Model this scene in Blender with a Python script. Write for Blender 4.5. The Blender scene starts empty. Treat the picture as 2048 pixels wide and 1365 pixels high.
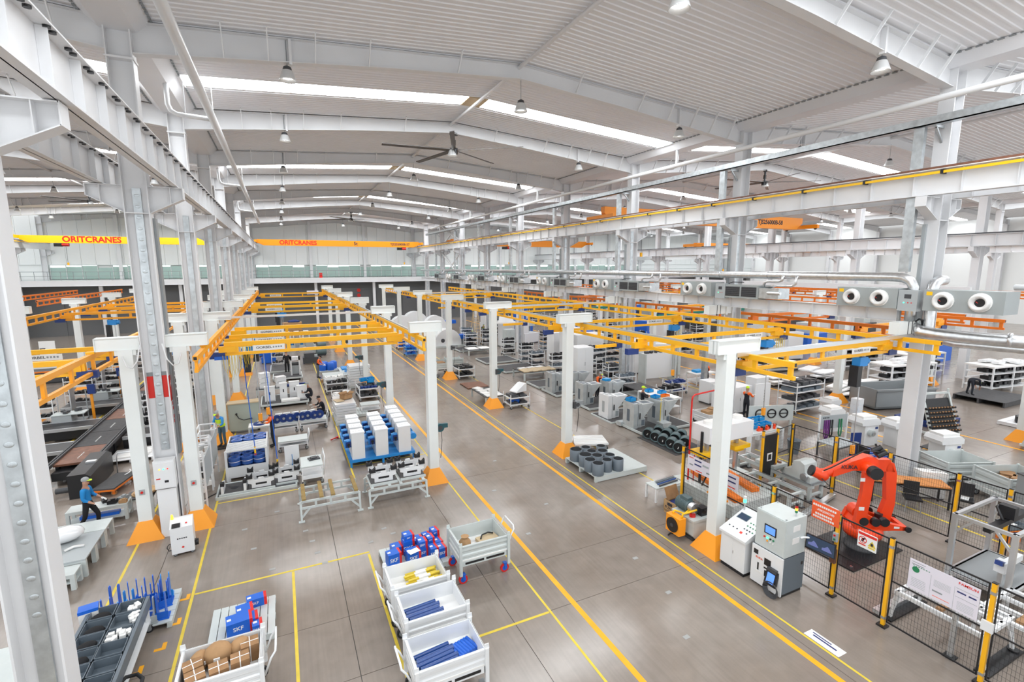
import bpy, bmesh, math, random
from mathutils import Vector, Matrix, Euler
random.seed(7)
S = bpy.context.scene
COL = S.collection
PI = math.pi

# ---------------------------------------------------------------- camera
YAW, PITCH, ROLL = math.radians(25.298), math.radians(8.636), math.radians(-0.1665)
_f = Vector((math.sin(YAW)*math.cos(PITCH), math.cos(YAW)*math.cos(PITCH), -math.sin(PITCH)))
_r = Vector((math.cos(YAW), -math.sin(YAW), 0)); _u = _r.cross(_f)
_c, _s = math.cos(ROLL), math.sin(ROLL)
_r2, _u2 = _c*_r+_s*_u, -_s*_r+_c*_u
cam = bpy.data.cameras.new('camera'); camo = bpy.data.objects.new('camera', cam); COL.objects.link(camo)
M = Matrix((_r2, _u2, -_f)).transposed().to_4x4(); M.translation = (0, 0, 8)
camo.matrix_world = M
cam.sensor_width = 36; cam.lens = 17.1166; cam.clip_end = 400; cam.clip_start = 0.05
S.camera = camo
# ---------------------------------------------------------------- world and exposure
W = bpy.data.worlds.new('sky'); S.world = W; W.use_nodes = True
bg = W.node_tree.nodes['Background']; bg.inputs[0].default_value = (0.93, 0.97, 1.0, 1); bg.inputs[1].default_value = 1.1
S.view_settings.view_transform = 'Standard'; S.view_settings.look = 'None'
S.view_settings.exposure = 0.36; S.view_settings.gamma = 1
S.view_settings.use_curve_mapping = False
SKY_STRENGTH = 15.0      # daylight through the roof panes
LAMP_STRENGTH = 6.0
S.cycles.max_bounces = 5; S.cycles.diffuse_bounces = 3; S.cycles.glossy_bounces = 2; S.cycles.transmission_bounces = 2
S.cycles.use_adaptive_sampling = True; S.cycles.adaptive_threshold = .06; S.cycles.adaptive_min_samples = 16
S.cycles.caustics_reflective = False; S.cycles.caustics_refractive = False
S.cycles.sample_clamp_indirect = 6

# ---------------------------------------------------------------- materials
MATS = {}
def mat(name, col, rough=.5, metal=0., emit=0., noise=0., nscale=3., alpha=1., spec=.5, coat=0., dark=None):
    m = bpy.data.materials.new(name); m.use_nodes = True
    nt = m.node_tree; b = nt.nodes['Principled BSDF']
    c = (*col, 1)
    b.inputs['Base Color'].default_value = c
    b.inputs['Roughness'].default_value = rough; b.inputs['Metallic'].default_value = metal
    b.inputs['Specular IOR Level'].default_value = spec
    if coat: b.inputs['Coat Weight'].default_value = coat; b.inputs['Coat Roughness'].default_value = .15
    if emit:
        b.inputs['Emission Color'].default_value = c; b.inputs['Emission Strength'].default_value = emit
    if noise:
        tc = nt.nodes.new('ShaderNodeTexCoord'); n = nt.nodes.new('ShaderNodeTexNoise')
        n.inputs['Scale'].default_value = nscale; n.inputs['Detail'].default_value = 4
        r = nt.nodes.new('ShaderNodeValToRGB')
        d = dark or tuple(v*(1-noise) for v in col)
        r.color_ramp.elements[0].color = (*d, 1); r.color_ramp.elements[1].color = (*[min(1, v*(1+noise*.4)) for v in col], 1)
        r.color_ramp.elements[0].position = .3; r.color_ramp.elements[1].position = .7
        nt.links.new(tc.outputs['Object'], n.inputs['Vector']); nt.links.new(n.outputs['Fac'], r.inputs['Fac'])
        nt.links.new(r.outputs['Color'], b.inputs['Base Color'])
    if alpha < 1:
        b.inputs['Alpha'].default_value = alpha
    MATS[name] = m
    return m
mat('white', (.79, .79, .80), .45, noise=.05, nscale=.7)
mat('post', (.84, .87, .855), .35, noise=.04, nscale=1)
mat('wpaint', (.83, .84, .85), .35)
mat('greywhite', (.60, .645, .635), .4, noise=.06)
mat('roof', (.85, .85, .87), .45, noise=.04, nscale=.4)
mat('yellow', (1.0, .50, .012), .4)
mat('amber', (.97, .39, .012), .4)
mat('dorange', (.85, .20, .012), .45)
mat('orange', (1.0, .37, .02), .45)
mat('cranew', (1.0, .58, .01), .4)
mat('craneo', (.93, .30, .01), .4)
mat('lineyellow', (.78, .58, .05), .5, noise=.12, nscale=4)
mat('lineorange', (.95, .43, .01), .5, noise=.12, nscale=4)
mat('robot', (.92, .062, .006), .35, coat=.2)
mat('red', (.70, .02, .015), .4)
mat('black', (.012, .012, .014), .4)
mat('rubber', (.02, .02, .022), .7)
mat('darkgrey', (.06, .062, .068), .5)
mat('floortag', (.36, .36, .35), .6)
mat('matgrey', (.075, .073, .075), .75, noise=.2, nscale=6)
mat('grey', (.28, .30, .31), .45)
mat('midgrey', (.42, .45, .46), .45)
mat('boxgrey', (.36, .39, .39), .4)
mat('steel', (.62, .64, .66), .32, 1.)
mat('galv', (.62, .66, .68), .38, .85, noise=.22, nscale=5)
mat('silver', (.62, .66, .67), .30, .45, noise=.15, nscale=3)
mat('alu', (.72, .74, .76), .35, .9)
mat('foil', (.80, .81, .82), .28, .9, noise=.15, nscale=8)
mat('blue', (.012, .13, .62), .4)
mat('dblue', (.012, .04, .20), .4)
mat('lblue', (.02, .27, .70), .4)
mat('bin', (.01, .30, .68), .4)
mat('wrapblue', (.03, .11, .42), .22, coat=.5)
mat('tubeblue', (.012, .065, .27), .22, coat=.5)
mat('pipegrey', (.13, .16, .19), .4)
mat('motor', (.09, .14, .15), .4)
mat('teal', (.02, .09, .11), .5)
mat('green', (.02, .22, .09), .5)
mat('cabgreen', (.42, .47, .41), .5)
mat('brown', (.37, .20, .09), .75, noise=.25, nscale=5)
mat('kraft', (.46, .27, .13), .8, noise=.12, nscale=6)
mat('wood', (.52, .33, .16), .7, noise=.2, nscale=8)
mat('padwood', (.33, .22, .07), .7, noise=.2, nscale=9)
mat('desk', (.62, .24, .06), .5)
mat('plyb', (.62, .48, .30), .6, noise=.1)
mat('copper', (.22, .09, .05), .5, noise=.4, nscale=5)
mat('paper', (.85, .84, .82), .6)
mat('lilac', (.80, .76, .84), .5)
mat('purple', (.16, .02, .20), .6)
mat('ink', (.03, .03, .04), .6)
mat('navyink', (.03, .04, .16), .6)
mat('signred', (.75, .03, .02), .5)
mat('signorange', (.90, .12, .03), .45)
mat('screen', (.03, .05, .09), .15, emit=.25)
mat('screenwave', (.12, .14, .32), .2, emit=.4)
mat('screenblue', (.10, .25, .75), .2, emit=.7)
mat('lampgreen', (.05, .9, .35), .3, emit=3.)
mat('lampred', (.9, .03, .02), .3, emit=1.)
mat('lampamber', (1., .35, .03), .3, emit=2.5)
mat('daylight', (.93, .97, 1), .5, emit=SKY_STRENGTH)
mat('lampglow', (1, .98, .95), .5, emit=LAMP_STRENGTH)
mat('shade', (.72, .73, .73), .35, .4)
mat('skin', (.50, .27, .18), .55)
mat('navy', (.012, .014, .022), .8)
mat('shirtorange', (.95, .14, .015), .8)
mat('shirtblue', (.01, .22, .55), .8)
mat('jeans', (.06, .12, .17), .85)
mat('trgrey', (.16, .17, .18), .85)
mat('black_cloth', (.01, .01, .012), .9)
mat('hivis', (.62, .90, .03), .7)
mat('capgrey', (.35, .36, .37), .8)
mat('hair', (.012, .01, .009), .7)
mat('eye', (.01, .01, .01), .3)
mat('wallwhite', (.90, .91, .90), .5)
mat('doorgrey', (.16, .165, .17), .6)
mat('gglass', (.38, .53, .48), .12, spec=.8, coat=.4)
mat('winlight', (.86, .96, .93), .3, emit=2.2)
mat('teal_beam', (.01, .22, .16), .5)
mat('plastic', (.86, .87, .88), .15, coat=.8)
mat('fanblade', (.11, .10, .095), .35, .5)

def tint_floor():
    m = bpy.data.materials.new('floor_epoxy'); m.use_nodes = True; nt = m.node_tree; b = nt.nodes['Principled BSDF']
    tc = nt.nodes.new('ShaderNodeTexCoord')
    def N(scale, det=5, dist=0.):
        n = nt.nodes.new('ShaderNodeTexNoise'); n.inputs['Scale'].default_value = scale; n.inputs['Detail'].default_value = det
        n.inputs['Distortion'].default_value = dist
        nt.links.new(tc.outputs['Object'], n.inputs['Vector']); return n
    n1, n2, n3 = N(.35, 6, .6), N(2.2, 8, .4), N(.9, 3)
    mp = nt.nodes.new('ShaderNodeMapping'); mp.inputs['Scale'].default_value = (9, .25, 1)
    n4 = nt.nodes.new('ShaderNodeTexNoise'); n4.inputs['Scale'].default_value = 1.5; n4.inputs['Detail'].default_value = 6
    nt.links.new(tc.outputs['Object'], mp.inputs['Vector']); nt.links.new(mp.outputs['Vector'], n4.inputs['Vector'])
    r = nt.nodes.new('ShaderNodeValToRGB'); e = r.color_ramp.elements
    e[0].position, e[0].color = .25, (.190, .155, .128, 1); e[1].position, e[1].color = .75, (.325, .276, .236, 1)
    mx = nt.nodes.new('ShaderNodeMix'); mx.inputs[0].default_value = .45
    nt.links.new(n1.outputs['Fac'], mx.inputs[2]); nt.links.new(n2.outputs['Fac'], mx.inputs[3])
    mx2 = nt.nodes.new('ShaderNodeMix'); mx2.inputs[0].default_value = .25
    nt.links.new(mx.outputs[0], mx2.inputs[2]); nt.links.new(n4.outputs['Fac'], mx2.inputs[3])
    nt.links.new(mx2.outputs[0], r.inputs['Fac']); nt.links.new(r.outputs['Color'], b.inputs['Base Color'])
    rr = nt.nodes.new('ShaderNodeMapRange'); rr.inputs[3].default_value = .12; rr.inputs[4].default_value = .28
    nt.links.new(n3.outputs['Fac'], rr.inputs[0]); nt.links.new(rr.outputs[0], b.inputs['Roughness'])
    bp = nt.nodes.new('ShaderNodeBump'); bp.inputs['Strength'].default_value = .05; bp.inputs['Distance'].default_value = .02
    nt.links.new(n2.outputs['Fac'], bp.inputs['Height']); nt.links.new(bp.outputs['Normal'], b.inputs['Normal'])
    b.inputs['Specular IOR Level'].default_value = .6
    MATS['floor'] = m
tint_floor()

# ---------------------------------------------------------------- mesh building
KIDS = {}
def setp(o, p):
    o.parent = p; KIDS.setdefault(p.name, []).append(o)
class MB:
    def __init__(s): s.v = []; s.f = []; s.mi = []; s.sm = []; s.cur = 0
    def m(s, i): s.cur = i; return s
    def add(s, vs, fs, smooth=False):
        b = len(s.v); s.v += [tuple(p) for p in vs]
        for f in fs: s.f.append([b+i for i in f]); s.mi.append(s.cur); s.sm.append(smooth)
        return s
    def box(s, x0, x1, y0, y1, z0, z1):
        return s.add([(x0,y0,z0),(x1,y0,z0),(x1,y1,z0),(x0,y1,z0),(x0,y0,z1),(x1,y0,z1),(x1,y1,z1),(x0,y1,z1)],
                     [(3,2,1,0),(4,5,6,7),(0,1,5,4),(1,2,6,5),(2,3,7,6),(3,0,4,7)])
    def cb(s, cx, cy, cz, sx, sy, sz, rz=0, rx=0, ry=0):
        R = Euler((rx, ry, rz)).to_matrix(); c = Vector((cx, cy, cz))
        vs = [c+R@Vector((a*sx/2, b*sy/2, d*sz/2)) for d in (-1,1) for a,b in ((-1,-1),(1,-1),(1,1),(-1,1))]
        return s.add(vs, [(3,2,1,0),(4,5,6,7),(0,1,5,4),(1,2,6,5),(2,3,7,6),(3,0,4,7)])
    def beam(s, p, q, w, h=None, up=(0,0,1)):
        p, q = Vector(p), Vector(q); h = h or w; d = (q-p).normalized(); u = Vector(up)
        if abs(d.dot(u)) > .98: u = Vector((1,0,0))
        a = d.cross(u).normalized(); b = a.cross(d)
        vs = [o+a*(i*w/2)+b*(j*h/2) for o in (p,q) for i,j in ((-1,-1),(1,-1),(1,1),(-1,1))]
        return s.add(vs, [(0,1,2,3),(7,6,5,4),(4,5,1,0),(5,6,2,1),(6,7,3,2),(7,4,0,3)])
    def cyl(s, p, q, r, r2=None, n=12, caps=True):
        p, q = Vector(p), Vector(q); r2 = r if r2 is None else r2; d = (q-p).normalized()
        u = Vector((0,0,1)) if abs(d.z) < .95 else Vector((1,0,0))
        a = d.cross(u).normalized(); b = a.cross(d)
        ring = [a*math.cos(2*PI*i/n)+b*math.sin(2*PI*i/n) for i in range(n)]
        A = [p+k*r for k in ring]; B = [q+k*r2 for k in ring]
        s.add(A+B, [(i,(i+1)%n,n+(i+1)%n,n+i) for i in range(n)][::1], True)
        if caps:
            s.add(A, [tuple(range(n))[::-1]]); s.add(B, [tuple(range(n))])
        return s
    def tube(s, pts, r, n=8):
        P = [Vector(p) for p in pts]; rings = []; prev = None
        for i, p in enumerate(P):
            d = (P[min(i+1,len(P)-1)]-P[max(i-1,0)]).normalized()
            if prev is None:
                u = Vector((0,0,1)) if abs(d.z) < .95 else Vector((1,0,0)); a = d.cross(u).normalized()
            else:
                a = (prev-d*prev.dot(d)).normalized()
            prev = a; b = d.cross(a)
            rings.append([p+(a*math.cos(2*PI*k/n)+b*math.sin(2*PI*k/n))*r for k in range(n)])
        vs = [q for R in rings for q in R]; m = len(P)
        fs = [(i*n+k, i*n+(k+1)%n, (i+1)*n+(k+1)%n, (i+1)*n+k) for i in range(m-1) for k in range(n)]
        fs += [tuple(range(n))[::-1], tuple(range((m-1)*n, m*n))]
        return s.add(vs, fs, True)
    def prism(s, poly, axis, a, b):
        def P(u, v, w): return {'x':(w,u,v), 'y':(u,w,v), 'z':(u,v,w)}[axis]
        n = len(poly); vs = [P(u,v,a) for u,v in poly]+[P(u,v,b) for u,v in poly]
        fs = [tuple(range(n))[::-1], tuple(range(n,2*n))]+[(i,(i+1)%n,n+(i+1)%n,n+i) for i in range(n)]
        return s.add(vs, fs)
    def lathe(s, prof, n=16, c=(0,0,0), close=True):
        vs = []; k = len(prof)
        for r, z in prof:
            vs += [(c[0]+r*math.cos(2*PI*i/n), c[1]+r*math.sin(2*PI*i/n), c[2]+z) for i in range(n)]
        fs = [(j*n+i, j*n+(i+1)%n, (j+1)*n+(i+1)%n, (j+1)*n+i) for j in range(k-1) for i in range(n)]
        s.add(vs, fs, True)
        if close:
            if prof[0][0] > 1e-4: s.add(vs[:n], [tuple(range(n))[::-1]])
            if prof[-1][0] > 1e-4: s.add(vs[-n:], [tuple(range(n))])
        return s
    def frustum(s, x0,x1,y0,y1,z0, X0,X1,Y0,Y1,z1):
        return s.add([(x0,y0,z0),(x1,y0,z0),(x1,y1,z0),(x0,y1,z0),(X0,Y0,z1),(X1,Y0,z1),(X1,Y1,z1),(X0,Y1,z1)],
                     [(3,2,1,0),(4,5,6,7),(0,1,5,4),(1,2,6,5),(2,3,7,6),(3,0,4,7)])
    def sphere(s, c, r, n=12, k=8, sc=(1,1,1)):
        vs = [(c[0],c[1],c[2]-r*sc[2])]
        for j in range(1,k):
            t = PI*j/k
            vs += [(c[0]+r*sc[0]*math.sin(t)*math.cos(2*PI*i/n), c[1]+r*sc[1]*math.sin(t)*math.sin(2*PI*i/n), c[2]-r*sc[2]*math.cos(t)) for i in range(n)]
        vs.append((c[0],c[1],c[2]+r*sc[2])); L = len(vs)-1
        fs = [(0,1+(i+1)%n,1+i) for i in range(n)]
        fs += [(1+j*n+i,1+j*n+(i+1)%n,1+(j+1)*n+(i+1)%n,1+(j+1)*n+i) for j in range(k-2) for i in range(n)]
        fs += [(1+(k-2)*n+i,1+(k-2)*n+(i+1)%n,L) for i in range(n)]
        return s.add(vs, fs, True)
    def mesh(s, name, mats):
        me = bpy.data.meshes.new(name); me.from_pydata(s.v, [], s.f)
        me.polygons.foreach_set('material_index', s.mi); me.polygons.foreach_set('use_smooth', s.sm)
        for k in (mats if isinstance(mats, (list, tuple)) else [mats]): me.materials.append(MATS[k])
        me.update(); return me
    def build(s, name, mats, parent=None, loc=(0,0,0), rz=0):
        o = bpy.data.objects.new(name, s.mesh(name, mats)); COL.objects.link(o)
        o.location = loc; o.rotation_euler.z = rz
        if parent: setp(o, parent)
        return o
def inst(name, me, parent=None, loc=(0,0,0), rz=0, sc=None):
    o = bpy.data.objects.new(name, me); COL.objects.link(o); o.location = loc; o.rotation_euler.z = rz
    if sc: o.scale = sc
    if parent: setp(o, parent)
    return o
def tag(o, label, cat=None, group=None, kind=None):
    o['label'] = label
    if cat: o['category'] = cat
    if group: o['group'] = group
    if kind: o['kind'] = kind
    return o
def thing(name, label, cat, loc=(0,0,0), rz=0, group=None, kind=None):
    o = bpy.data.objects.new(name, None); COL.objects.link(o); o.location = loc; o.rotation_euler.z = rz
    o.empty_display_size = .1
    return tag(o, label, cat, group, kind)
def struct(name, mb, mats, label=None, parent=None):
    o = mb.build(name, mats, parent)
    if not parent: o['kind'] = 'structure'
    if label: o['label'] = label
    return o
def sroot(name, label, loc=(0,0,0)):
    o = bpy.data.objects.new(name, None); COL.objects.link(o); o.location = loc
    o['kind'] = 'structure'; o['label'] = label
    return o
def dup(root, loc, rz=0, label=None, group=None):
    r = root.copy(); COL.objects.link(r); r.location = loc; r.rotation_euler = (0,0,rz)
    if label: r['label'] = label
    if group: r['group'] = group
    for ch in kids(root):
        c = ch.copy(); COL.objects.link(c); setp(c, r)
        for g in kids(ch):
            d = g.copy(); COL.objects.link(d); setp(d, c)
    return r
def kids(o):
    return list(KIDS.get(o.name, ()))
ORD = ['nearest','second','third','fourth','fifth','sixth','seventh','eighth','ninth','tenth','eleventh','twelfth']
def text(s, size, matname, parent, loc, rot, name='lettering', extrude=.002, align='CENTER', sx=1., bold=.012):
    c = bpy.data.curves.new(name, 'FONT'); c.body = s; c.size = size; c.extrude = extrude; c.align_x = align; c.align_y = 'CENTER'
    c.resolution_u = 3; c.offset = size*bold
    q = bpy.data.objects.new('tmp', c); me = bpy.data.meshes.new_from_object(q); me.name = name
    bpy.data.objects.remove(q); me.materials.clear(); me.materials.append(MATS[matname])
    o = bpy.data.objects.new(name, me); COL.objects.link(o); o.location = loc; o.rotation_euler = rot; o.scale = (sx,1,1)
    if parent: setp(o, parent)
    return o
# ================================================================ STRUCTURE
FR = [9.17+8*i for i in range(10)]              # frame lines along the hall
ROWS = [-26.6, -3.45, 20.3, 43.9, 67.7, 91.5]   # column rows
XR = 8.5
def ridge(i): return (ROWS[i]+ROWS[i+1])/2
SLOPE = .07; ZR = 15.38
Y0, Y1 = 1.2, 81.3
# floor: slabs with open saw-cut joints over a dark base
flo = sroot('floor', 'grey-brown polished epoxy factory floor')
MB().box(-50, 92, -6, 82, -.3, -.03).build('floor_base', 'darkgrey', flo)
jx = [-50, -40, -32, -26, -20.6, -14.6, -8.6, -3.4, .93, 4.3, 9.6, 14.3, 20.3, 26, 32, 38, 44, 52, 60, 68, 80, 92]
jy = [-6, 3.2, 9.0, 10.85, 16.8, 24.9, 32.9, 40.9, 48.9, 56.9, 64.9, 72.9, 82]
for a, b in zip(jx, jx[1:]):
    for c, d in zip(jy, jy[1:]):
        MB().box(a+.006, b-.006, c+.006, d-.006, -.04, 0).build('floor_slab', 'floor', flo)
def line(x0, x1, y0, y1, m='lineyellow', n='floor_line'):
    MB().box(x0, x1, y0, y1, 0, .003).build(n, m, flo)
def yl(x, y0, y1, w=.065, m='lineyellow'): line(x-w/2, x+w/2, y0, y1, m)
def xl(y, x0, x1, w=.065, m='lineyellow'): line(x0, x1, y-w/2, y+w/2, m)
yl(-2.47, 2, 66); yl(-4.27, 2, 66); yl(-.2, 2, 13.25); yl(1.75, 2, 13.2); yl(2.08, 18.4, 66); yl(5.22, 2, 72, .055)
yl(5.87, 2, 72, .135, 'lineorange'); yl(9.36, 2, 72, .135, 'lineorange'); yl(9.86, 2, 72, .055); yl(12.25, 12, 60, .06)
xl(13.3, -2.43, 1.78); xl(18.5, -2.43, 2.04); xl(19.83, 2.12, 5.18, .06); xl(8.97, 1.8, 5.18)
yl(18.5, 2, 14, .08); yl(19.6, 2, 9, .06); yl(24.5, 4, 40, .08); yl(25.3, 4, 70, .15, 'lineorange'); yl(28.9, 4, 70, .15, 'lineorange')
yl(-13.2, 6, 70, .12, 'lineorange'); xl(13.0, 18.5, 24, .06); yl(-9.3, 24, 70, .12)
for x, y, a in ((-2.55, 13.2, 0), (-2.6, 12.3, 1), (-2.75, 11.55, 1), (-3.05, 11.0, 1)):
    MB().prism([(x-.18, y-.05), (x+.03, y-.05), (x+.03, y+.18), (x-.05, y+.18), (x-.05, y+.03), (x-.18, y+.03)], 'z', 0, .004).build('corner_mark', 'lineorange', flo)
MB().cb(10.05, 5.6, .004, .28, .75, .004).build('floor_notice', 'paper', flo)
MB().cb(10.05, 5.6, .0075, .04, .5, .002).cb(10.12, 5.7, .0075, .03, .4, .002).build('notice_text', 'navyink', flo)
inspection = MB().box(-.075, .075, -.05, .05, 0, .004).mesh('floor_tag', 'floortag')
for x, y in ((.2,15.3),(.35,14.6),(.45,13.9),(.6,13.3),(2.4,14.4),(2.6,14.0),(1.9,13.8),(-.7,13.6),(-1.5,16.2),(-.6,17.0),(-1.2,14.9),(6.5,15.3),(7.6,17.8),(7.7,13.6),(6.3,12.2),(8.4,9.8),(8.2,8.3),(7.5,7.0),(6.9,5.4),(3.2,17.6),(4.6,18.2),(3.6,18.6)):
    inst('floor_tag', inspection, flo, (x, y, 0), .05)

# ---------------------------------------------------------------- roof
ceil = sroot('ceiling', 'white ribbed steel roof with skylight strips')
def roof_sheet(i, side, ya, yb):
    x0, x1 = ROWS[i], ROWS[i+1]; xr = ridge(i)
    xa, xb = (x0, xr) if side < 0 else (xr, x1)
    za, zb = ZR-SLOPE*abs(xa-xr), ZR-SLOPE*abs(xb-xr)
    P = []; y = ya; p = .25
    while y < yb-1e-6:
        for dy, dz in ((0, 0), (.15, 0), (.17, -.026), (.23, -.026)):
            if y+dy < yb: P.append((y+dy, dz))
        y += p
    P.append((yb, 0))
    vs = [(xa, q, za+dz) for q, dz in P]+[(xb, q, zb+dz) for q, dz in P]; n = len(P)
    MB().add(vs, [(j, j+1, n+j+1, n+j) for j in range(n-1)]).build('roof_sheet', 'roof', ceil)
SKY = [(5.2, 6.4), (21.15, 22.3), (37.2, 38.5), (53.2, 54.6), (69.2, 70.6)]  # unseen first strip, added at the same spacing to brighten the near ceiling
for i in range(5):
    cuts = [Y0]; 
    for k, (a, b) in enumerate(SKY): cuts += [a, b]
    cuts.append(Y1)
    for side in (-1, 1):
        for k in range(0, len(cuts), 2):
            a, b = cuts[k], cuts[k+1]; ys = [a]+[f for f in FR if a+.5 < f < b-.5]+[b]
            for c, d in zip(ys, ys[1:]): roof_sheet(i, side, c, d)
        xr = ridge(i); half = (ROWS[i+1]-ROWS[i])/2
        for (a, b) in SKY:
            n = 6; L = half-1.25
            MB().box(*sorted((xr, xr+side*.45)), a, b, ZR-.06, ZR).build('roof_filler', 'plyb' if i == 1 else 'roof', ceil)
            MB().box(*sorted((xr+side*(.45+L), xr+side*half)), a, b, ZR-SLOPE*half-.02, ZR-SLOPE*half+.05).build('roof_filler', 'roof', ceil)
            for j in range(n):
                u0, u1 = .45+L*j/n+.02, .45+L*(j+1)/n-.02
                xa, xb = xr+side*u0, xr+side*u1
                MB().add([(xa, a, ZR-SLOPE*u0), (xb, a, ZR-SLOPE*u1), (xb, b, ZR-SLOPE*u1), (xa, b, ZR-SLOPE*u0)], [(0,1,2,3)] if side < 0 else [(0,1,2,3)]).build('skylight_pane', 'daylight', ceil)
    MB().cyl((ridge(i), Y0, ZR-.17), (ridge(i), Y1, ZR-.17), .07, n=8).build('ridge_tie', 'white', ceil)
# valley gutters and their rain pipes
for x in ROWS[1:5]:
    g = MB(); zt = ZR-SLOPE*11.7
    g.add([(x-.75,Y0,zt+.03),(x-.4,Y0,zt-.3),(x+.4,Y0,zt-.3),(x+.75,Y0,zt+.03),(x-.75,Y1,zt+.03),(x-.4,Y1,zt-.3),(x+.4,Y1,zt-.3),(x+.75,Y1,zt+.03)],
          [(0,1,5,4),(1,2,6,5),(2,3,7,6)]).build('valley_gutter', 'roof', ceil)
    if x in (ROWS[1], ROWS[2]):
        q = MB()
        for k in range(int((66-Y0)/.25)):
            y = Y0+.25*k+.02
            for s in (-1, 1): q.box(x+s*.78-.03, x+s*.78+.03, y, y+.15, zt-.02, zt+.012)
        o = q.build('sheet_end_gaps', 'grey', ceil); o['kind'] = 'stuff'
# ---------------------------------------------------------------- rafters
def rafter(i, f):
    xr = ridge(i); x0, x1 = ROWS[i]+.28, ROWS[i+1]-.28
    r = sroot('rafter', 'white welded roof rafter with upright stiffeners', (0, f, 0))
    m = MB()
    def zt(x): return ZR-.09-SLOPE*abs(x-xr)
    def zb(x):
        h = abs(x-xr)/(xr-x0); return zt(x)-(.47+.29*max(0, (h-.25)/.75))
    xs = [x0, x0+3.2, (x0+xr)/2+1.2, xr, (x1+xr)/2-1.2, x1-3.2, x1]
    for a, b in zip(xs, xs[1:]):
        m.prism([(a, zb(a)), (b, zb(b)), (b, zt(b)), (a, zt(a))], 'y', -.008, .008)
        m.prism([(a, zb(a)-.02), (b, zb(b)-.02), (b, zb(b)), (a, zb(a))], 'y', -.15, .15)
        m.prism([(a, zt(a)), (b, zt(b)), (b, zt(b)+.02), (a, zt(a)+.02)], 'y', -.15, .15)
    m.build('rafter_beam', 'white', r)
    if i < 4:
        us = [1.0, 2.15, 3.3, 4.6, 6.2, 9.2]
        for s in (-1, 1):
            for u in us:
                x = xr+s*((xr-x0)-u)
                MB().beam((x, -.13, zb(x)), (x, -.62, zt(x)+.06), .03, .09, (0, 0, 1)).build('fly_brace', 'wpaint', r)
            x = xr+s*((xr-x0)-3.9)
            MB().box(x-.04, x+.04, -.17, -.01, zb(x)-.08, zt(x)).build('splice_plate', 'white', r)
for i in range(5):
    for f in FR:
        if i >= 3 and f < 17: continue
        rafter(i, f)
# ---------------------------------------------------------------- columns
def column(ri, k, f):
    x = ROWS[ri]; z2 = 14.35
    names = {1: 'wall side of the blue-coil work area', 2: 'machine side of the aisle'}
    c = sroot('steel_column', 'white H-section steel column with crane brackets', (x-(.22 if ri == 1 and k == 0 else 0), f, 0))
    MB().box(-.28, .28, -.01, .01, 0, z2).build('web', 'white', c)
    for s in (-1, 1):
        MB().box(s*.28-.015, s*.28+.015, -.22, .22, 0, z2).build('flange', 'white', c)
    MB().box(-.32, .32, -.25, .25, 13.5, 13.55).box(-.3, .3, -.2, .2, 9.5, 9.53).build('cap_plate', 'white', c)
    zt = 10.26 if ri < 3 else 9.3
    for s in (-1, 1):
        if (ri == 0 and s < 0) or ri == 5: continue
        m = MB(); a, b = s*.295, s*1.1
        m.prism([(a, zt-.72), (b, zt-.3), (b, zt), (a, zt)], 'y', -.01, .01)
        m.prism([(a, zt-.02), (b, zt-.02), (b, zt), (a, zt)], 'y', -.16, .16)
        m.prism([(a, zt-.74), (b, zt-.32), (b, zt-.3), (a, zt-.72)], 'y', -.16, .16)
        m.prism([(b-.01, zt-.32), (b+.01, zt-.32), (b+.01, zt), (b-.01, zt)], 'y', -.16, .16)
        m.box(s*.8-.008, s*.8+.008, -.15, .15, zt-.47, zt-.01)
        m.build('crane_bracket', 'white', c)
    if ri in (1, 2):
        t = MB().box(-.1, .1, -.05, -.01, 2.6 if k == 1 else 0.02, 10.2).build('cable_tray', 'galv', c)
        if k < 2 and ri == 1:
            em = MB().sphere((0,0,0), 1, 12, 8).mesh('tray_emboss', 'galv')
            for j in range(25):
                zz = 2.8+j*.3
                e = inst('tray_emboss', em, t, (0, -.05, zz)); e.scale = (.06, .009, .045)
        s = 1 if ri == 1 else -1
        if ri == 1 and k == 1: MB().box(*sorted((s*.30, s*.36)), .02, .30, 2.4, 9.4).build('cable_duct', 'grey', c)
        if ri == 2 and k < 4: MB().box(-.40, -.30, .1, .2, 5.9, 9.4).build('cable_duct', 'midgrey', c)
    return c
cols = {}
for ri in range(6):
    for k, f in enumerate(FR):
        if ri >= 3 and f < 10: continue
        cols[ri, k] = column(ri, k, f)
c = cols[1, 1]
for xa, xb in ((-.265, -.1), (.1, .265)):
    MB().box(xa, xb, -.014, -.0105, 4.2, 4.86).build('red_panel', 'signred', c)
MB().box(-.26, .26, -.0135, -.0101, 4.86, 4.98).build('grey_band', 'grey', c)
MB().box(.2951, .299, -.2, .18, 4.1, 4.86).build('red_panel', 'signred', c)
text('A', .26, 'paper', c, (.3, 0, 4.6), (PI/2, 0, PI/2))
for z in (4.1, 3.95, 3.8, 3.55, 3.4): MB().box(.2952, .299, -.05, .06, z, z+.1).build('small_print', 'signred', c)
# bracing between the far columns of the right row
br = MB()
for (a, b) in ((57.2, 65.1),):
    x = ROWS[2]
    for z0, z1 in ((6.5, 10), (10.9, 13.6)):
        br.beam((x-.15, a, z0), (x-.15, b, z1), .12).beam((x+.15, a, z0), (x+.15, b, z1), .12).beam((x, b, z0), (x, a, z1), .12)
        for j in range(1, 8):
            t = j/8; br.beam((x-.15, a+(b-a)*t, z0+(z1-z0)*t), (x+.15, a+(b-a)*t, z0+(z1-z0)*t), .05)
struct('column_bracing', br, 'white', 'white laced cross bracing between far columns')
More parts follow.
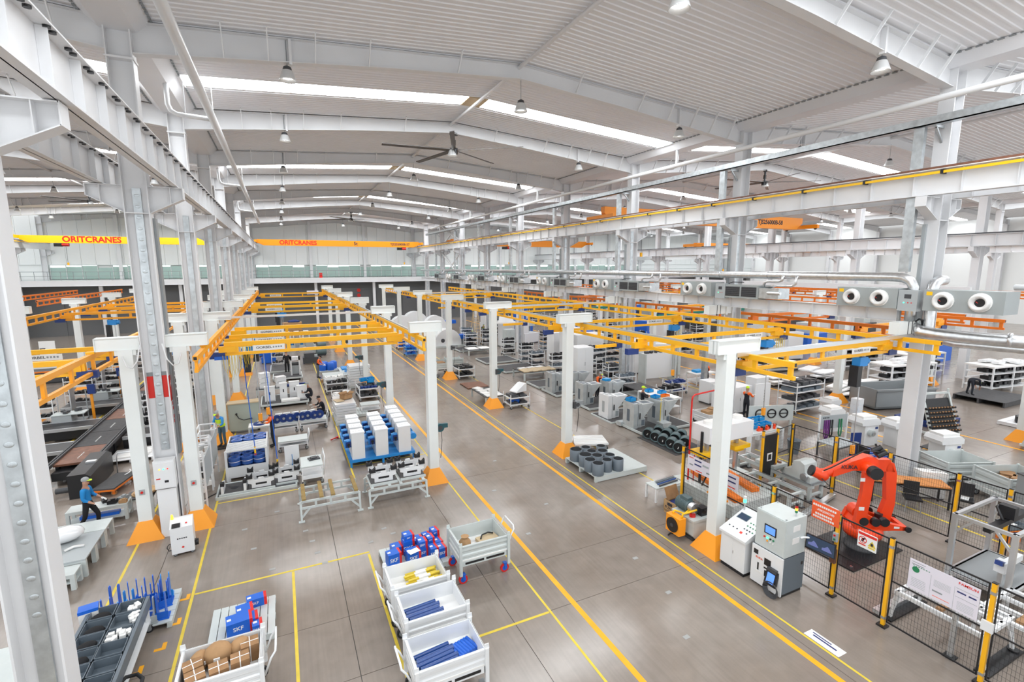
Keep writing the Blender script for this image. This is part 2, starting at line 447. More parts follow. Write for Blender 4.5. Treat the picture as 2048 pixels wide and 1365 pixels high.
# ---------------------------------------------------------------- crane runway beams
stiff = MB().box(-.14, -.012, -.006, .006, .03, .77).box(.012, .14, -.006, .006, .03, .77).mesh('stiffener', 'white')
boltm = MB().cyl((0,-.09,-.03), (0,-.09,0), .045, n=8).cyl((0,.09,-.03), (0,.09,0), .045, n=8).mesh('bolt_pair', 'black')
def crane_beam(x, label, near=1.2, z=10.28, side=1, conductor=False, bolts=False, dy=1.15, far=81):
    r = sroot('crane_beam', label)
    MB().box(x-.01, x+.01, near, far, z, z+.8).box(x-.19, x+.19, near, far, z+.78, z+.805).box(x-.15, x+.15, near, far, z, z+.025).build('girder', 'white', r)
    MB().box(x-.035, x+.035, near, far, z+.805, z+.9).build('rail', 'copper' if conductor else 'darkgrey', r)
    y = near+.5
    while y < 66:
        inst('stiffener', stiff, r, (x, y, z)); y += dy
    if bolts:
        y = near+.3
        while y < 40:
            inst('bolt_pair', boltm, r, (x+.13*side, y, z+.78)); y += .72
    if conductor:
        xs = x+side*.2
        MB().box(xs-.03, xs+.03, near, far-6, z+.64, z+.72).build('conductor_bar', 'cranew', r)
        cm = MB().box(-.04, .17, -.04, .04, -.06, .07).mesh('bar_clip', 'black'); y = near+.6
        while y < 60:
            inst('bar_clip', cm, r, (xs if side < 0 else xs-.13, y, z+.68)); y += 2.3
crane_beam(-2.6, 'white crane runway beam beside the coil work area, bolts under its flange', bolts=True)
crane_beam(-4.3, 'white crane runway beam on the conveyor bay side of the columns', bolts=True)
crane_beam(19.45, 'white crane runway beam with yellow conductor bar over the heater units', side=-1, conductor=True, dy=1.3)
crane_beam(21.15, 'white crane runway beam behind the conductor bar beam')
crane_beam(43.05, 'pale crane runway beam of the next bay beyond the heater row', z=9.32, dy=1.3)
crane_beam(44.75, 'pale crane runway beam with yellow bar in the third bay', z=9.32, side=1, conductor=True)
crane_beam(66.85, 'pale crane runway beam far across the third bay', z=9.32, side=-1, conductor=True)
crane_beam(-25.75, 'white crane runway beam far across the conveyor bay', side=1, conductor=True, near=40)
# ---------------------------------------------------------------- low service beam in front of the right row
r = sroot('service_beam', 'white low steel beam carrying the heater units')
MB().box(19.39, 19.41, 9.5, 73, 6.1, 6.55).box(19.25, 19.55, 9.5, 73, 6.53, 6.55).box(19.25, 19.55, 9.5, 73, 6.1, 6.12).build('girder', 'white', r)
sm = MB().box(-.14, .14, -.006, .006, 0, .43).mesh('stiffener', 'white')
y = 9.52
while y < 66: inst('stiffener', sm, r, (19.4, y, 6.11)); y += 1.0
r = sroot('service_beam', 'pale low steel beam in the next machine bay')
MB().box(43.0, 43.3, 17, 73, 6.1, 6.55).build('girder', 'white', r)
# ---------------------------------------------------------------- far end: wall, mezzanine
wall = sroot('wall_far', 'white sheeted end wall with glazed band')
XA, XB = -50, 92
pan = 0
x = XA
while x < XB:
    MB().box(x+.01, x+1.49, 81.3, 81.45, 8.44, 15.4).build('wall_panel', 'wallwhite', wall); x += 1.5
MB().box(XA, XB, 81.46, 81.6, 0, 15.6).build('wall_backing', 'wallwhite', wall)
# windows of the band
for i in range(4):
    w = sroot('window_%d' % (i+1), 'green glazed window band above the walkway'); x0, x1 = ROWS[i]+.4, ROWS[i+1]-.4
    n = 14
    for j in range(n):
        a, b = x0+(x1-x0)*j/n, x0+(x1-x0)*(j+1)/n
        hi = 8.08+.1*((j*7) % 3)
        MB().box(a+.05, b-.05, 81.3, 81.34, 6.62, hi).build('pane', 'gglass', w)
        if (j*3+i*2) % 5 != 4: MB().box(a+.05, b-.05, 81.3, 81.34, hi+.05, 8.4).build('bright_pane', 'winlight', w)
        MB().box(a-.05, a+.05, 81.25, 81.36, 6.6, 8.44).build('mullion', 'greywhite', w)
    MB().box(x0, x1, 81.26, 81.36, 8.38, 8.46).build('frame', 'greywhite', w)
for i in range(4):
    for t in (1/3, 2/3):
        x = ROWS[i]+(ROWS[i+1]-ROWS[i])*t
        struct('wall_post', MB().box(x-.2, x+.2, 80.85, 81.28, 0, 14.9), 'white', 'white wind post on the end wall')
mz = sroot('mezzanine', 'white raised walkway across the end of the hall')
MB().box(XA, XB, 73.2, 81.2, 6.35, 6.55).build('deck', 'greywhite', mz)
MB().box(XA, XB, 73.1, 73.25, 5.95, 6.6).build('edge_beam', 'white', mz)
MB().box(XA, XB, 73.05, 73.3, 5.93, 5.97).build('edge_flange', 'white', mz)
for i in range(-6, 12):
    x = ROWS[1]+ i*7.92
    MB().box(x-.18, x+.18, 73.35, 73.7, 0, 5.95).build('mezzanine_post', 'white', mz)
MB().cyl((XA, 73.2, 7.6), (XB, 73.2, 7.6), .03, n=6).cyl((XA, 73.2, 7.1), (XB, 73.2, 7.1), .02, n=6).build('handrail', 'grey', mz)
bm = MB().cyl((0, 0, 6.55), (0, 0, 7.6), .025, n=6).mesh('baluster', 'grey')
for j in range(84): inst('baluster', bm, mz, (-40+j*1.15, 73.2, 0))
und = sroot('wall_under_walkway', 'dark grey shutters and wall below the walkway')
MB().box(XA, XB, 75.0, 75.2, 0, 5.95).build('wall_surface', 'doorgrey', und)
for j in range(26):
    x = -27+j*3.96
    MB().box(x+.3, x+3.66, 74.93, 75.0, 0, 4.7).build('shutter', 'doorgrey', und)
for i, x in enumerate((7.2, 7.2, 7.2)):
    MB().cyl((10.4, 74.85, 3.2+.75*i), (10.4, 74.9, 3.2+.75*i), .26, n=16).cyl((10.4, 74.82, 3.2+.75*i), (10.4, 74.85, 3.2+.75*i), .18, n=16).build('round_sign', 'signred', und)
struct('wall_left', MB().box(-50.2, -50, -6, 81.4, 0, 15), 'wallwhite', 'white wall of the conveyor bay')
struct('wall_right', MB().box(92, 92.2, 15, 81.4, 0, 15), 'wallwhite', 'white wall far across the machine bays')
# fire cabinet and red sign on mezzanine wall
tag(MB().box(-.2, .2, -.1, .1, 0, .75).build('fire_cabinet', 'red', None, (5.2, 73.35, 6.56)), 'small red fire cabinet on the walkway', 'fire cabinet')
for i, (x, z) in enumerate(((-.3+4.3, 4.6), (14.8, 4.6))):
    tag(MB().box(-.75, .75, -.03, .03, -.25, .25).build('banner', 'lilac', None, (x, 73.3, z)), ('pale lilac banner hung under the walkway, left of the posts', 'pale lilac banner hung under the walkway behind the second post row')[i], 'banner')
# ---------------------------------------------------------------- pipes under the roof
p = tag(MB().cyl((-1.78, Y0, 13.25), (-1.78, 66, 13.25), .13, n=14).build('rain_pipe', 'wpaint'), 'long white rain pipe under the roof beside the near columns', 'pipe')
p['kind'] = 'structure'
for k, f in enumerate((21.2, 37.2, 53.2)):
    b = MB().tube([(-3.1, f, 14.3), (-3.1, f, 13.6), (-3.02, f, 13.4), (-2.85, f, 13.3), (-1.8, f, 13.25)], .08, 8).build('branch_pipe', 'wpaint', p)
    MB().cyl((-2.6, f, 13.3), (-2.6, f, 15), .012, n=5).cyl((-1.78, f+.3, 13.3), (-1.78, f+.3, 15.2), .012, n=5).build('hanger', 'white', p)
p = tag(MB().cyl((19.05, Y0, 13.2), (19.05, 66, 13.2), .1, n=12).build('rain_pipe', 'wpaint'), 'white rain pipe under the roof above the galvanised channel', 'pipe'); p['kind'] = 'structure'
for k, f in enumerate((21.2, 37.2, 53.2)):
    MB().tube([(20.0, f, 14.3), (20.0, f, 13.6), (19.9, f, 13.4), (19.75, f, 13.3), (19.08, f, 13.2)], .08, 8).build('branch_pipe', 'wpaint', p)
ch = sroot('cable_channel', 'galvanised cable channel along the columns under the roof')
MB().box(19.38, 19.66, Y0, 70, 12.52, 12.56).box(19.38, 19.40, Y0, 70, 12.52, 12.78).box(19.64, 19.66, Y0, 70, 12.52, 12.78).build('channel', 'galv', ch)
for f in FR[:8]:
    MB().beam((19.5, f, 12.5), (20.05, f, 12.5), .08).beam((19.6, f, 12.45), (20.05, f, 12.0), .06).build('channel_bracket', 'galv', ch)
    MB().box(19.45, 19.62, f+.25, f+.55, 7.8, 12.5).build('drop_tray', 'galv', ch)
# insulated pipes over the heater row
r = sroot('insulated_pipe', 'foil-clad heating pipe running above the heater units')
MB().tube([(19.4, 73, 7.62), (19.4, 9.75, 7.62), (19.4, 9.5, 7.6), (19.42, 9.3, 7.5), (19.45, 9.2, 7.3), (19.45, 9.2, 5.9)], .16, 14).build('pipe', 'foil', r)
y = 12
while y < 60: MB().cyl((19.4, y, 7.62), (19.4, y+.06, 7.62), .17, n=12).build('joint_band', 'steel', r); y += 2.6
r = sroot('insulated_pipe', 'foil-clad pipe bending down the near column beside the end heater')
MB().tube([(20.9, 9.0, 7.5), (20.3, 8.9, 7.5), (19.95, 8.85, 7.4), (19.85, 8.85, 7.15), (19.85, 8.85, 5.9), (19.85, 8.85, 5.7)], .17, 14).build('pipe', 'foil', r)
r = sroot('insulated_pipe', 'thick foil-clad pipe running low past the end heater')
MB().tube([(19.45, 9.1, 5.95), (19.5, 8.9, 5.8), (19.7, 8.5, 5.74), (20.1, 7.6, 5.7), (21.2, 4.6, 5.66), (22, 2, 5.66)], .2, 14).build('pipe', 'foil', r)
for t in (.25, .45): MB().tube([(19.7+2.3*t-.015, 8.5-6.5*t+.05, 5.72), (19.7+2.3*t+.015, 8.5-6.5*t-.05, 5.72)], .23, 14).build('joint_band', 'foil', r)
r = sroot('insulated_pipe', 'lower foil-clad pipe beneath the thick pipe past the end heater')
MB().tube([(19.9, 8.8, 5.75), (20.0, 8.6, 5.55), (20.2, 8.2, 5.45), (22.2, 2, 5.4)], .15, 14).build('pipe', 'foil', r)
# ---------------------------------------------------------------- lamps
def make_lamp():
    t = thing('pendant_lamp', 'x', 'lamp')
    MB().cyl((0,0,.36), (0,0,1.16), .012, n=6).build('rod', 'grey', t)
    MB().lathe([(.05,.40),(.11,.37),(.13,.30),(.13,.26)], 14).build('housing', 'darkgrey', t)
    MB().lathe([(.14,.27),(.16,.24),(.24,.02),(.25,-.02),(.24,-.02),(.15,.22)], 18, close=False).build('shade', 'shade', t)
    MB().lathe([(.0,.06),(.17,.07),(.18,.09)], 14, close=False).build('diffuser', 'lampglow', t)
    return t
lamp0 = make_lamp(); used = False
BN = {0: 'conveyor bay', 1: 'main hall', 2: 'heater-side bay', 3: 'third bay'}
for i in range(4):
    for k, f in enumerate(FR[:9]):
        if i >= 2 and f < 16: continue
        for j, dx in enumerate((-7.8, .07, 7.8)):
            lab = 'white high bay lamp under the %s rafter of the %s, %s' % (ORD[k], BN[i], ('conveyor side', 'ridge', 'machine side')[j])
            loc = (ridge(i)+dx, f-.02, 13.72 if j == 1 else 13.62)
            if not used: lamp0.location = loc; lamp0['label'] = lab; lamp0['group'] = 'high bay lamps'; used = True
            else: dup(lamp0, loc, 0, lab, 'high bay lamps')
# ---------------------------------------------------------------- ceiling fans
def fan(x, y, lab, rz):
    t = thing('ceiling_fan', lab, 'fan', (x, y, 13.95), rz, 'large ceiling fans')
    MB().cyl((0,0,.12), (0,0,.85), .06, n=8).box(-.2,.2,-.12,.12,.8,.9).cyl((0,0,.3),(0,0,.55),.1,n=10).build('down_rod', 'black', t)
    MB().cyl((0,0,-.14), (0,0,.14), .2, n=12).build('hub', 'black', t)
    for k in range(5):
        a = k*2*PI/5
        MB().add([(.2,-.1,0),(3.65,-.11,-.01),(3.65,.11,.03),(.2,.1,.06),(.2,-.1,.04),(3.65,-.11,.02),(3.65,.11,.06),(.2,.1,.1)],
                 [(3,2,1,0),(4,5,6,7),(0,1,5,4),(1,2,6,5),(2,3,7,6),(3,0,4,7)]).build('blade', 'fanblade', t, rz=a)
fan(8.6, 25.17, 'large five-blade ceiling fan hung from the ridge of the main hall', .593)
fan(8.6, 65.17, 'distant five-blade ceiling fan in the main hall near the end wall', .1)
fan(32.1, 25.17, 'five-blade ceiling fan in the bay beyond the heater units', .6)
fan(-15, 57.17, 'five-blade ceiling fan in the conveyor bay', .2)
# ================================================================ OVERHEAD CRANES
def bridge_crane(lab, x0, x1, y, z0, z1, m, words, hoist_x, rot=0):
    t = thing('bridge_crane', lab, 'overhead crane')
    MB().prism([(x0, z1), (x0, z1-.45), (x0+.8, z0), (x1-.8, z0), (x1, z1-.45), (x1, z1)], 'y', y-.22, y+.22).build('girder', m, t)
    zr = 11.185 if x1 < 43 else 10.225
    for x in (x0-.15, x1+.15):
        MB().box(x-.14, x+.14, y-1.6, y+1.6, zr+.13, zr+.45).build('end_carriage', m, t)
        for s in (-1, 1):
            MB().cyl((x-.05, y+s*1.35, zr+.125), (x+.05, y+s*1.35, zr+.125), .12, n=10).build('wheel', 'darkgrey', t)
    h = MB().cyl((hoist_x-.55, y, z0-.18), (hoist_x+.1, y, z0-.18), .2, n=12).build('hoist', 'red', t)
    MB().box(hoist_x-1.2, hoist_x-.5, y-.2, y+.2, z0-.4, z0-.04).build('hoist_motor', 'black', h)
    MB().cyl((hoist_x-.2, y, z0-.35), (hoist_x-.2, y, z0-2.2), .015, n=5).build('rope', 'black', h)
    MB().cyl((hoist_x-.2, y, z0-2.5), (hoist_x-.2, y, z0-2.2), .1, n=8).build('hook', 'yellow', h)
    for s, size, x, mm in words:
        text(s, size, mm, t, (x, y-.225, (z0+z1)/2), (PI/2, 0, 0), extrude=.004, bold=.03)
    return t
bridge_crane('orange bridge crane with red lettering spanning the far main hall', -2.4, 19.25, 73.6, 10.95, 11.75, 'craneo',
             [('ORITCRANES', .78, 2.6, 'red'), ('5t', .62, 10.1, 'ink'), ('TJS255000B-57', .46, 16.4, 'ink')], 17.2)
bridge_crane('yellow bridge crane with red lettering spanning the conveyor bay', -25.55, -4.5, 72.5, 10.85, 11.65, 'cranew',
             [('ORITCRANES', .9, -19.2, 'red'), ('TJS255', .46, -7.6, 'ink')], -21.5)
bridge_crane('orange bridge crane in the bay beyond the heater units', 21.2, 42.8, 29.6, 11.25, 12.25, 'craneo',
             [('TJS256000B-58', .5, 38.6, 'ink')], 25.0)
bridge_crane('orange bridge crane farther back in the bay beyond the heater units', 21.2, 42.8, 64, 10.9, 11.8, 'craneo',
             [('ORITCRANES', .7, 26.0, 'red'), ('TJS255000B', .5, 38.6, 'ink')], 30)
bridge_crane('distant orange bridge crane across the third bay', 44.9, 66.7, 44, 9.9, 10.8, 'craneo', [], 50)

# ================================================================ LIGHT CRANES (posts, runways, bridges)
def post_mesh():
    p = MB().box(-.17,.17,-.17,.17,.42,5.7).mesh('post_shaft','post')
    b = MB().frustum(-.46,.46,-.46,.46,.0,-.19,.19,-.19,.19,.54).mesh('post_base','orange')
    return p, b
PM, PB = post_mesh()
def cap_mesh(a, b):
    m = MB().box(a,b,-.16,.16,5.70,5.72).box(a,b,-.16,.16,6.05,6.07).box(a,b,-.02,.02,5.72,6.05).box(a,a+.02,-.16,.16,5.7,6.07).box(b-.02,b,-.16,.16,5.7,6.07)
    m.box(a,b,-.12,-.10,5.72,6.05)
    m.box(-.25,.25,-.14,.14,5.55,5.7)
    return m.mesh('cap_beam','post')
switch = MB().box(-.07,.07,-.02,0,-.08,.08).m(1).cyl((0,-.05,0),(0,-.02,0),.035,n=10).mesh('switch',['midgrey','red'])
def posts(x, ys, cap, lab, group, base='orange', sw=None):
    cm = cap_mesh(*cap)
    for k, y in enumerate(ys):
        t = thing('crane_post', lab.format(ORD[k]), 'post', (x, y, 0), 0, group)
        inst('post_shaft', PM, t); inst('post_base', PB, t); inst('cap_beam', cm, t)
        if sw and k < sw: inst('switch', switch, t, (0, -.17, 1.45))
posts(4.78, [17.1, 25.1, 33.1, 41.1, 49.1, 57.1], (-.75, .42), '{} white crane post from the camera on the coil-area side of the aisle', 'aisle posts beside the coil area')
posts(10.7, [9.17, 17.17, 25.15, 33.2, 41.2, 49.2, 57.2], (-.5, 1.1), '{} white crane post from the camera on the machine side of the aisle', 'aisle posts beside the machines')
posts(-2.82, [17.2, 25.2, 33.2, 41.2, 49.2, 57.2], (-.35, .72), '{} white crane post from the camera, coil-area side of the columns', 'posts along the columns', sw=1)
posts(-4.1, [17.1, 25.1, 33.1, 41.1, 49.1], (-.68, .35), '{} white crane post from the camera, conveyor side of the columns', 'posts along the columns', sw=1)
posts(-12.3, [33.2, 41.2, 49.2, 57.2, 65.2], (-.6, .6), '{} white crane post across the conveyors in the neighbouring bay', 'posts across the conveyors')
posts(29.5, [17.2, 25.2, 33.2, 41.2, 49.2], (-.6, .6), '{} white crane post among the machines beyond the column row', 'posts among the far machines')
posts(30.4, [9.4], (-.5, .5), 'white crane post with an orange base beside the A-frame rack', 'posts among the far machines')
posts(39.55, [17.2, 25.2, 33.2, 41.2], (-.6, .6), '{} white crane post deep in the bay beyond the heater units', 'posts among the far machines')

for k, (xa, xb) in enumerate(((-2.75, -3.2), (-4.15, -3.72))):
    tag(MB().tube([(xa, 16.85, 5.55), (xa+(xb-xa)*.2, 16.8, 5.25), (xa+(xb-xa)*.5, 16.78, 5.2), (xa+(xb-xa)*.8, 16.8, 5.4), (xb, 16.85, 5.85)], .02, 6).build('white_hose', 'wpaint'), ('white hose looping from the coil-side cap beam to the column', 'white hose looping from the conveyor-side cap beam to the column')[k], 'hose')
tag(MB().box(.17, .26, -.1, .1, .55, 5.68).build('post_conduit', 'galv', None, (10.7, 9.17, 0)), 'galvanised conduit on the side of the nearest machine-side post', 'conduit')
rung = {}
def ladder(name, lab, cat, p, q, m='yellow', zt=5.57, h=.34, pitch=1.02, tw=.12, group=None, grey=False, ends=True, tilt=0):
    """a two-chord light crane rail between plan points p and q"""
    p, q = Vector(p), Vector(q); L = (q-p).length; a = math.atan2(q.y-p.y, q.x-p.x)
    t = thing(name, lab, cat, (p.x, p.y, zt), a, group)
    MB().box(0, L, -tw/2, tw/2, -.07, .07).build('top_chord', m, t)
    MB().box(0, L, -.045, .045, -h-.05, -h+.05).build('bottom_chord', m, t)
    key = (m, round(h, 3), tw)
    if key not in rung: rung[key] = MB().box(-.06, .06, -.035, .035, -h+.05, -.07).mesh('rung', m)
    n = max(2, int(L/pitch)); s0 = .12
    for k in range(n+1):
        inst('rung', rung[key], t, (s0+(L-2*s0)*k/n, 0, 0))
    if grey: MB().box(1.5, L, -.03, .03, .07, .13).build('cable_rail', 'midgrey', t)
    for x in (0, L):
        MB().box(x-.004, x+.004, -.04, .04, -.045, .045).build('chord_opening', 'black', t)
    return t
def hang(t, locs, z=.06, m='yellow'):
    for x in locs: MB().box(x-.08, x+.08, -.1, .1, .07, .07+z).build('hanger', m, t)
rA = ladder('crane_runway', 'yellow crane runway along the coil-area side of the aisle', 'crane rail', (4.28, 16.0), (4.28, 60), group='light crane runways', grey=True)
rL = ladder('crane_runway', 'yellow crane runway on the posts along the columns over the coil area', 'crane rail', (-2.22, 15.4), (-2.22, 60), m='amber', group='light crane runways')
rC = ladder('crane_runway', 'yellow crane runway along the machine side of the aisle', 'crane rail', (11.42, 7.7), (11.42, 60), group='light crane runways', grey=True)
rD = ladder('crane_runway', 'yellow crane runway hung below the heater units', 'crane rail', (18.8, 7.95), (18.8, 58), group='light crane runways')
rE = ladder('crane_runway', 'yellow crane runway over the black conveyors next to the columns', 'crane rail', (-4.9, 12.2), (-4.9, 40), m='amber', group='light crane runways', pitch=1.6, h=.46)
rF = ladder('crane_runway', 'orange crane runway across the conveyor bay on distant posts', 'crane rail', (-11.4, 27.5), (-11.4, 62), m='amber', group='light crane runways')
for k, (x, y0, y1) in enumerate(((21.9, 7, 44), (28.8, 10, 60), (30.3, 12, 60), (37.6, 14, 60), (-20.5, 44, 70), (-16.5, 48, 70))):
    ladder('crane_runway', ['red-orange crane runway just beyond the column row', 'orange crane runway beyond the column row over white machines', 'orange crane runway beside the far machine posts',
           'orange crane runway deep in the heater-side bay', 'distant orange crane runway far across the conveyor bay', 'distant orange crane runway midway across the conveyor bay'][k], 'crane rail', (x, y0), (x, y1), m='dorange', group='light crane runways')
for r, ys, off in ((rA, [17.1+8*k-16 for k in range(6)], 0), (rL, [17.2+8*k-15.4 for k in range(6)], 0), (rC, [9.17+8*k-7.7 for k in range(7)], 0), (rE, [17.1+8*k-12.2 for k in range(3)], 0)): hang(r, ys)
# hang brackets of the runway under the heater beam: white boxes on the columns
for k, f in enumerate(FR[:6]):
    t = thing('bracket_box', '%s white bracket box on the heater-side columns holding the yellow runway' % ORD[k], 'bracket', (19.05, f, 5.72), 0, 'runway brackets on the columns')
    MB().box(-.55, .95, -.16, .16, 0, .42).build('arm_box', 'post', t)
    MB().box(-.05, -.02, -.17, -.16, 0, .44).box(.18, .21, -.17, -.16, 0, .44).build('strap', 'darkgrey', t)
    MB().box(.55, .66, -.2, .2, -.05, .47).build('mount_plate', 'post', t)
    if k == 0: MB().tube([(.3,-.2,.42),(.45,-.22,.5),(.62,-.24,.45),(.7,-.25,.2),(.6,-.25,-.1)], .03, 6).build('hose', 'black', t)
# bridges: (x0, x1, y)
def bridge(lab, x0, x1, y, m='yellow', sign=None, zt=5.45, tab=.5, rot=0, blue=(True, True)):
    t = ladder('crane_bridge', lab, 'crane bridge', (x0, y), (x1, y+rot), m, zt, .33, 1.5, .12, 'light crane bridges')
    L = math.hypot(x1-x0, rot)
    for x, b in ((.12, blue[0]), (L-.12, blue[1])):
        MB().box(x-.28, x+.22, -.1, .1, -.26, -.06).box(x-.05, x+.3, -.07, .07, -.3, .0).build('end_block', m, t)
        if b: sg = -1 if x < 1 else 1; MB().box(*sorted((x+sg*.1, x+sg*.56)), -.09, .09, -.46, -.258).build('trolley', 'dblue', t)
    if sign:
        xs = {'l': 1.35, 'r': L-1.6}[sign]
        MB().box(xs-.5, xs+.5, -.066, -.06, -.27, -.08).build('name_plate', 'paper', t)
        text('GORBEL', .11, 'ink', t, (xs-.15, -.068, -.17), (PI/2, 0, 0), sx=1.2)
        for j in range(4): MB().box(xs+.12+.08*j, xs+.17+.08*j, -.0685, -.066, -.2, -.14).build('plate_mark', 'grey', t)
    return t
for k, (y, s) in enumerate(((18.75, 'l'), (20.7, 'l'), (23.3, 'l'), (36.0, 'l'), (39.8, 'l'), (54, 'l'))):
    t = bridge('%s yellow crane bridge across the coil area from the camera' % ORD[k], -1.85, 3.95, y, sign=s, blue=(True, k > 2))
    if k == 0: MB().box(-.3, .1, -.12, .12, -.5, -.38).build('trolley', 'blue', t)
for k, (y, x0, x1) in enumerate(((9.35, 11.6, 18.6), (13.3, 11.1, 18.5), (19.0, 11.0, 18.5), (28.4, 11.6, 18.5), (31.0, 11.6, 18.5), (44, 11.6, 18.5), (48, 11.6, 18.5))):
    bridge('%s yellow crane bridge over the machine side from the camera' % ORD[k], x0, x1, y, sign='r' if k < 3 else None)
for k, y in enumerate((17.0, 19.6)):
    bridge(('yellow crane bridge with white plates over the near conveyor end', 'yellow crane bridge behind the plated one over the conveyors')[k], -10.4, -5.2, y, sign='r')
for k, y in enumerate((35.5, 39.5, 43)):
    bridge('%s yellow crane bridge across the conveyor bay beyond the conveyors' % ORD[k], -11.1, -5.1, y, 'amber')
for k, (x0, x1, y) in enumerate(((22.1, 28.5, 12.2), (22.1, 28.5, 17.5), (22.1, 28.5, 24), (30.6, 37.3, 20), (30.6, 37.3, 27), (22.1, 28.5, 36), (30.6, 37.3, 38))):
    bridge('%s orange crane bridge over the machines beyond the column row' % ORD[k], x0, x1, y, 'dorange' if k % 2 else 'amber')
# small yellow stub booms with blue trolleys on the machine-side runway
for k, (x0, x1, y) in enumerate(((10.3, 11.2, 14.6), (10.1, 11.2, 22.4), (10.2, 11.2, 34))):
    t = thing('stub_boom', '%s short yellow boom with blue trolley under the machine-side runway' % ORD[k], 'crane arm', (x0, y, 5.1), 0, 'short booms on the runway')
    MB().box(0, x1-x0, -.05, .05, -.05, .06).build('boom', 'yellow', t)
    MB().box(x1-x0, x1-x0+.25, -.07, .07, -.1, .06).build('trolley', 'dblue', t)
# white tie bars between posts
def tie(lab, p, q, m='galv', w=.09): tag(MB().beam(p, q, w, w).build('tie_bar', m), lab, 'tie bar', 'tie bars between crane posts')
tie('long pale tie bar across the coil area between second posts', (-2.6, 25.1, 5.8), (4.6, 25.1, 5.8), 'alu')
tie('pale tie bar from the nearest machine-side post to the column', (10.9, 9.05, 5.66), (19.5, 9.05, 5.66), 'alu', .11)
tie('pale tie bar across the machine area from the third post', (11.2, 25.1, 5.8), (19.6, 25.1, 5.8), 'alu')
tie('pale tie bar across the machine area from the second post', (11.2, 41.1, 5.8), (19.6, 41.1, 5.8), 'alu')
# hoists hanging from the bridges
def hoist(lab, x, y, zb, zt=5.1, bag=True, lift=True, body='lblue'):
    t = thing('chain_hoist', lab, 'hoist', (x, y, 0), 0, 'chain hoists')
    MB().cb(0, 0, zt-.22, .42, .26, .3).cyl((.2, 0, zt-.22), (.34, 0, zt-.22), .13, n=10).build('hoist_body', body, t)
    MB().box(-.03, .03, -.03, .03, zt-.1, zt+.1).build('hanger', 'darkgrey', t)
    if bag: MB().box(-.3, -.08, -.14, .14, zt-1.05, zt-.35).build('chain_bag', 'black', t)
    if lift:
        MB().cyl((.1, 0, zb+.25), (.1, 0, zt-.3), .02, n=6).build('chain', 'steel', t)
        MB().cb(.1, 0, zb+.1, .14, .1, .3).build('grip', 'orange', t)
        MB().tube([(.1,0,zb-.02),(.12,0,zb-.1),(.16,0,zb-.14),(.2,0,zb-.1)], .02, 6).build('hook', 'black', t)
    return t
hoist('blue chain hoist with black chain bag above the slatted coil crate', -1.15, 20.9, 2.1)
hoist('blue chain hoist above the worker at the coil area', -.95, 23.2, 1.7)
hoist('blue chain hoist with chain bag over the white box platform', -.1, 36.0, 2.6)
hoist('blue chain hoist far back over the coil area', -.2, 39.6, 3.2)
hoist('blue chain hoist hanging over the milling heads, machine side', 17.2, 9.4, 1.7)
hoist('blue chain hoist hanging over the blue bins bench', 17.8, 13.3, 1.9)
hoist('blue chain hoist hanging near the white cabinets', 18.2, 19.0, 2.4)
hoist('blue chain hoist over the far benches in the conveyor bay', -9.0, 35.5, 2.8)
for k, (x, y, zt, zb) in enumerate(((-1.3, 20.4, 5.0, .9), (-.55, 19.9, 5.0, .45))):
    t = thing('lifting_sling', ('blue lifting strap with yellow hook hanging over the rear of the coil crate', 'blue lifting strap with yellow hook hanging in front of the coil crate')[k], 'strap', (x, y, 0), 0, 'lifting straps')
    MB().cyl((0, 0, zb+.3), (-.18, .3, zt), .018, n=6).build('strap', 'blue', t)
    MB().cb(0, 0, zb+.18, .06, .05, .26).build('hook_block', 'cranew', t)
    MB().tube([(0,0,zb+.06),(.03,0,zb),(.0,0,zb-.04),(-.04,0,zb)], .015, 6).build('hook', 'red', t)
for k, (x, y, z) in enumerate(((-1.9, 18.6, 5.1), (-1.6, 20.6, 5.1), (18.1, 13.2, 5.1), (18.2, 19, 5.1))):
    m = MB()
    for j in range(5):
        a = x+j*.09; d = .6+.35*((j*3) % 4)/3
        m.tube([(a, y-.02*j, z), (a+.02, y-.02*j, z-d*.7), (a+.08, y-.02*j, z-d), (a+.15, y-.02*j, z-d*.7), (a+.17, y-.02*j, z)], .008, 5)
    tag(m.build('looped_cable', 'lineyellow'), 'yellow looped cable under the %s' % ('nearest coil-area bridge', 'second coil-area bridge', 'second machine-side bridge', 'third machine-side bridge')[k], 'cable', 'looped cables')
# hose reels on the posts
def reel(lab, x, y, z, s, m):
    t = thing('hose_reel', lab, 'hose reel', (x, y, z), 0, 'hose reels on posts')
    MB().cyl((0, -.06, 0), (0, .08, 0), .16, n=14).box(*sorted((0, s*.3)), -.05, .07, -.02, .14).build('housing', m, t)
    MB().cyl((0, -.07, 0), (0, -.06, 0), .09, n=12).build('drum_face', 'darkgrey', t)
    MB().box(*sorted((-s*.2, -s*.1)), -.1, .1, -.15, .15).build('bracket', 'darkgrey', t)
    MB().tube([(s*.05,0,-.14),(s*.07,0,-.5),(s*.04,0,-.9),(0,0,-1.2)], .012, 5).build('hose', 'black', t)
reel('grey hose reel on the second machine-side post', 11.1, 17.0, 2.2, 1, 'grey')
reel('teal hose reel on the third machine-side post', 10.95, 25.0, 2.1, 1, 'teal')
reel('grey hose reel on the fourth machine-side post', 10.95, 33.0, 2.3, 1, 'grey')
reel('teal hose reel on the nearest coil-area aisle post', 5.1, 17.2, 2.0, 1, 'teal')
reel('teal hose reel on the second coil-area aisle post', 4.45, 25.1, 2.0, -1, 'teal')
reel('teal hose reel on the third coil-area aisle post', 4.45, 33.0, 2.1, -1, 'teal')
reel('teal hose reel on the fourth coil-area aisle post', 4.45, 41.0, 2.1, -1, 'teal')
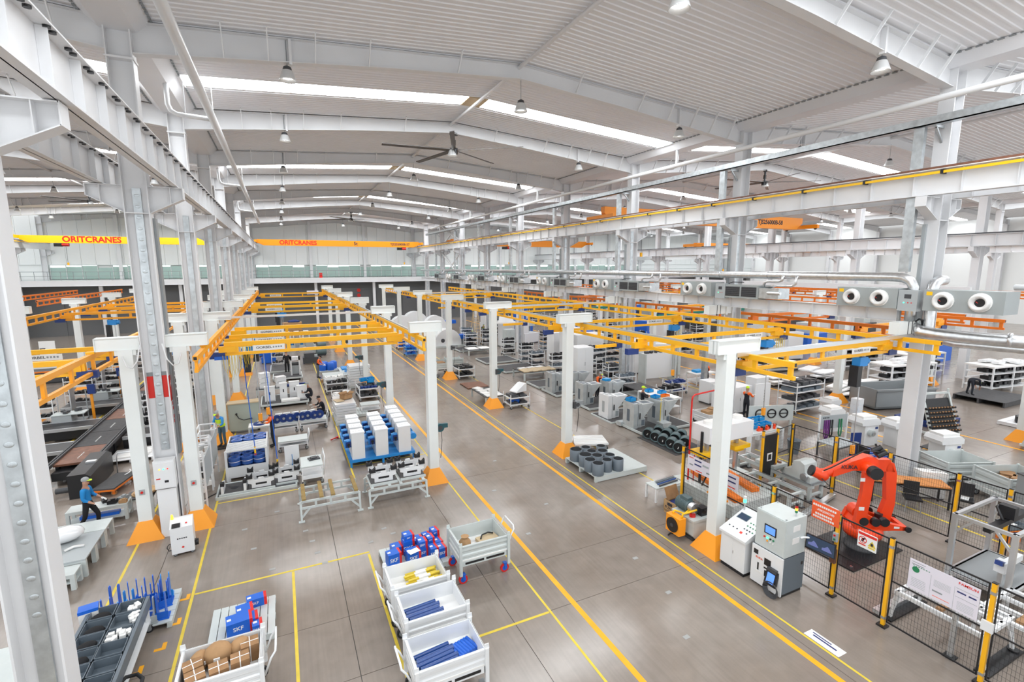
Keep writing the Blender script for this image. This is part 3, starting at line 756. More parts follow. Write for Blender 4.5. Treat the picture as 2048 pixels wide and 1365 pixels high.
# ================================================================ AIR HEATERS on the low beam
def noz_unit(lab, y, first=True, z=6.56):
    t = thing('air_heater', lab, 'heater', (19.4, y, z), 0, 'heater units on the low beam')
    MB().box(-.45, .45, -1.05, .95, .0, .68).build('casing', 'boxgrey', t)
    for dy in (.0+.42, -.5):
        n = MB().cyl((-.47,dy,.34),(-.45,dy,.34),.29,n=20).build('nozzle_plate', 'paper', t)
        ring = MB()
        prof = [(.26, -.47), (.25, -.58), (.2, -.62), (.15, -.55), (.12, -.48)]
        N = 20; vs = []
        for r, x in prof: vs += [(x, dy+r*math.cos(2*PI*i/N), .34+r*math.sin(2*PI*i/N)) for i in range(N)]
        ring.add(vs, [(j*N+i, (j+1)*N+i, (j+1)*N+(i+1)%N, j*N+(i+1)%N) for j in range(4) for i in range(N)], True)
        ring.build('nozzle_ring', 'paper', n)
        MB().cyl((-.5,dy-.02,.31),(-.472,dy-.02,.31),.15,n=16).build('nozzle_throat', 'black', n)
        MB().beam((-.63,dy+.05,.38),(-.6,dy+.0,.33),.012).build('ribbon', 'red', n)
    MB().box(-.455,-.451,.72,.88,.5,.62).build('warning_label', 'cranew', t)
    return t
def ctrl(lab, y):
    t = thing('control_box', lab, 'control box', (19.1, y, 6.5), 0, 'control boxes beside heaters')
    MB().box(-.14, .14, -.28, .28, 0, .7).build('case', 'midgrey', t)
    MB().box(-.145, -.14, -.1, .1, .42, .56).build('display', 'darkgrey', t)
    MB().cyl((-.15, .1, .28), (-.14, .1, .28), .02, n=8).build('green_light', 'lampgreen', t)
    for dy in (-.02, -.12): MB().cyl((-.15, dy, .28), (-.14, dy, .28), .018, n=8).build('button', 'red', t)
def grille_unit(lab, y):
    t = thing('air_handler', lab, 'air handler', (19.4, y, 6.56), 0, 'air handlers on the low beam')
    MB().box(-.42, .42, -.55, 1.35, 0, .6).build('casing', 'boxgrey', t)
    for a in (-.45, .42):
        g = MB().box(-.425, -.42, a+.0, a+.78, .08, .52).build('grille', 'darkgrey', t)
        for j in range(5): MB().box(-.435, -.425, a, a+.78, .11+.085*j, .13+.085*j).build('louvre', 'black', g)
    MB().box(-.4, .3, -1.5, -.56, .05, .5).build('coil_box', 'galv', t)
    p = MB()
    p.tube([(-.3,-.7,.55),(-.3,-.75,.75),(-.3,-.9,.8),(-.3,-1.4,.8),(-.3,-1.55,.85),(-.3,-1.6,1.05)], .055, 8)
    p.tube([(-.15,-.7,.5),(-.15,-1.2,.62),(-.15,-1.9,.62),(-.15,-2.05,.7),(-.15,-2.1,1.05)], .055, 8)
    p.cyl((-.4,-1.0,.3),(-.4,-1.6,.3),.07,n=8)
    p.build('pipework', 'foil', t)
    MB().tube([(-.2,1.3,.62),(-.2,1.0,.72),(-.2,.4,.72)], .02, 6).build('cable', 'black', t)
noz_unit('grey heater unit with two round white nozzles at the near column, first of its row', 7.7)
ctrl('pale control box beside the second heater unit', 9.1)
for k in range(7):
    y = 10.45+8*k
    noz_unit('%s grey twin-nozzle heater unit beyond the near column' % ORD[k], y)
    grille_unit('%s grey air handler with dark grilles beyond the near column' % ORD[k], y+4.9)
    if k: ctrl('%s pale control box along the heater row' % ORD[k], y-1.6)
tag(MB().tube([(20.2, 6.9, 7.35), (20.0, 6.0, 7.35), (19.9, 5.75, 7.3), (19.85, 5.65, 7.1), (19.85, 5.6, 6.3), (19.85, 5.65, 6.0), (19.95, 5.4, 5.9), (20.3, 4.6, 5.9)], .1, 10).build('white_pipe', 'wpaint'), 'white bent pipe at the end of the first heater unit', 'pipe')
# ================================================================ BUILDERS FOR CARTS, TABLES, CRATES
def caster(parent, x, y, r=.09, tyre='rubber', fork='grey', rz=0):
    w = MB().cyl((x, y-.025, r), (x, y+.025, r), r, n=14).build('wheel', tyre, parent)
    MB().cyl((x, y-.029, r), (x, y+.029, r), r*.62, n=10).build('hub', fork, w)
    MB().box(x-.02, x+.05, y-.045, y-.032, r*.8, r*2.1).box(x-.02, x+.05, y+.032, y+.045, r*.8, r*2.1).box(x-.04, x+.06, y-.05, y+.05, r*2.05, r*2.25).build('fork', fork, parent)
def handle_u(parent, x, y0, y1, z0, z1, lean, m='wpaint', r=.02):
    ym = .06
    MB().tube([(x, y0, z0), (x+lean*.6, y0, z0+(z1-z0)*.6), (x+lean, y0, z1-.08), (x+lean*1.05, y0+ym, z1), (x+lean*1.05, y1-ym, z1), (x+lean, y1, z1-.08), (x+lean*.6, y1, z0+(z1-z0)*.6), (x, y1, z0)], r, 8).build('handle', m, parent)
def crate_trolley(lab, cx, cy, sx=1.3, sy=.92, rim=.98, fz=.66, rz=0, m='greywhite', hs=-1, tyre='rubber', fork='grey', ears=True, wheels=True):
    t = thing('crate_trolley', lab, 'crate trolley', (cx, cy, 0), rz, 'steel crate trolleys')
    a, b = sx/2, sy/2; wr = .12
    MB().box(-a, a, -b, b, fz-.03, fz).build('crate_floor', 'paper', t)
    MB().box(-a, a, -b, -b+.05, fz-.17, fz-.03).box(-a, a, b-.05, b, fz-.17, fz-.03).box(-a, -a+.05, -b, b, fz-.17, fz-.03).box(a-.05, a, -b, b, fz-.17, fz-.03).build('base_frame', m, t)
    MB().box(-a+.12, -.03, -b-.003, -b+.01, fz-.13, fz-.07).box(.03, a-.12, -b-.003, -b+.01, fz-.13, fz-.07).build('fork_slot', 'black', t)
    H = rim-fz
    for nm, ax, L, off in (('front', 'x', sx, -b), ('back', 'x', sx, b), ('side', 'y', sy, -a), ('side', 'y', sy, a)):
        s = 1 if off < 0 else -1
        prof = [(0, 0), (.012, 0), (.012, H*.12), (.035, H*.2), (.035, H*.32), (.012, H*.4), (.012, H*.55), (.035, H*.63), (.035, H*.78), (.012, H*.86), (.012, H), (0, H)]
        pts = [(off+s*(.04-u), fz+v) for u, v in prof]
        MB().prism(pts, ax, -L/2, L/2).build(nm+'_panel', m, t)
        if ax == 'x': MB().box(-L/2, L/2, off-.012, off+.012+.02*s, rim-.03, rim).build('top_rail', m, t)
        else: MB().box(off-.012, off+.012+.02*s, -L/2, L/2, rim-.03, rim).build('top_rail', m, t)
    for i in (-1, 1):
        for j in (-1, 1):
            MB().box(i*a-.035, i*a+.035, j*b-.035, j*b+.035, min(.27, fz-.17), rim+.02).build('corner_post', m, t)
            if ears: MB().prism([(i*a-.05, rim), (i*a+.05, rim), (i*a+.04, rim+.1), (i*a-.04, rim+.1)], 'y', j*b-.01, j*b+.01).build('stacking_ear', m, t)
            if wheels: caster(t, i*(a-.08), j*(b-.08), wr, tyre, fork)
    if hs: handle_u(t, hs*(a+.03), -b+.15, b-.2, fz-.05, rim+.12, hs*.2)
    return t
def pallet(lab, cx, cy, sx, sy, h=.14, n=8, along='y', m='greywhite', name='pallet', rz=0, leg=None, grp='pallets'):
    t = thing(name, lab, 'pallet', (cx, cy, 0), rz, grp)
    for k in range(n):
        if along == 'y':
            w = sx/n; MB().box(-sx/2+k*w+.008, -sx/2+(k+1)*w-.008, -sy/2, sy/2, h-.025, h).build('plank', m, t)
        else:
            w = sy/n; MB().box(-sx/2, sx/2, -sy/2+k*w+.008, -sy/2+(k+1)*w-.008, h-.025, h).build('plank', m, t)
    for u in (-1, 0, 1):
        if along == 'y': MB().box(-sx/2, sx/2, u*(sy/2-.05)-.045, u*(sy/2-.05)+.045, .02, h-.025).build('bearer', leg or m, t)
        else: MB().box(u*(sx/2-.05)-.045, u*(sx/2-.05)+.045, -sy/2, sy/2, .02, h-.025).build('bearer', leg or m, t)
    for i in (-1, 1):
        for j in (-1, 1): MB().box(i*(sx/2-.06)-.05, i*(sx/2-.06)+.05, j*(sy/2-.06)-.05, j*(sy/2-.06)+.05, 0, .03).build('foot', leg or m, t)
    return t
def platform(lab, x0, x1, y0, y1, h=.14, top='matgrey', m='greywhite', cat='platform', name='low_platform', grp='low platforms'):
    t = thing(name, lab, cat, ((x0+x1)/2, (y0+y1)/2, 0), 0, grp); a, b = (x1-x0)/2, (y1-y0)/2
    MB().box(-a+.03, a-.03, -b+.03, b-.03, h-.02, h).build('deck', top, t)
    for j in (-1, 1): MB().box(-a, a, j*b-.03, j*b+.03, h-.1, h+.005).build('edge_rail', m, t)
    for i in (-1, 1): MB().box(i*a-.03, i*a+.03, -b, b, h-.1, h+.005).build('edge_rail', m, t)
    for i in (-1, 1):
        for j in (-1, 1): MB().box(i*(a-.08)-.04, i*(a-.08)+.04, j*(b-.08)-.04, j*(b-.08)+.04, 0, h-.02).build('foot', m, t)
    return t
def table(lab, cx, cy, sx, sy, h, top='midgrey', m='greywhite', rz=0, shelf=None, wheels=False, name='work_table', cat='table', th=.04, leg=.05, hz=0, grp=None):
    t = thing(name, lab, cat, (cx, cy, 0), rz, grp); a, b = sx/2, sy/2; z0 = .16 if wheels else 0
    MB().box(-a, a, -b, b, h-th, h).build('table_top', top, t)
    for i in (-1, 1):
        for j in (-1, 1):
            MB().box(i*(a-leg/2)-leg/2, i*(a-leg/2)+leg/2, j*(b-leg/2)-leg/2, j*(b-leg/2)+leg/2, z0, h-th).build('leg', m, t)
            if wheels: caster(t, i*(a-.06), j*(b-.06), .07)
    for j in (-1, 1): MB().box(-a+leg, a-leg, j*(b-.03)-.02, j*(b-.03)+.02, h-th-.06, h-th).build('rail', m, t)
    if shelf is not None:
        for s in (shelf if isinstance(shelf, (list, tuple)) else [shelf]):
            MB().box(-a+.01, a-.01, -b+.01, b-.01, s-.02, s).build('shelf', m, t)
    if hz: handle_u(t, hz*(a+.01), -b+.05, b-.05, .3, h+.28, hz*.06)
    return t
def bins_on(t, sx, sy, z, nx, ny, m, h=.12, name='tray', fill=None, seed=0):
    R = random.Random(seed)
    for i in range(nx):
        for j in range(ny):
            x0, y0 = -sx/2+sx*i/nx+.015, -sy/2+sy*j/ny+.015; x1, y1 = x0+sx/nx-.03, y0+sy/ny-.03
            hh = h*R.uniform(.8, 1.15)
            b = MB().box(x0, x1, y0, y1, z, z+.01).box(x0, x1, y0, y0+.012, z, z+hh).box(x0, x1, y1-.012, y1, z, z+hh).box(x0, x0+.012, y0, y1, z, z+hh).box(x1-.012, x1, y0, y1, z, z+hh).build(name, m, t)
            if fill:
                f = MB()
                for k in range(6):
                    f.cb(R.uniform(x0+.05, x1-.05), R.uniform(y0+.05, y1-.05), z+hh*R.uniform(.3, .85), R.uniform(.05, .14), R.uniform(.05, .14), R.uniform(.05, .12), R.uniform(0, 3))
                q = f.build('contents', fill if isinstance(fill, str) else R.choice(fill), b); q['kind'] = 'stuff'
def shelf_trolley(lab, cx, cy, sx, sy, h, lv=4, rz=0, m='wpaint', parts='darkgrey', seed=1, nx=4, wheels=True, slope=0, grp='shelf trolleys'):
    t = thing('shelf_trolley', lab, 'shelf trolley', (cx, cy, 0), rz, grp); a, b = sx/2, sy/2; R = random.Random(seed)
    for i in (-1, 1):
        for j in (-1, 1):
            MB().box(i*a-.02, i*a+.02, j*b-.02, j*b+.02, .14, h).build('upright', m, t)
            if wheels: caster(t, i*(a-.03), j*(b-.03), .07)
    for k in range(lv):
        z = .22+(h-.3)*k/max(1, lv-1)
        if k == lv-1 and lv > 1: z = h-.12-.12
        s = MB().box(-a, a, -b, b, z-.02, z).box(-a, a, -b-.01, -b+.01, z, z+.05).build('shelf', m, t)
        f = MB(); st = (2*a-.06)/nx
        for i in range(nx):
            x = -a+.05+st*(i+.5)
            hh = R.uniform(.08, .2)
            f.cb(x, R.uniform(-.05, .05), z+hh/2+.012, st*.8, sy*.75, hh, R.uniform(-.1, .1))
            f.cb(x+R.uniform(-.05, .05), R.uniform(-.1, .0), z+hh+.03, st*.45, sy*.4, .07, R.uniform(-.5, .5))
        p = f.build('stored_parts', parts if isinstance(parts, str) else R.choice(parts), s); p['kind'] = 'stuff'
    return t
def carton(name, lab, cat, x, y, z, sx, sy, sz, rz, m, grp=None):
    t = thing(name, lab, cat, (x, y, z), rz, grp)
    return t

# ================================================================ FOREGROUND: crate trolleys and pallets in the aisle bay
crate_trolley('grey steel crate on red-tyred blue casters beside the blue box pallet', 4.3, 11.25, 1.32, 1.0, 1.06, .68, hs=1, tyre='red', fork='blue', ears=True)
crate_trolley('white steel crate trolley holding yellow bars', 2.42, 10.42, 1.28, .92, .98, m='wpaint')
crate_trolley('white steel crate trolley holding one block of blue tubes', 2.47, 9.28, 1.3, .92, .98, m='wpaint')
crate_trolley('white steel crate trolley holding two groups of blue tubes, lowest in the picture', 2.36, 7.98, 1.32, .9, .98, m='wpaint')
crate_trolley('white steel crate trolley full of brown paper parcels', -1.42, 9.42, 1.32, .95, 1.0, m='wpaint', hs=1)
# contents of the red-wheel crate
t = thing('paper_bag', 'crumpled brown paper bag inside the red-wheeled crate', 'bag', (3.95, 11.3, .685))
MB().lathe([(.12,0),(.17,.06),(.16,.16),(.1,.24),(.05,.27),(.11,.31)], 10).build('bag_body', 'kraft', t)
t = thing('wooden_board', 'pale board with black hooks inside the red-wheeled crate', 'board', (4.6, 11.35, .685), .15)
MB().box(-.28, .28, -.15, .15, 0, .09).build('board', 'plyb', t)
MB().tube([(-.2,0,.1),(-.1,.1,.14),(.1,.12,.14),(.22,.05,.12)], .02, 6).build('hook_strap', 'black', t)
tag(MB().tube([(-.25,0,.03),(0,.03,.04),(.2,-.02,.03)], .03, 6).build('black_tool', 'black', None, (4.25, 11.15, .685), .1), 'black bar tool on the floor of the red-wheeled crate', 'tool')
# yellow bars, blue tubes
for k in range(11):
    R = random.Random(k)
    t = thing('yellow_bar', 'yellow bar with white sleeve, %s of the loose layer in the crate trolley' % ORD[k], 'bar', (2.6+R.uniform(-.08, .08), 10.15+.06*k, .665+.04*(k % 3)), R.uniform(-.06, .06)+.05, 'yellow bars in the crate')
    MB().box(-.38, .38, -.03, .03, 0, .035).build('bar', 'lineyellow', t)
    MB().box(-.13, .15, -.033, .033, .002, .04).build('sleeve', 'paper', t)
tubem = MB().cyl((-.37, 0, .04), (.37, 0, .04), .045, n=12).mesh('blue_tube', 'tubeblue')
stripm = MB().cyl((-.3, -.02, .075), (.3, -.02, .075), .006, n=5).mesh('tube_glint', 'paper')
for k in range(10):
    o = inst('blue_tube', tubem, None, (2.26+.03*(k % 3), 9.0+.092*(k % 7)+(.05 if k > 6 else 0), .66+(.085 if k > 6 else 0)), .08); tag(o, 'wrapped blue tube, %s in the single block of tubes' % ORD[k], 'tube', 'blue tubes in the middle crate')
for k in range(11):
    o = inst('blue_tube', tubem, None, (2.14+.03*(k % 3), 7.68+.092*(k % 7)+(.05 if k > 6 else 0), .66+(.085 if k > 6 else 0)), .12); tag(o, 'wrapped blue tube, %s in the larger group of the lowest crate' % ORD[k], 'tube', 'blue tubes in the lowest crate')
tub2 = MB().cyl((-.18, 0, .04), (.18, 0, .04), .042, n=12).mesh('short_tube', 'blue')
for k in range(7):
    o = inst('short_tube', tub2, None, (2.62+.03*k, 8.02+.03*k-.0, .42), 1.9); o.location = (2.56+.062*k, 8.0+.015*k, .66)
    tag(o, 'short bright blue tube, %s in the small group of the lowest crate' % ORD[k], 'tube', 'short blue tubes in the lowest crate')
# paper parcels
for k, (x, y, rz) in enumerate(((-1.8, 9.15, .25), (-1.45, 9.2, .18), (-1.12, 9.28, .12), (-.98, 9.62, .1), (-1.88, 9.45, .3))):
    t = thing('paper_parcel', '%s string-tied brown paper parcel in the crate trolley' % ORD[k], 'parcel', (x, y, .665), rz, 'paper parcels in the crate')
    MB().box(-.15, .15, -.14, .14, 0, .33).build('parcel_body', 'brown', t)
    MB().box(-.153, .153, -.008, .008, -.002, .334).box(-.008, .008, -.143, .143, -.002, .334).build('string', 'paper', t)
for k, (x, y, s) in enumerate(((-1.5, 9.65, 1.15), (-1.15, 9.72, .95), (-1.8, 9.68, .9))):
    t = thing('wrapped_bundle', ('large crumpled kraft bundle behind the parcels', 'round kraft bundle in the parcel crate corner', 'creased kraft bundle at the parcel crate wall')[k], 'bundle', (x, y, .665), .4*k, 'kraft bundles in the crate')
    MB().sphere((0, 0, .2*s), .2*s, 9, 6, (1.1, .9, 1)).build('wrap', 'kraft', t)
    MB().box(-.05, .05, -.2*s, -.18*s, .2*s, .27*s).build('slip', 'paper', t)
# boxes in blue and red print
def skf(lab, x, y, z, sx, sy, sz, rz, grp, red=1):
    t = thing('bearing_box', lab, 'box', (x, y, z), rz, grp)
    MB().box(-sx/2, sx/2-.06, -sy/2, sy/2, 0, sz).build('carton', 'blue', t)
    MB().box(sx/2-.06, sx/2, -sy/2, sy/2, 0, sz).build('red_end', 'red', t)
    text('SKF', sz*.42, 'paper', t, (-.03, -sy/2-.002, sz/2), (PI/2, 0, 0), extrude=.001)
    MB().box(-sx/2+.02, -sx/2+.1, -.03, .04, sz, sz+.002).build('paper_label', 'paper', t)
    return t
pallet('pale slatted pallet carrying many blue and red boxes beside the red-wheeled crate', 2.82, 12.35, 1.66, 1.35, .16, 8)
bx = [(2.25,12.2,0,.36,.28,.34,.12),(2.42,12.62,0,.3,.3,.26,.1),(2.75,12.1,0,.36,.3,.32,.05),(2.72,12.55,0,.3,.3,.4,.05),(2.74,12.6,.4,.28,.28,.14,.1),(3.05,12.3,0,.26,.3,.24,.1),(3.05,12.3,.24,.24,.28,.2,.05),(3.02,12.68,0,.28,.3,.3,.1),
      (3.3,12.08,0,.22,.3,.3,.1),(3.3,12.42,0,.22,.3,.3,.1),(3.3,12.75,0,.22,.3,.3,.1),(3.52,12.05,0,.22,.32,.27,.1),(3.52,12.4,0,.22,.32,.27,.1),(3.52,12.75,0,.22,.32,.3,.1),(3.3,12.42,.3,.2,.28,.12,.1),(3.52,12.72,.3,.2,.28,.12,.12)]
for k, (x, y, z, a, b, c, rz) in enumerate(bx):
    skf('blue box with red end, %s of the crowded aisle pallet' % ('number %s' % ['one','two','three','four','five','six','seven','eight','nine','ten','eleven','twelve','thirteen','fourteen','fifteen','sixteen'][k]), x, y, .162+z, a, b, c, rz, 'blue boxes on the crowded pallet')
tag(MB().box(-.15, .15, -.1, .1, 0, .006).build('paper_sheet', 'paper', None, (2.75, 12.02, .485), .3), 'white paper sheet lying on the blue boxes', 'paper')
pallet('pale planked pallet with a few blue boxes behind the parcel trolley', -1.25, 11.5, 1.3, 1.36, .16, 8)
for k, (x, y, z, a, b, c, rz) in enumerate(((-1.3, 11.22, 0, .5, .34, .3, .12), (-1.22, 11.62, 0, .34, .36, .22, .15), (-1.05, 11.28, 0, .22, .3, .24, .1), (-.95, 11.05, 0, .2, .26, .2, .1), (-1.0, 12.0, 0, .42, .24, .2, .1), (-1.22, 11.32, .3, .3, .2, .1, .5))):
    if k == 5: continue
    skf(('large blue box with red end on the planked pallet', 'open-lettered blue box behind the large one on the planked pallet', 'narrow blue box with red lid edge on the planked pallet', 'small blue box under the narrow one on the planked pallet', 'lone long blue box at the rear of the planked pallet')[k], x, y, .162+z, a, b, c, rz, 'blue boxes on the planked pallet')
# pallet of blue stands
pallet('grey pallet carrying upright blue metal stands', -3.42, 12.85, 1.42, 1.28, .15, 6, 'x', 'greywhite')
def stand(m):
    t = thing('metal_stand', 'x', 'metal stand')
    MB().box(-.14, .14, -.12, .12, 0, .03).box(-.13, .13, -.1, -.08, .03, .18).build('base_plate', m, t)
    for s in (-1, 1):
        MB().prism([(s*.08-.01, .03), (s*.08+.01, .03), (s*.08+.008, .55), (s*.08-.008, .55)], 'y', -.07, .07).prism([(-.1, .03), (.1, .03), (.07, .3), (.02, .6), (-.06, .6)], 'x', s*.08-.008, s*.08+.008).build('upright_fin', m, t)
    return t
sB = stand('blue'); sL = stand('lblue'); sG = stand('midgrey')
sp = [(-3.95,13.25,sB),(-3.98,12.75,sB),(-3.62,13.28,sB),(-3.6,12.9,sL),(-3.3,13.3,sB),(-3.28,12.95,sB),(-3.3,12.6,sB),(-2.98,13.28,sL),(-2.96,12.9,sB),(-2.92,12.45,sB),(-3.62,12.5,sL),(-3.12,12.38,sG),(-2.95,13.05,sB)]
us = set()
for k, (x, y, o) in enumerate(sp):
    lab = 'pale grey upright stand among the blue ones on the pallet' if o is sG else ('%s upright %s stand on the grey pallet' % (['first','second','third','fourth','fifth','sixth','seventh','eighth','ninth','tenth','eleventh','twelfth','thirteenth'][k], 'light blue' if o is sL else 'deep blue'))
    if o.name in us: dup(o, (x, y, .152), .15*(k % 3), lab, 'metal stands on the pallet')
    else: us.add(o.name); o.location = (x, y, .152); o['label'] = lab; o['group'] = 'metal stands on the pallet'
# sloping tray cart with dark trays
t = thing('tray_cart', 'white wheeled cart with a grid of dark trays below the near column', 'tray cart', (-3.6, 10.75, 0), 0)
a, b = .5, 1.55
MB().box(-a, a, -b, b, .62, .66).build('cart_bed', 'wpaint', t)
for i in (-1, 1):
    MB().box(i*a-.03, i*a+.03, -b, b, .6, .84).build('side_rail', 'pipegrey', t)
    for j in (-1, 1):
        MB().box(i*(a-.04)-.035, i*(a-.04)+.035, j*(b-.06)-.035, j*(b-.06)+.035, .2, .62).build('leg', 'wpaint', t); caster(t, i*(a-.04), j*(b-.06), .09)
MB().box(-a, a, -b, b, .25, .28).build('lower_shelf', 'wpaint', t)
bins_on(t, .94, 3.06, .67, 2, 7, 'pipegrey', .17, 'dark_tray')
R = random.Random(3)
for k, (x, y, m) in enumerate(((-3.3, 12.08, 'paper'), (-3.26, 11.7, 'paper'), (-3.45, 11.18, 'paper'), (-3.25, 11.24, 'paper'))):
    f = MB()
    for j in range(7): f.cb(R.uniform(-.1, .1), R.uniform(-.12, .12), .05+R.uniform(0, .08), .1, .08, .07, R.uniform(0, 3))
    o = f.build('white_fittings', m, None, (x, y, .69)); tag(o, 'heap of white plastic fittings in the %s dark tray' % ORD[k], 'fittings', 'white fittings in trays', 'stuff')
for k, (x, y) in enumerate(((-3.85, 12.0), (-3.85, 11.55), (-3.85, 11.1), (-3.85, 10.65))):
    tag(MB().sphere((0,0,.06), .18, 10, 6, (1, .8, .55)).build('black_cloth', 'black_cloth', None, (x, y, .7), .3*k), '%s black cloth bundle in the dark trays' % ORD[k], 'cloth', 'cloth bundles in trays')
tag(MB().tube([(.0,-.3,.0),(.18,-.2,.02),(.2,.0,.0),(.12,.18,.0),(-.05,.22,.0),(-.15,.05,.02),(-.08,-.18,.02)], .035, 8).build('coiled_hose', 'rubber', None, (-3.0, 10.15, .45), .2), 'black coiled hose hanging off the tray cart', 'hose')
t = thing('cardboard_tube', 'brown cardboard drum beside the tray cart', 'cardboard drum', (-3.05, 9.2, 0))
MB().lathe([(.2,0),(.2,.75),(.185,.75),(.185,.5),(.0,.5)], 18).build('drum_wall', 'kraft', t); MB().cyl((0,0,.5),(0,0,.56),.09,n=10).build('inner_roll', 'paper', t)
tag(MB().box(-.16,.16,-.12,.12,0,.2).m(1).box(-.165,.165,-.125,.125,.2,.27).build('white_tub', ['paper','blue'], None, (-4.12, 12.25, .66), .2), 'white tub with blue lid at the far end of the tray cart', 'tub')
# white equipment cart by the column
t = thing('power_cart', 'white upright equipment cart with small screen beside the orange post base', 'equipment cart', (-2.98, 15.65, 0), .08)
MB().prism([(-.25, .08), (.25, .08), (.25, .95), (.1, .98), (-.25, .84)], 'x', -.27, .27).build('housing', 'wpaint', t)
MB().cb(-.12, -.18, .885, .2, .16, .01, rx=.38).build('screen', 'black', t); MB().cb(.12, -.14, .9, .04, .04, .01, rx=.38).build('red_mark', 'red', t)
for j in range(5): MB().box(-.12+.05*j, -.085+.05*j, -.254, -.25, .5, .53).build('label_mark', 'ink', t)
MB().cb(0, -.252, .25, .05, .006, .05, ry=.78).build('emblem', 'signred', t)
MB().cyl((-.22, .1, .97), (-.22, .1, 1.1), .04, .025, n=10).build('beacon', 'lampamber', t)
for i in (-1, 1):
    for j in (-1, 1): caster(t, i*.2, j*.18, .04)
MB().cyl((.3, -.05, .22), (.36, -.05, .22), .09, n=12).box(.26, .32, -.12, .02, .15, .3).build('side_wheel', 'black', t)
MB().tube([(-.28,0,.3),(-.36,0,.28),(-.4,0,.2),(-.36,0,.1),(-.28,0,.1)], .012, 6).build('cable', 'black', t)
# electrical cabinet on the column
t = thing('control_cabinet', 'white control cabinet with coloured lamps fixed on the second column', 'control cabinet', (-3.47, 16.88, 1.55))
MB().box(-.25, .27, -.2, .12, 0, .85).build('case', 'wpaint', t); MB().box(-.22, .24, -.21, -.2, .03, .8).build('door', 'wpaint', t)
for j, m in enumerate(('lampamber', 'lampgreen', 'lampred')): MB().cyl((-.1+.1*j, -.222, .6), (-.1+.1*j, -.21, .6), .02, n=8).build('indicator', m, t)
MB().box(.0, .1, -.215, -.21, .18, .25).build('meter', 'black', t); MB().box(-.2, -.1, -.215, -.21, .3, .33).build('switch', 'red', t)
t = thing('column_casing', 'white box casing around the foot of the second column', 'casing', (-3.47, 16.95, 0)); MB().box(-.24, .24, -.2, .15, 0, 1.5).build('casing_box', 'wpaint', t)

# ================================================================ TRESTLES and JIGS at the front of the coil area
def trestle(lab, x0, x1, y0, y1, h, wood=True):
    t = thing('trestle_stand', lab, 'trestle', (0, 0, 0)); m = 'greywhite'
    for y, s in ((y0+.12, 1), (y1-.12, -1)):
        MB().beam((x0, y, h-.03), (x1, y, h-.03), .06).beam((x0, y, h*.62), (x1, y, h*.62), .06).build('long_rail', m, t)
        n = 4
        for k in range(n+1):
            x = x0+(x1-x0)*k/n; MB().beam((x, y, h*.62), (x, y, h-.03), .07).build('upright', m, t)
        for x, q in ((x0, 1), (x1, -1)):
            MB().beam((x, y, h-.06), (x, y-s*.12, 0), .06).build('leg', m, t); MB().beam((x+q*.28, y, h*.62), (x, y-s*.09, .12), .05).build('brace', m, t)
            MB().box(x-.09, x+.09, y-s*.12-.06, y-s*.12+.06, 0, .02).build('foot_plate', m, t)
    for k in range(4):
        x = x0+.1+(x1-x0-.2)*(0, .33, .55, 1)[k]
        MB().box(x-.05, x+.05, y0+.05, y1-.05, h, h+.04).build('cross_bar', m, t)
        if wood: MB().box(x-.06, x+.06, y0+.05, y1-.05, h+.04, h+.09).build('wood_pad', 'padwood', t)
    return t
trestle('empty white trestle with four wooden pads', .12, 1.92, 15.9, 17.25, .64)
trestle('white trestle carrying two jig plates next to the aisle post', 2.25, 4.2, 15.9, 17.2, .6, False)
def jig(lab, x, y, z, sx, n_plates=2, rz=0, hole=False, sy=.9):
    t = thing('jig_plate', lab, 'jig', (x, y, z), rz, 'jig plates')
    MB().box(-sx/2, sx/2, -sy/2, sy/2, 0, .05).build('steel_deck', 'matgrey', t)
    MB().box(-sx/2-.02, sx/2+.02, -sy/2-.05, -sy/2, -.02, .06).box(-sx/2-.02, sx/2+.02, sy/2, sy/2+.05, -.02, .06).build('deck_edge', 'greywhite', t)
    if hole: MB().cyl((0, 0, .05), (0, 0, .054), .12, n=18).build('deck_hole', 'black', t)
    for k in range(n_plates):
        y0 = -sy/2+.12+k*(sy-.24)/max(1, n_plates-1)
        w = .36
        p = MB().prism([(-w+.05, .05), (w-.05, .05), (w-.05, .2), (w+.06, .24), (w+.06, .46), (w-.1, .46), (w-.14, .34), (w-.26, .34), (w-.28, .42), (-w+.28, .42), (-w+.26, .34), (-w+.14, .34), (-w+.1, .46), (-w-.06, .46), (-w-.06, .24), (-w+.05, .2)], 'y', y0-.02, y0+.02).build('notched_plate', 'wpaint', t)
        MB().box(-.18, .18, y0-.024, y0-.02, .16, .23).build('slot', 'black', p)
        for s in (-1, 1): MB().prism([(s*w-.11, .42), (s*w+.09, .42), (s*w+.09, .6), (s*w-.01, .5), (s*w-.11, .58)], 'y', y0-.07, y0+.07).build('v_block', 'rubber', p)
    return t
jig('jig with two notched white plates on the trestle, coil side', 2.78, 16.6, .66, .85)
jig('jig with two notched white plates on the trestle, aisle side', 3.78, 16.65, .66, .85)
jig('low jig deck with round hole and end plates on the floor', -1.98, 19.3, .1, .85, 0, hole=True)
for s in (-1, 1): pass
jig('low floor jig with two notched white plates before the coil crate', -1.1, 19.3, .1, .85)
jig('low floor jig with two notched white plates beside the tube trolley', -.25, 19.45, .1, .7)
for k, x in enumerate((-2.32, -1.62)):
    t = thing('end_support', ('white end support with black pad at the low jig, outer side', 'white end support with black pad at the low jig, inner side')[k], 'support', (x, 19.2, .1))
    MB().prism([(-.35, .05), (.35, .05), (.3, .3), (-.05, .36), (-.35, .3)], 'x', -.04, .04).build('plate', 'wpaint', t); MB().box(-.06, .06, -.3, -.1, .3, .42).build('pad', 'rubber', t)
platform('long low white carriage under the floor jigs', -2.5, .05, 18.75, 19.95, .1, 'darkgrey')
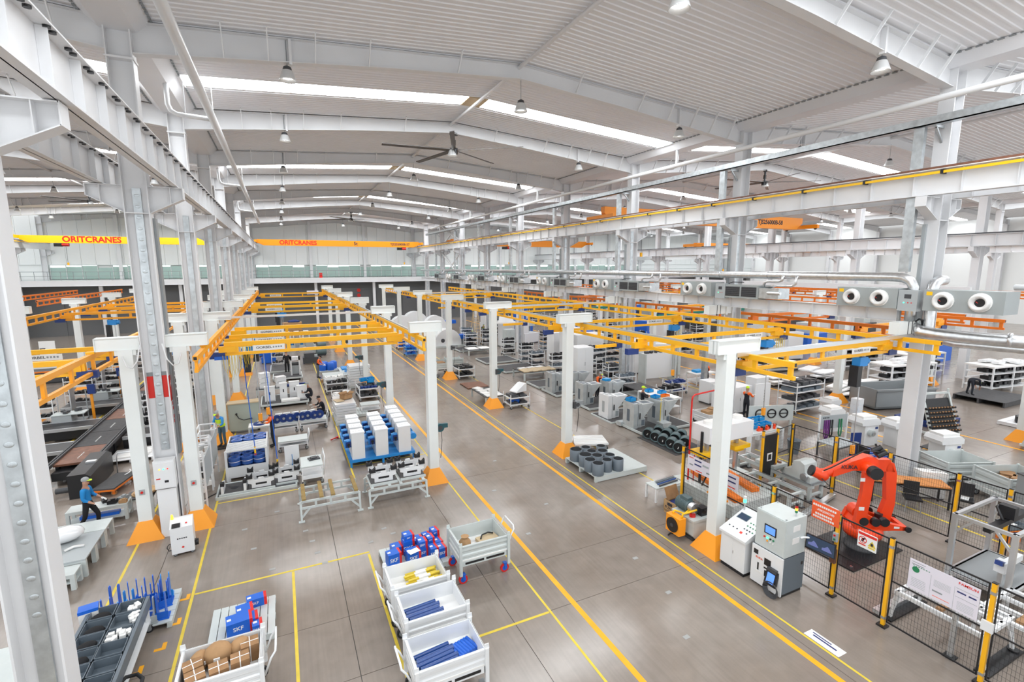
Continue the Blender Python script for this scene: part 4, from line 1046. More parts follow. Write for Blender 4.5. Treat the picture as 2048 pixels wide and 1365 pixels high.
# ================================================================ COIL AREA
t = thing('slatted_crate', 'white slatted steel crate full of blue coils', 'crate', (-1.6, 21.3, 0))
a, b = .68, 1.0
MB().box(-a, a, -b, b, .12, .18).build('crate_floor', 'wpaint', t)
MB().box(-a, a, -b-.02, -b+.02, .18, .55).build('front_panel', 'wpaint', t)
for s in (-1, 1): MB().box(s*a-.02, s*a+.02, -b, b, .18, 1.15).build('side_panel', 'wpaint', t)
MB().box(-a, a, b-.02, b+.02, .18, 1.15).build('back_panel', 'wpaint', t)
for i in (-1, 1): MB().box(i*a-.04, i*a+.04, -b-.04, -b+.04, 0, 1.2).build('corner_post', 'wpaint', t)
for k in range(8): MB().box(-a, a, -b+.06+k*.13, -b+.13+k*.13, 1.12, 1.17).build('slat', 'wpaint', t)
for i in (-1, 1):
    for j in (-1, 1): MB().box(i*(a-.05)-.05, i*(a-.05)+.05, j*(b-.05)-.05, j*(b-.05)+.05, 0, .12).build('foot', 'wpaint', t)
coil = thing('blue_coil', 'x', 'coil'); 
prof = []
for k in range(6): prof += [(.2, .05*k), (.23, .05*k+.025)]
prof += [(.2, .3), (.08, .3), (.08, .0)]
MB().lathe(prof, 18).build('winding', 'wrapblue', coil); MB().lathe([(.205, .11), (.215, .14), (.205, .17)], 18, close=False).build('band', 'paper', coil)
first = True
for k, (x, y, z) in enumerate([(-2.02+.42*i, 20.55+.42*j, .2+.36*q) for q in (0, 1) for j in (0, 1) for i in (0, 1, 2)]+[(-2.0+.42*i, 21.75+.42*j, .86) for j in (0, 1) for i in (0, 1, 2)]):
    lab = 'plastic-wrapped blue coil, %s of the %s' % (ORD[k % 12], 'front opening of the slatted crate' if k < 12 else 'heap at the back of the slatted crate')
    if first: coil.location = (x, y, z); coil['label'] = lab; coil['group'] = 'blue coils'; first = False
    else: dup(coil, (x, y, z), .3*k, lab, 'blue coils')
tag(MB().box(-.62, .62, -.42, .42, 0, .64).build('coil_support', 'wpaint', None, (-1.6, 21.85, .19)), 'white inner box under the rear coils', 'support box')
# white panel on stand, trolleys
t = thing('panel_stand', 'tall white backing panel leaning on a frame with blue clamp', 'panel', (-.03, 20.1, 0)); MB().box(-.26, .26, -.02, .02, .15, 1.15).build('panel', 'wpaint', t)
MB().box(-.3, .3, 0, .5, 0, .06).beam((0, .4, .05), (0, .02, .9), .04).build('foot_frame', 'greywhite', t); MB().cb(.02, -.04, .35, .1, .05, .1).cyl((.0, -.04, .4), (.0, -.04, .8), .01, n=5).build('clamp', 'lblue', t)
table('white tube-frame trolley with papers beside the floor jigs', .62, 19.25, .75, 1.1, .72, 'greywhite', 'wpaint', shelf=.25, wheels=True, name='frame_trolley', cat='trolley', leg=.04, hz=1)
table('empty white long trolley with loop handle behind the coil crate', .05, 23.0, 1.2, .75, .5, 'greywhite', 'wpaint', shelf=.28, wheels=True, name='frame_trolley', cat='trolley', leg=.04, hz=1)
tag(MB().box(-.2, .2, -.15, .15, 0, .04).box(-.12, .1, -.1, .1, .04, .08).build('clipboard', 'darkgrey', None, (.72, 19.4, .721), .2), 'dark clipboard on the white tube-frame trolley', 'clipboard')
# green-grey cabinet with fan, blue disc
t = thing('test_cabinet', 'large grey-green cabinet with a coiled black cord by the hi-vis worker', 'cabinet', (-2.05, 26.7, 0))
MB().box(-.68, .68, -.3, .3, .12, 1.45).build('body', 'cabgreen', t); MB().box(-.7, .7, -.32, .32, 1.45, 1.5).build('lid', 'plyb', t); MB().box(-.72, -.64, -.33, -.3, .1, 1.45).build('edge_strip', 'wood', t)
MB().tube([(-.3,-.32,.95),(-.2,-.36,.75),(.0,-.36,.65),(.3,-.34,.68)], .02, 6).sphere((-.3,-.33,.97), .05).sphere((.32,-.33,.68), .05).build('cord', 'black', t)
for i in (-1, 1): MB().box(i*.6-.05, i*.6+.05, -.25, .25, 0, .12).build('foot', 'darkgrey', t)
tag(MB().cyl((0,0,0),(0,0,.06),.26,n=18).m(1).cyl((0,0,.06),(0,0,.5),.03,n=8).build('blue_turntable', ['dblue','grey'], None, (-1.35, 25.4, .62)), 'round dark blue turntable on the small white table', 'turntable')
table('small white table under the blue turntable', -1.35, 25.4, .9, .7, .615, 'paper', 'greywhite')
tag(MB().box(-.12,.12,-.1,.1,0,.2).build('white_pack', 'paper', None, (-.85, 25.45, .616)), 'white packet at the worker end of the small table', 'packet')
# racks with mesh boards beside the posts
for k, (x, y) in enumerate(((-2.95, 19.0), (-2.95, 20.8))):
    t = thing('panel_rack', ('white tube rack with pale board beside the nearest column post', 'white tube rack with pale board next to the hi-vis worker')[k], 'rack', (x, y, 0))
    for j in (-.75, .75):
        for i in (-.25, .25): MB().box(i-.025, i+.025, j-.025, j+.025, 0, 2.0).build('upright', 'wpaint', t)
    for z in (.3, .8, 1.3, 1.75, 2.0): MB().box(-.25, .25, -.77, -.73, z-.02, z+.02).box(-.25, .25, .73, .77, z-.02, z+.02).box(-.27, -.23, -.75, .75, z-.02, z+.02).build('cross_rail', 'wpaint', t)
    MB().box(.26, .28, -.7, .7, .75, 1.75).build('board', 'midgrey', t)
    for z in (.35, .85, 1.35):
        f = MB(); R = random.Random(k*9+int(z*10))
        for q in range(7): f.cb(R.uniform(-.15, .15), -.6+q*.2, z+.1, .2, .16, .16, R.uniform(0, 1))
        o = f.build('stored_parts', R.choice(['darkgrey', 'dblue', 'paper']), t); o['kind'] = 'stuff'
tag(MB().box(-.3,.3,-.35,.35,0,.05).build('foot_mat', 'rubber', None, (-2.75, 24.6, 0)), 'dark rubber mat under the hi-vis worker', 'mat')
tag(MB().tube([(-2.9,19.0,.02),(-2.4,19.6,.015),(-2.2,21.0,.015),(-2.55,23,.015),(-2.6,24.2,.015)], .015, 5).build('floor_cable', 'black'), 'black cable trailing on the floor by the racks', 'cable')
# ================================================================ COIL AREA, REAR
def fan_trolley(lab, x, y):
    t = table(lab, x, y, 1.25, .75, .5, 'greywhite', 'wpaint', shelf=.3, wheels=True, name='frame_trolley', cat='trolley', leg=.04, hz=1); return t
fan_trolley('white trolley of blue fan wheels beside the orange-shirt worker', -.3, 25.7); fan_trolley('white trolley of blue fan wheels nearest the crouching worker', 1.05, 25.7)
fw = thing('impeller', 'x', 'fan wheel')
MB().cyl((0,-.03,.22),(0,.03,.22),.21,n=18).build('disc','dblue',fw); MB().cyl((0,-.1,.22),(0,.1,.22),.06,n=10).build('hub','steel',fw)
u = False
for k, x in enumerate((-.6, -.3, .0, .3, .55, .8, 1.1, 1.35)):
    lab = '%s round blue fan wheel on the white trolleys from the coil crate side' % ORD[k]
    if not u: fw.location = (x, 25.5, .505); fw['label'] = lab; fw['group'] = 'fan wheels on trolleys'; fw.rotation_euler.z = .4; u = True
    else: dup(fw, (x, 25.5+.05*(k % 2), .505), .4-.2*(k % 3), lab, 'fan wheels on trolleys')
for k, x in enumerate((-.5, -.15, .25, .65, 1.0)):
    t = thing('white_cover', '%s white sheet cover behind the fan wheels' % ORD[k], 'cover', (x, 25.98, .505), .1*k, 'white covers'); MB().box(-.16,.16,-.04,.04,0,.34).box(-.16,.16,-.06,.06,.34,.36).build('cover_sheet', 'wpaint', t)
platform('dark low platform with white machine housings in the coil area', -1.45, 1.05, 30.4, 32.6, .25, 'matgrey')
def housing(lab, x, y, z, sx, sy, sz, rz=0, m='wpaint', grp='white machine housings', slot=True):
    t = thing('machine_housing', lab, 'housing', (x, y, z), rz, grp)
    MB().box(-sx/2, sx/2, -sy/2, sy/2, 0, sz).build('shell', m, t)
    MB().box(-sx/2-.015, sx/2+.015, -sy/2-.015, sy/2+.015, sz, sz+.03).build('cap', m, t)
    if slot: MB().box(-.03, .03, -sy/2-.004, -sy/2, sz*.45, sz*.65).build('slot', 'black', t)
    MB().box(-sx/2+.03, sx/2-.03, -sy/2-.003, -sy/2, .03, .05).build('seam', 'grey', t)
    return t
for k, (x, sz, y) in enumerate(((-.98, .85, 31.2), (-.25, .95, 31.4), (.35, .95, 31.6), (.75, .8, 31.0))):
    housing('%s white housing on the dark platform from the column side' % ORD[k], x, y, .252, .55 if k != 1 else .4, .25, sz)
tag(MB().box(-.5, .5, -.25, .25, 0, .12).build('white_tray', 'paper', None, (.1, 30.8, .252)), 'flat white tray at the front of the dark platform', 'tray')
table('low dark bench carrying white boxes behind the housings platform', -.6, 33.6, 2.4, .7, .55, 'darkgrey', 'greywhite')
for k, (x, z) in enumerate(((-1.3, 0), (-.4, 0), (-1.3, .32), (-.4, .32), (-1.3, .64))):
    housing('%s white box of the twin stacks on the low dark bench' % ORD[k], x, 33.6, .552+z, .55, .5, .29, .1*k, grp='white boxes on the bench', slot=False)
for k in range(5):
    tag(MB().cyl((0,0,0),(0,0,.14),.14,n=12).build('blue_rotor', 'dblue', None, (.1+.28*k if k < 4 else .5, 33.4 if k < 4 else 33.7, .552)), '%s dark blue rotor beside the white boxes on the bench' % ORD[k], 'rotor', 'rotors on the bench')
platform('dark low platform beside the standing dark-clad worker', -.9, 1.0, 37.6, 39.6, .22, 'matgrey')
platform('farther dark platform with assembly frame in the coil area', -1.1, 1.0, 40.4, 43.2, .22, 'matgrey')
def asm_frame(lab, x, y, z, h=1.5):
    t = thing('assembly_jig', lab, 'assembly frame', (x, y, z), 0, 'white assembly frames')
    for i in (-1, 1): MB().box(i*.28-.05, i*.28+.05, -.2, .2, 0, h).build('side_cheek', 'wpaint', t)
    MB().box(-.33, .33, -.2, .2, h-.25, h).build('head', 'wpaint', t); MB().box(-.24, .24, -.05, .1, .1, h*.7).build('back_plate', 'midgrey', t); MB().cyl((-.24, 0, h*.6), (.24, 0, h*.6), .12, n=10).build('shaft', 'darkgrey', t)
asm_frame('white assembly frame on the platform beside the dark-clad worker', .6, 38.5, .222, 1.35)
shelf_trolley('white shelf trolley with tools next to the dark-clad worker', -.6, 44.0, .9, .6, 1.4, 3, parts='darkgrey', seed=4)
for k in range(4): asm_frame('%s tall white assembly frame in the far coil-area line' % ORD[k], .3+.85*k-.9, 51.5, 0, 1.9)
for k in range(4):
    t = thing('blue_gearmotor', '%s blue geared motor between the far assembly frames' % ORD[k], 'motor', (.72+.85*k-.9, 51.5, .7), 0, 'far geared motors')
    MB().cyl((-.25,0,.2),(.2,0,.2),.18,n=10).box(-.15,.15,-.2,.2,-.15,.1).build('motor_body','lblue',t); MB().box(-.25,.25,-.25,.25,-.7,-.15).build('pedestal','greywhite',t)
for k, (x, y, sx, sy, h, m) in enumerate(((-1.3,45.5,1.1,.7,.9,'blue'),(-1.5,49.5,1.3,.8,1.2,'blue'),(-.9,53,1.4,.8,1.3,'blue'),(1.9,44,1.2,.8,.9,'darkgrey'),(-1.2,57,1.6,.9,1.0,'darkgrey'),(2.2,49,1.0,.8,1.1,'midgrey'))):
    t = thing('machine_unit', ('small blue machine bed in the far coil area','blue machine body beyond the third bridge','taller blue machine near the walkway end','dark machine base by the aisle row','dark workbench unit near the far wall','grey machine body near the far aisle posts')[k], 'machine', (x, y, 0), 0, 'far coil-area machines')
    MB().box(-sx/2, sx/2, -sy/2, sy/2, .1, h*.6).build('bed', m, t); MB().box(-sx/2+.1, sx/4, -sy/2+.05, sy/2-.05, h*.6, h).build('head', m, t)
    for i in (-1, 1): MB().box(i*(sx/2-.08)-.06, i*(sx/2-.08)+.06, -sy/2, sy/2, 0, .1).build('foot', 'darkgrey', t)
    MB().box(sx/4, sx/2-.05, -.1, .1, h*.6, h*.8).build('attachment', 'greywhite', t)
t = thing('plywood_box', 'open plywood box with blue parts against the far wall', 'box', (1.0, 66, 0)); MB().box(-1.1, 1.1, -.6, .6, .1, 1.3).build('box_wall', 'kraft', t); MB().sphere((.2, 0, 1.4), .4, 10, 6, (1.8, 1, .6)).build('blue_load', 'dblue', t); MB().box(-1.0,1.0,-.5,.5,0,.1).build('skid','wood',t)
for k, (x, y) in enumerate(((3.0, 47.5), (3.3, 51.5), (2.7, 55.5))):
    t = thing('green_motor', '%s dark green electric motor group in the far row by the aisle' % ORD[k], 'motor', (x, y, 0), .2, 'far green motors'); MB().cyl((-.4,0,.35),(.4,0,.35),.3,n=12).build('motor_body','motor',t); MB().box(-.35,.35,-.25,.25,0,.1).build('skid','darkgrey',t)
# blue tarps, pallets with blue wraps along the aisle row
pallet('grey pallet with blue sheeted drums behind the grey-trousered worker', 2.95, 39.8, 1.5, 1.3, .15, 6)
for k, (x, y, z) in enumerate(((2.55, 39.6, 0), (3.1, 39.5, 0), (2.7, 40.1, 0), (3.35, 40.1, 0))):
    t = thing('blue_drum', '%s blue covered drum on the grey pallet' % ORD[k], 'drum', (x, y, .152+z), 0, 'blue drums'); MB().lathe([(.26,0),(.29,.1),(.28,.5),(.2,.58),(0,.6)], 14).build('drum_cover', 'blue', t)
pallet('grey slat table with blue tray behind the drums', 4.3, 38.6, 1.4, 1.6, .3, 7); tag(MB().box(-.5,.5,-.5,.5,0,.12).build('blue_tray','lblue',None,(4.3,38.7,.302)), 'wide light blue tray on the grey slat table', 'tray')
pallet('grey slatted table loaded with blue hoses by the aisle', 3.4, 36.4, 2.2, 1.4, .45, 8, 'x'); tag(MB().tube([(.3*math.cos(a*.7),.3*math.sin(a*.7),.03+.02*a) for a in range(22)], .05, 6).build('blue_hose','lblue',None,(4.1,36.4,.455)), 'coil of light blue hose on the slatted table', 'hose')
shelf_trolley('white trolley with loop handles near the grey-trousered worker', 2.9, 34.6, 1.3, .8, .75, 2, parts=['paper', 'darkgrey'], seed=8, nx=3)
shelf_trolley('white trolley of black castings in the trolley row', 2.85, 32.6, 1.3, .8, .9, 2, parts='black', seed=9, nx=4)
shelf_trolley('white trolley with flat white packs at the row front', 2.95, 30.7, 1.1, .8, .55, 2, parts='paper', seed=11, nx=2)
tag(MB().box(-.18,.18,-.15,.15,0,.2).build('small_carton','kraft',None,(2.3,36.0,0)), 'small brown carton at the foot of the grey-trousered worker', 'carton')
def tray_stack(lab, x, y, sx, sy, n, grp, z0=.16, dz=.14):
    pallet(lab.replace('tray', 'pallet under the')+'', x, y, sx+.1, sy+.1, .15, 6)
    for k in range(n):
        t = thing('stacked_tray', '%s, %s from the floor' % (lab, ORD[k]), 'tray', (x+.02*(k % 2), y, z0+dz*k), .02*(k % 3), grp)
        MB().box(-sx/2, sx/2, -sy/2, sy/2, 0, dz-.05).build('tray_body', 'wpaint', t); MB().box(-sx/2-.03, sx/2+.03, -sy/2-.03, sy/2+.03, dz-.05, dz-.02).build('tray_rim', 'plastic', t)
tray_stack('white tray of the low stack under the open carton', 2.6, 26.3, .95, 1.7, 7, 'white trays of the low stack')
tray_stack('white wrapped tray of the tall stack behind the blue-load trolley', 4.4, 33.8, 1.3, 1.2, 8, 'white trays of the tall stack', dz=.17)
t = thing('open_carton', 'open brown carton with raised flaps on the white tray stack', 'carton', (2.75, 26.4, 1.15), .5)
MB().box(-.25,.25,-.2,.2,0,.02).box(-.25,.25,-.2,-.19,0,.22).box(-.25,.25,.19,.2,0,.22).box(-.25,-.24,-.2,.2,0,.22).box(.24,.25,-.2,.2,0,.22).build('carton_walls','kraft',t)
for s in (-1,1):
    MB().cb(s*.31,0,.27,.16,.38,.01,ry=-s*.7).build('flap','kraft',t); MB().cb(0,s*.25,.27,.48,.14,.01,rx=s*.7).build('flap','kraft',t)
tag(MB().box(-.2,.2,-.3,.3,0,.02).build('flat_cardboard','plyb',None,(2.35,26.1,1.15),.2), 'flat cardboard sheet on the white tray stack', 'cardboard')
pallet('pale low pallet beside the white tray stack', 3.5, 27.2, .8, 1.4, .16, 5)
t = shelf_trolley('white frame trolley carrying blue bins and dark blue parts', 4.45, 30.5, 1.15, 1.7, .95, 2, parts='darkgrey', seed=20, nx=4)
for k, (x, y) in enumerate(((4.65, 30.4), (4.3, 30.9), (4.75, 31.0))):
    t = thing('blue_bin', '%s blue plastic bin atop the white frame trolley' % ORD[k], 'bin', (x, y, .96), .2*k, 'blue bins on the frame trolley'); MB().box(-.2,.2,-.15,.15,0,.02).box(-.2,.2,-.15,-.13,0,.2).box(-.2,.2,.13,.15,0,.2).box(-.2,-.18,-.15,.15,0,.2).box(.18,.2,-.15,.15,0,.2).build('bin_walls','bin',t)
for k in range(5): tag(MB().cyl((0,0,0),(0,0,.12),.1,n=10).build('cover_disc','dblue',None,(4.05+.2*k,29.85,.76)), '%s dark blue cap along the front of the frame trolley' % ORD[k], 'cap', 'dark blue caps')
table('empty white tube frame stand behind the white machines', 4.1, 27.3, 1.05, .7, .5, 'greywhite', 'wpaint', shelf=.2, leg=.04, name='tube_stand', cat='stand')
tag(MB().tube([(-.15,-.1,.05),(0,0,.06),(.15,.12,.05)], .03, 6).cb(.17,.14,.05,.08,.1,.08).build('power_tool','red',None,(1.8,23.4,0)), 'red-brown hand power tool lying on the floor', 'tool')
tag(MB().tube([(1.95,23.5,.012),(2.3,23.3,.012),(2.7,23.45,.012),(3.0,23.2,.012)], .012, 5).build('tool_lead','black'), 'black lead of the power tool lying on the floor', 'cable')
# ================================================================ WHITE MACHINES ON THE BLUE PALLET
t = thing('blue_pallet', 'blue steel pallet carrying rows of white machines', 'pallet', (3.38, 21.5, 0))
MB().box(-1.3,1.3,-1.85,1.85,.26,.3).build('deck','lblue',t); MB().box(-1.32,1.32,-1.88,-1.82,.2,.31).box(-1.32,1.32,1.82,1.88,.2,.31).box(-1.33,-1.27,-1.85,1.85,.2,.31).box(1.27,1.33,-1.85,1.85,.2,.31).build('edge_frame','lblue',t)
for i in (-1,0,1):
    for j in (-1,1): MB().box(i*1.27-.04,i*1.27+.04,j*1.82-.04,j*1.82+.04,0,.22).build('leg','lblue',t)
wm = thing('white_machine', 'x', 'machine')
MB().box(-.25,.25,-.3,.3,0,1.05).build('housing','wpaint',wm)
MB().prism([(-.3,1.05),(.3,1.05),(.3,1.09),(.22,1.13),(-.3,1.13)],'x',-.25,.25).box(-.27,.27,-.32,.0,1.08,1.12).build('lid','wpaint',wm)
for dx in (-.15,-.05,.08,.17): MB().box(dx-.012,dx+.012,-.1,-.07,1.131,1.137).build('bolt','midgrey',wm)
MB().box(-.262,-.25,-.2,-.05,.55,.98).build('side_groove','midgrey',wm)
mo = MB().cyl((-.36,-.14,.62),(-.36,.18,.62),.14,n=12).box(-.5,-.25,-.08,.12,.47,.76).build('motor','lblue',wm); MB().cyl((-.36,-.18,.62),(-.36,-.14,.62),.06,n=8).cyl((-.36,-.24,.54),(-.36,-.12,.54),.03,n=8).build('motor_shaft','black',mo); MB().box(-.47,-.27,-.16,-.135,.5,.74).build('motor_face','dblue',mo)
u = False
for i, (x, n) in enumerate(((2.42, 4), (3.36, 4), (4.3, 5))):
    for k in range(n):
        lab = 'white machine with blue motor, %s from front, %s row of the blue pallet' % (ORD[k].replace('nearest','first'), ('coil-side','middle','aisle-side')[i])
        loc = (x+.02*k, 19.98+.72*k, .302)
        if not u: wm.location = loc; wm['label'] = lab; wm['group'] = 'white machines on the blue pallet'; u = True
        else: dup(wm, loc, 0, lab, 'white machines on the blue pallet')
for k, y in enumerate((20.0, 20.7)):
    t = thing('blue_motor', ('light blue motor sticking out at the aisle corner of the blue pallet','light blue motor behind the corner one on the blue pallet')[k], 'motor', (4.72, y, .75)); MB().cyl((0,-.14,.12),(0,.14,.12),.13,n=12).box(-.15,.0,-.1,.1,.0,.22).build('motor_body','lblue',t); MB().box(-.17,-.09,-.05,.05,-.448,.1).build('stand','greywhite',t)
# ================================================================ MACHINE SIDE: pipes, flat trolley
pallet('pale wide pallet carrying grey pipe sections', 11.38, 15.3, 2.45, 2.15, .22, 1)
pipe = {}
for k, (x, y, r) in enumerate(((10.42,15.98,.25),(10.45,15.35,.26),(10.9,16.0,.2),(10.88,15.55,.2),(10.33,14.85,.22),(10.82,15.08,.22),(11.3,15.4,.21),(11.55,15.85,.19),(11.3,14.92,.2),(10.4,14.42,.22),(10.9,14.55,.2),(11.35,14.45,.21))):
    if r not in pipe: pipe[r] = MB().lathe([(r,0),(r,.46),(r-.022,.46)], 24, close=False).m(1).lathe([(r-.022,.46),(r-.022,.03),(0,.03)], 24, close=False).mesh('grey_pipe',['pipegrey','darkgrey'])  # inner wall given a darker grey to stand in for shade
    tag(inst('grey_pipe', pipe[r], None, (x,y,.222)), 'upright dark grey pipe ring, %s on the pale pallet' % ('number '+['one','two','three','four','five','six','seven','eight','nine','ten','eleven','twelve'][k]), 'pipe ring', 'grey pipe rings')
t = thing('flat_trolley', 'white flat trolley with ribbed top beside the pipe pallet', 'trolley', (12.05, 17.45, 0), -.35)
MB().box(-.75,.75,-.55,.55,.26,.34).build('deck','wpaint',t)
for k in range(5): MB().box(-.7,.7,-.46+.21*k,-.38+.21*k,.34,.355).build('deck_rib','paper',t)
for i in (-1,1):
    for j in (-1,1): caster(t, i*.65, j*.45, .1)
handle_u(t, -.77, -.4, .3, .3, .95, -.1)
# ================================================================ SILVER HOPPER MACHINES on platforms
platform('dark mat platform under the farthest near-row silver hopper', 15.0, 17.1, 25.3, 27.2, .14)
platform('dark mat platform under two silver hoppers beside the machine-side post', 15.2, 18.4, 22.0, 24.1, .14)
platform('dark mat platform under the white hopper', 14.95, 17.6, 19.65, 21.5, .06)
platform('dark mat platform under the front silver hopper pair', 15.15, 18.3, 17.55, 19.55, .14)
def hopper(m, dark='grey'):
    t = thing('hopper_machine', 'x', 'hopper machine')
    b = MB().box(-.55,-.3,-.42,.42,0,1.25).box(-.28,-.02,-.36,.36,0,1.2).box(-.3,-.28,-.3,.3,0,1.2).build('body',m,t)
    MB().box(-.3,-.28,-.425,-.42,.1,1.2).box(-.56,-.555,-.1,.1,.3,.9).build('seam',dark,b)
    MB().box(-.2,-.14,-.43,-.42,.45,.75).build('handle_slot','black',b)
    MB().box(-.5,-.34,-.3,.3,1.25,1.255).box(-.24,-.06,-.28,.28,1.2,1.205).build('top_opening',dark,b)
    h = MB().prism([(-.02,.42),(.1,.42),(.74,1.1),(.78,1.1),(.78,1.14),(-.02,1.14)],'y',-.33,.33).build('hopper',m,t)
    MB().box(.22,.64,-.2,.2,1.14,1.145).build('hopper_opening',dark,h)
    f = MB().box(-.02,.26,-.3,.3,.0,.42).build('outlet_box',m,t); MB().box(.02,.23,-.304,-.3,.06,.34).build('outlet_window',dark,f)
    return t
hs = hopper('silver','pipegrey'); hw = hopper('wpaint','midgrey')
hp = [(15.55,26.3,.142,'silver hopper machine farthest along the near platforms',0),(15.75,23.1,.142,'silver hopper machine with a loose cover plate beside the post',0),(16.9,25.9,.142,'silver hopper machine partly hidden behind the second machine-side post',.1),(17.35,22.9,.142,'silver hopper machine in front of the orange-sleeved worker',.05),(15.7,18.6,.142,'silver hopper machine with a blue bin on top',0),(17.2,18.5,.142,'silver hopper machine with yellow hose beside the dark-clad worker',.05)]
for k,(x,y,z,lab,rz) in enumerate(hp):
    if k == 0: hs.location=(x,y,z); hs['label']=lab; hs['group']='silver hopper machines'
    else: dup(hs,(x,y,z),rz,lab,'silver hopper machines')
hw.location=(15.65,20.6,.062); hw['label']='white hopper machine between the silver ones'
tag(MB().box(-.2,.2,-.17,.17,0,.02).box(-.2,.2,-.17,-.15,0,.17).box(-.2,.2,.15,.17,0,.17).box(-.2,-.18,-.17,.17,0,.17).box(.18,.2,-.17,.17,0,.17).build('blue_bin','bin',None,(15.4,18.75,1.393),.1), 'blue plastic bin on top of the front silver hopper', 'bin')
tag(MB().box(-.2,.2,-.17,.17,0,.02).box(-.2,.2,-.17,-.15,0,.12).box(-.2,.2,.15,.17,0,.12).box(-.2,-.18,-.17,.17,0,.12).box(.18,.2,-.17,.17,0,.12).build('blue_bin','bin',None,(16.92,18.7,1.393),.2), 'blue plastic bin on the silver hopper with the yellow hose', 'bin')
tag(MB().box(-.2,.2,-.17,.17,0,.12).build('blue_bin','bin',None,(16.95,22.9,1.393),.1), 'blue plastic bin on the hopper by the orange-sleeved worker', 'bin')
tag(MB().cb(0,0,.16,.5,.02,.3,rz=.3,rx=.2).build('cover_plate','silver',None,(16.35,22.4,.145)), 'loose silver cover plate leaning on the hopper', 'plate')
tag(MB().tube([(16.65,18.0,.2),(16.68,18.02,.8),(16.72,18.05,1.3),(16.85,18.2,1.5)],.02,6).build('yellow_hose','lineyellow'), 'yellow hose hanging on the rear silver hopper', 'hose')
tag(MB().cb(0,0,.1,.5,.35,.2).build('floor_bracket','silver',None,(15.25,19.15,.06)), 'silver bent bracket on the mat by the front hopper', 'bracket')
tag(MB().cb(0,0,.12,.55,.5,.24).build('side_bracket','silver',None,(16.75,17.85,.142)), 'silver box bracket at the front platform corner', 'bracket')
# drum rolls on the mat
t = thing('roll_mat','dark floor mat under the drum rolls','mat',(15.7,16.1,0)); MB().box(-.9,.9,-1.15,1.35,0,.02).build('mat_sheet','matgrey',t)
N=20; vs=[]; m=MB()
prof=[(.0,.2),(.24,.2),(.24,-.2),(.215,-.2),(.215,-.1),(.21,-.1)]
for r,x in prof: vs+=[(x,r*math.cos(2*PI*i/N),.24+r*math.sin(2*PI*i/N)) for i in range(N)]
m.add(vs,[(j*N+i,(j+1)*N+i,(j+1)*N+(i+1)%N,j*N+(i+1)%N) for j in range(5) for i in range(N)],True)
drm=thing('drum_roll','x','drum roll'); m.build('drum_shell','motor',drm); MB().cyl((-.1,0,.24),(-.06,0,.24),.212,n=20).build('drum_interior','black',drm); MB().cyl((-.3,0,.24),(.2,0,.24),.018,n=8).build('shaft','paper',drm); MB().box(.1,.16,-.12,.12,.02,.06).build('foot','darkgrey',drm)
u=False
for k,(x,y) in enumerate(((15.2,17.15),(15.22,16.68),(15.2,16.18),(15.24,15.68),(15.2,15.2),(15.85,17.2),(15.9,16.7),(15.85,16.1),(15.9,15.55),(16.4,16.9),(16.4,16.3))):
    lab='dark grey drum roll with white shaft, %s of the mat from the hoppers' % (['first','second','third','fourth','fifth','sixth','seventh','eighth','ninth','tenth','eleventh'][k])
    if not u: drm.location=(x,y,.021); drm['label']=lab; drm['group']='drum rolls on the mat'; drm.rotation_euler.z=.6; u=True
    else: dup(drm,(x,y,.021),.55+.1*(k%3),lab,'drum rolls on the mat')
t=table('white tube cart with loop handle and dark panel by the drum rolls',16.15,14.45,.75,.55,.7,'greywhite','wpaint',shelf=.2,wheels=True,name='tool_cart',cat='trolley',leg=.035,hz=-1)
MB().box(-.3,.3,-.28,-.26,.3,.62).build('dark_panel','darkgrey',t); tag(MB().box(-.18,.18,-.14,.14,0,.1).build('parts_tray','dblue',None,(16.1,14.5,.701)),'dark blue parts tray on the tube cart','tray')
# ================================================================ PRESS with white head
t=thing('hydraulic_press','white-headed hydraulic press with chrome columns behind the nearest machine-side post','press',(0,0,0))
MB().box(12.5,14.6,10.1,12.7,0,.45).build('press_base','greywhite',t)
for x,y in ((13.25,11.95),(14.85,12.05)):
    MB().cyl((x,y,.2),(x,y,2.3),.09,n=14).build('column','steel',t)
MB().box(14.55,15.2,11.7,12.5,0,.5).build('column_base','greywhite',t)
MB().box(12.98,15.15,11.6,12.4,1.92,2.5).build('head','wpaint',t); MB().cyl((13.35,12.0,2.5),(13.35,12.0,2.62),.18,n=14).cyl((14.85,12.05,2.5),(14.85,12.05,2.62),.18,n=14).build('cylinder_cap','paper',t)
for x in (13.25,14.85): MB().box(x-.4,x+.4,11.75,12.3,1.42,1.56).box(x-.2,x+.2,11.85,12.2,1.3,1.42).build('crosshead','cranew',t)
for k,(xa,ya,xb,yb) in enumerate(((14.45,12.5,14.05,10.5),(13.4,12.6,12.9,10.2),(13.1,12.1,14.3,11.2))):
    if k<2: MB().beam((xa,ya,.53),(xb,yb,.53),.3,.14).build('orange_bed','dorange',t)
MB().cyl((12.75,12.25,.45),(12.75,12.25,3.35),.03,n=8).tube([(12.75,12.25,3.35),(12.77,12.25,3.48),(12.9,12.27,3.55),(14.0,12.3,3.6)],.03,8).cyl((12.85,12.1,.45),(12.85,12.1,1.4),.02,n=6).build('red_pipe','red',t)
MB().cyl((12.95,11.9,.45),(12.95,11.9,2.3),.05,n=8).tube([(12.75,11.6,.5),(12.7,11.4,.9),(12.9,11.3,1.1),(13.1,11.6,1.2)],.03,6).build('black_hose','black',t)
MB().box(12.55,12.65,10.4,11.2,.45,.5).build('bed_strip','orange',t)
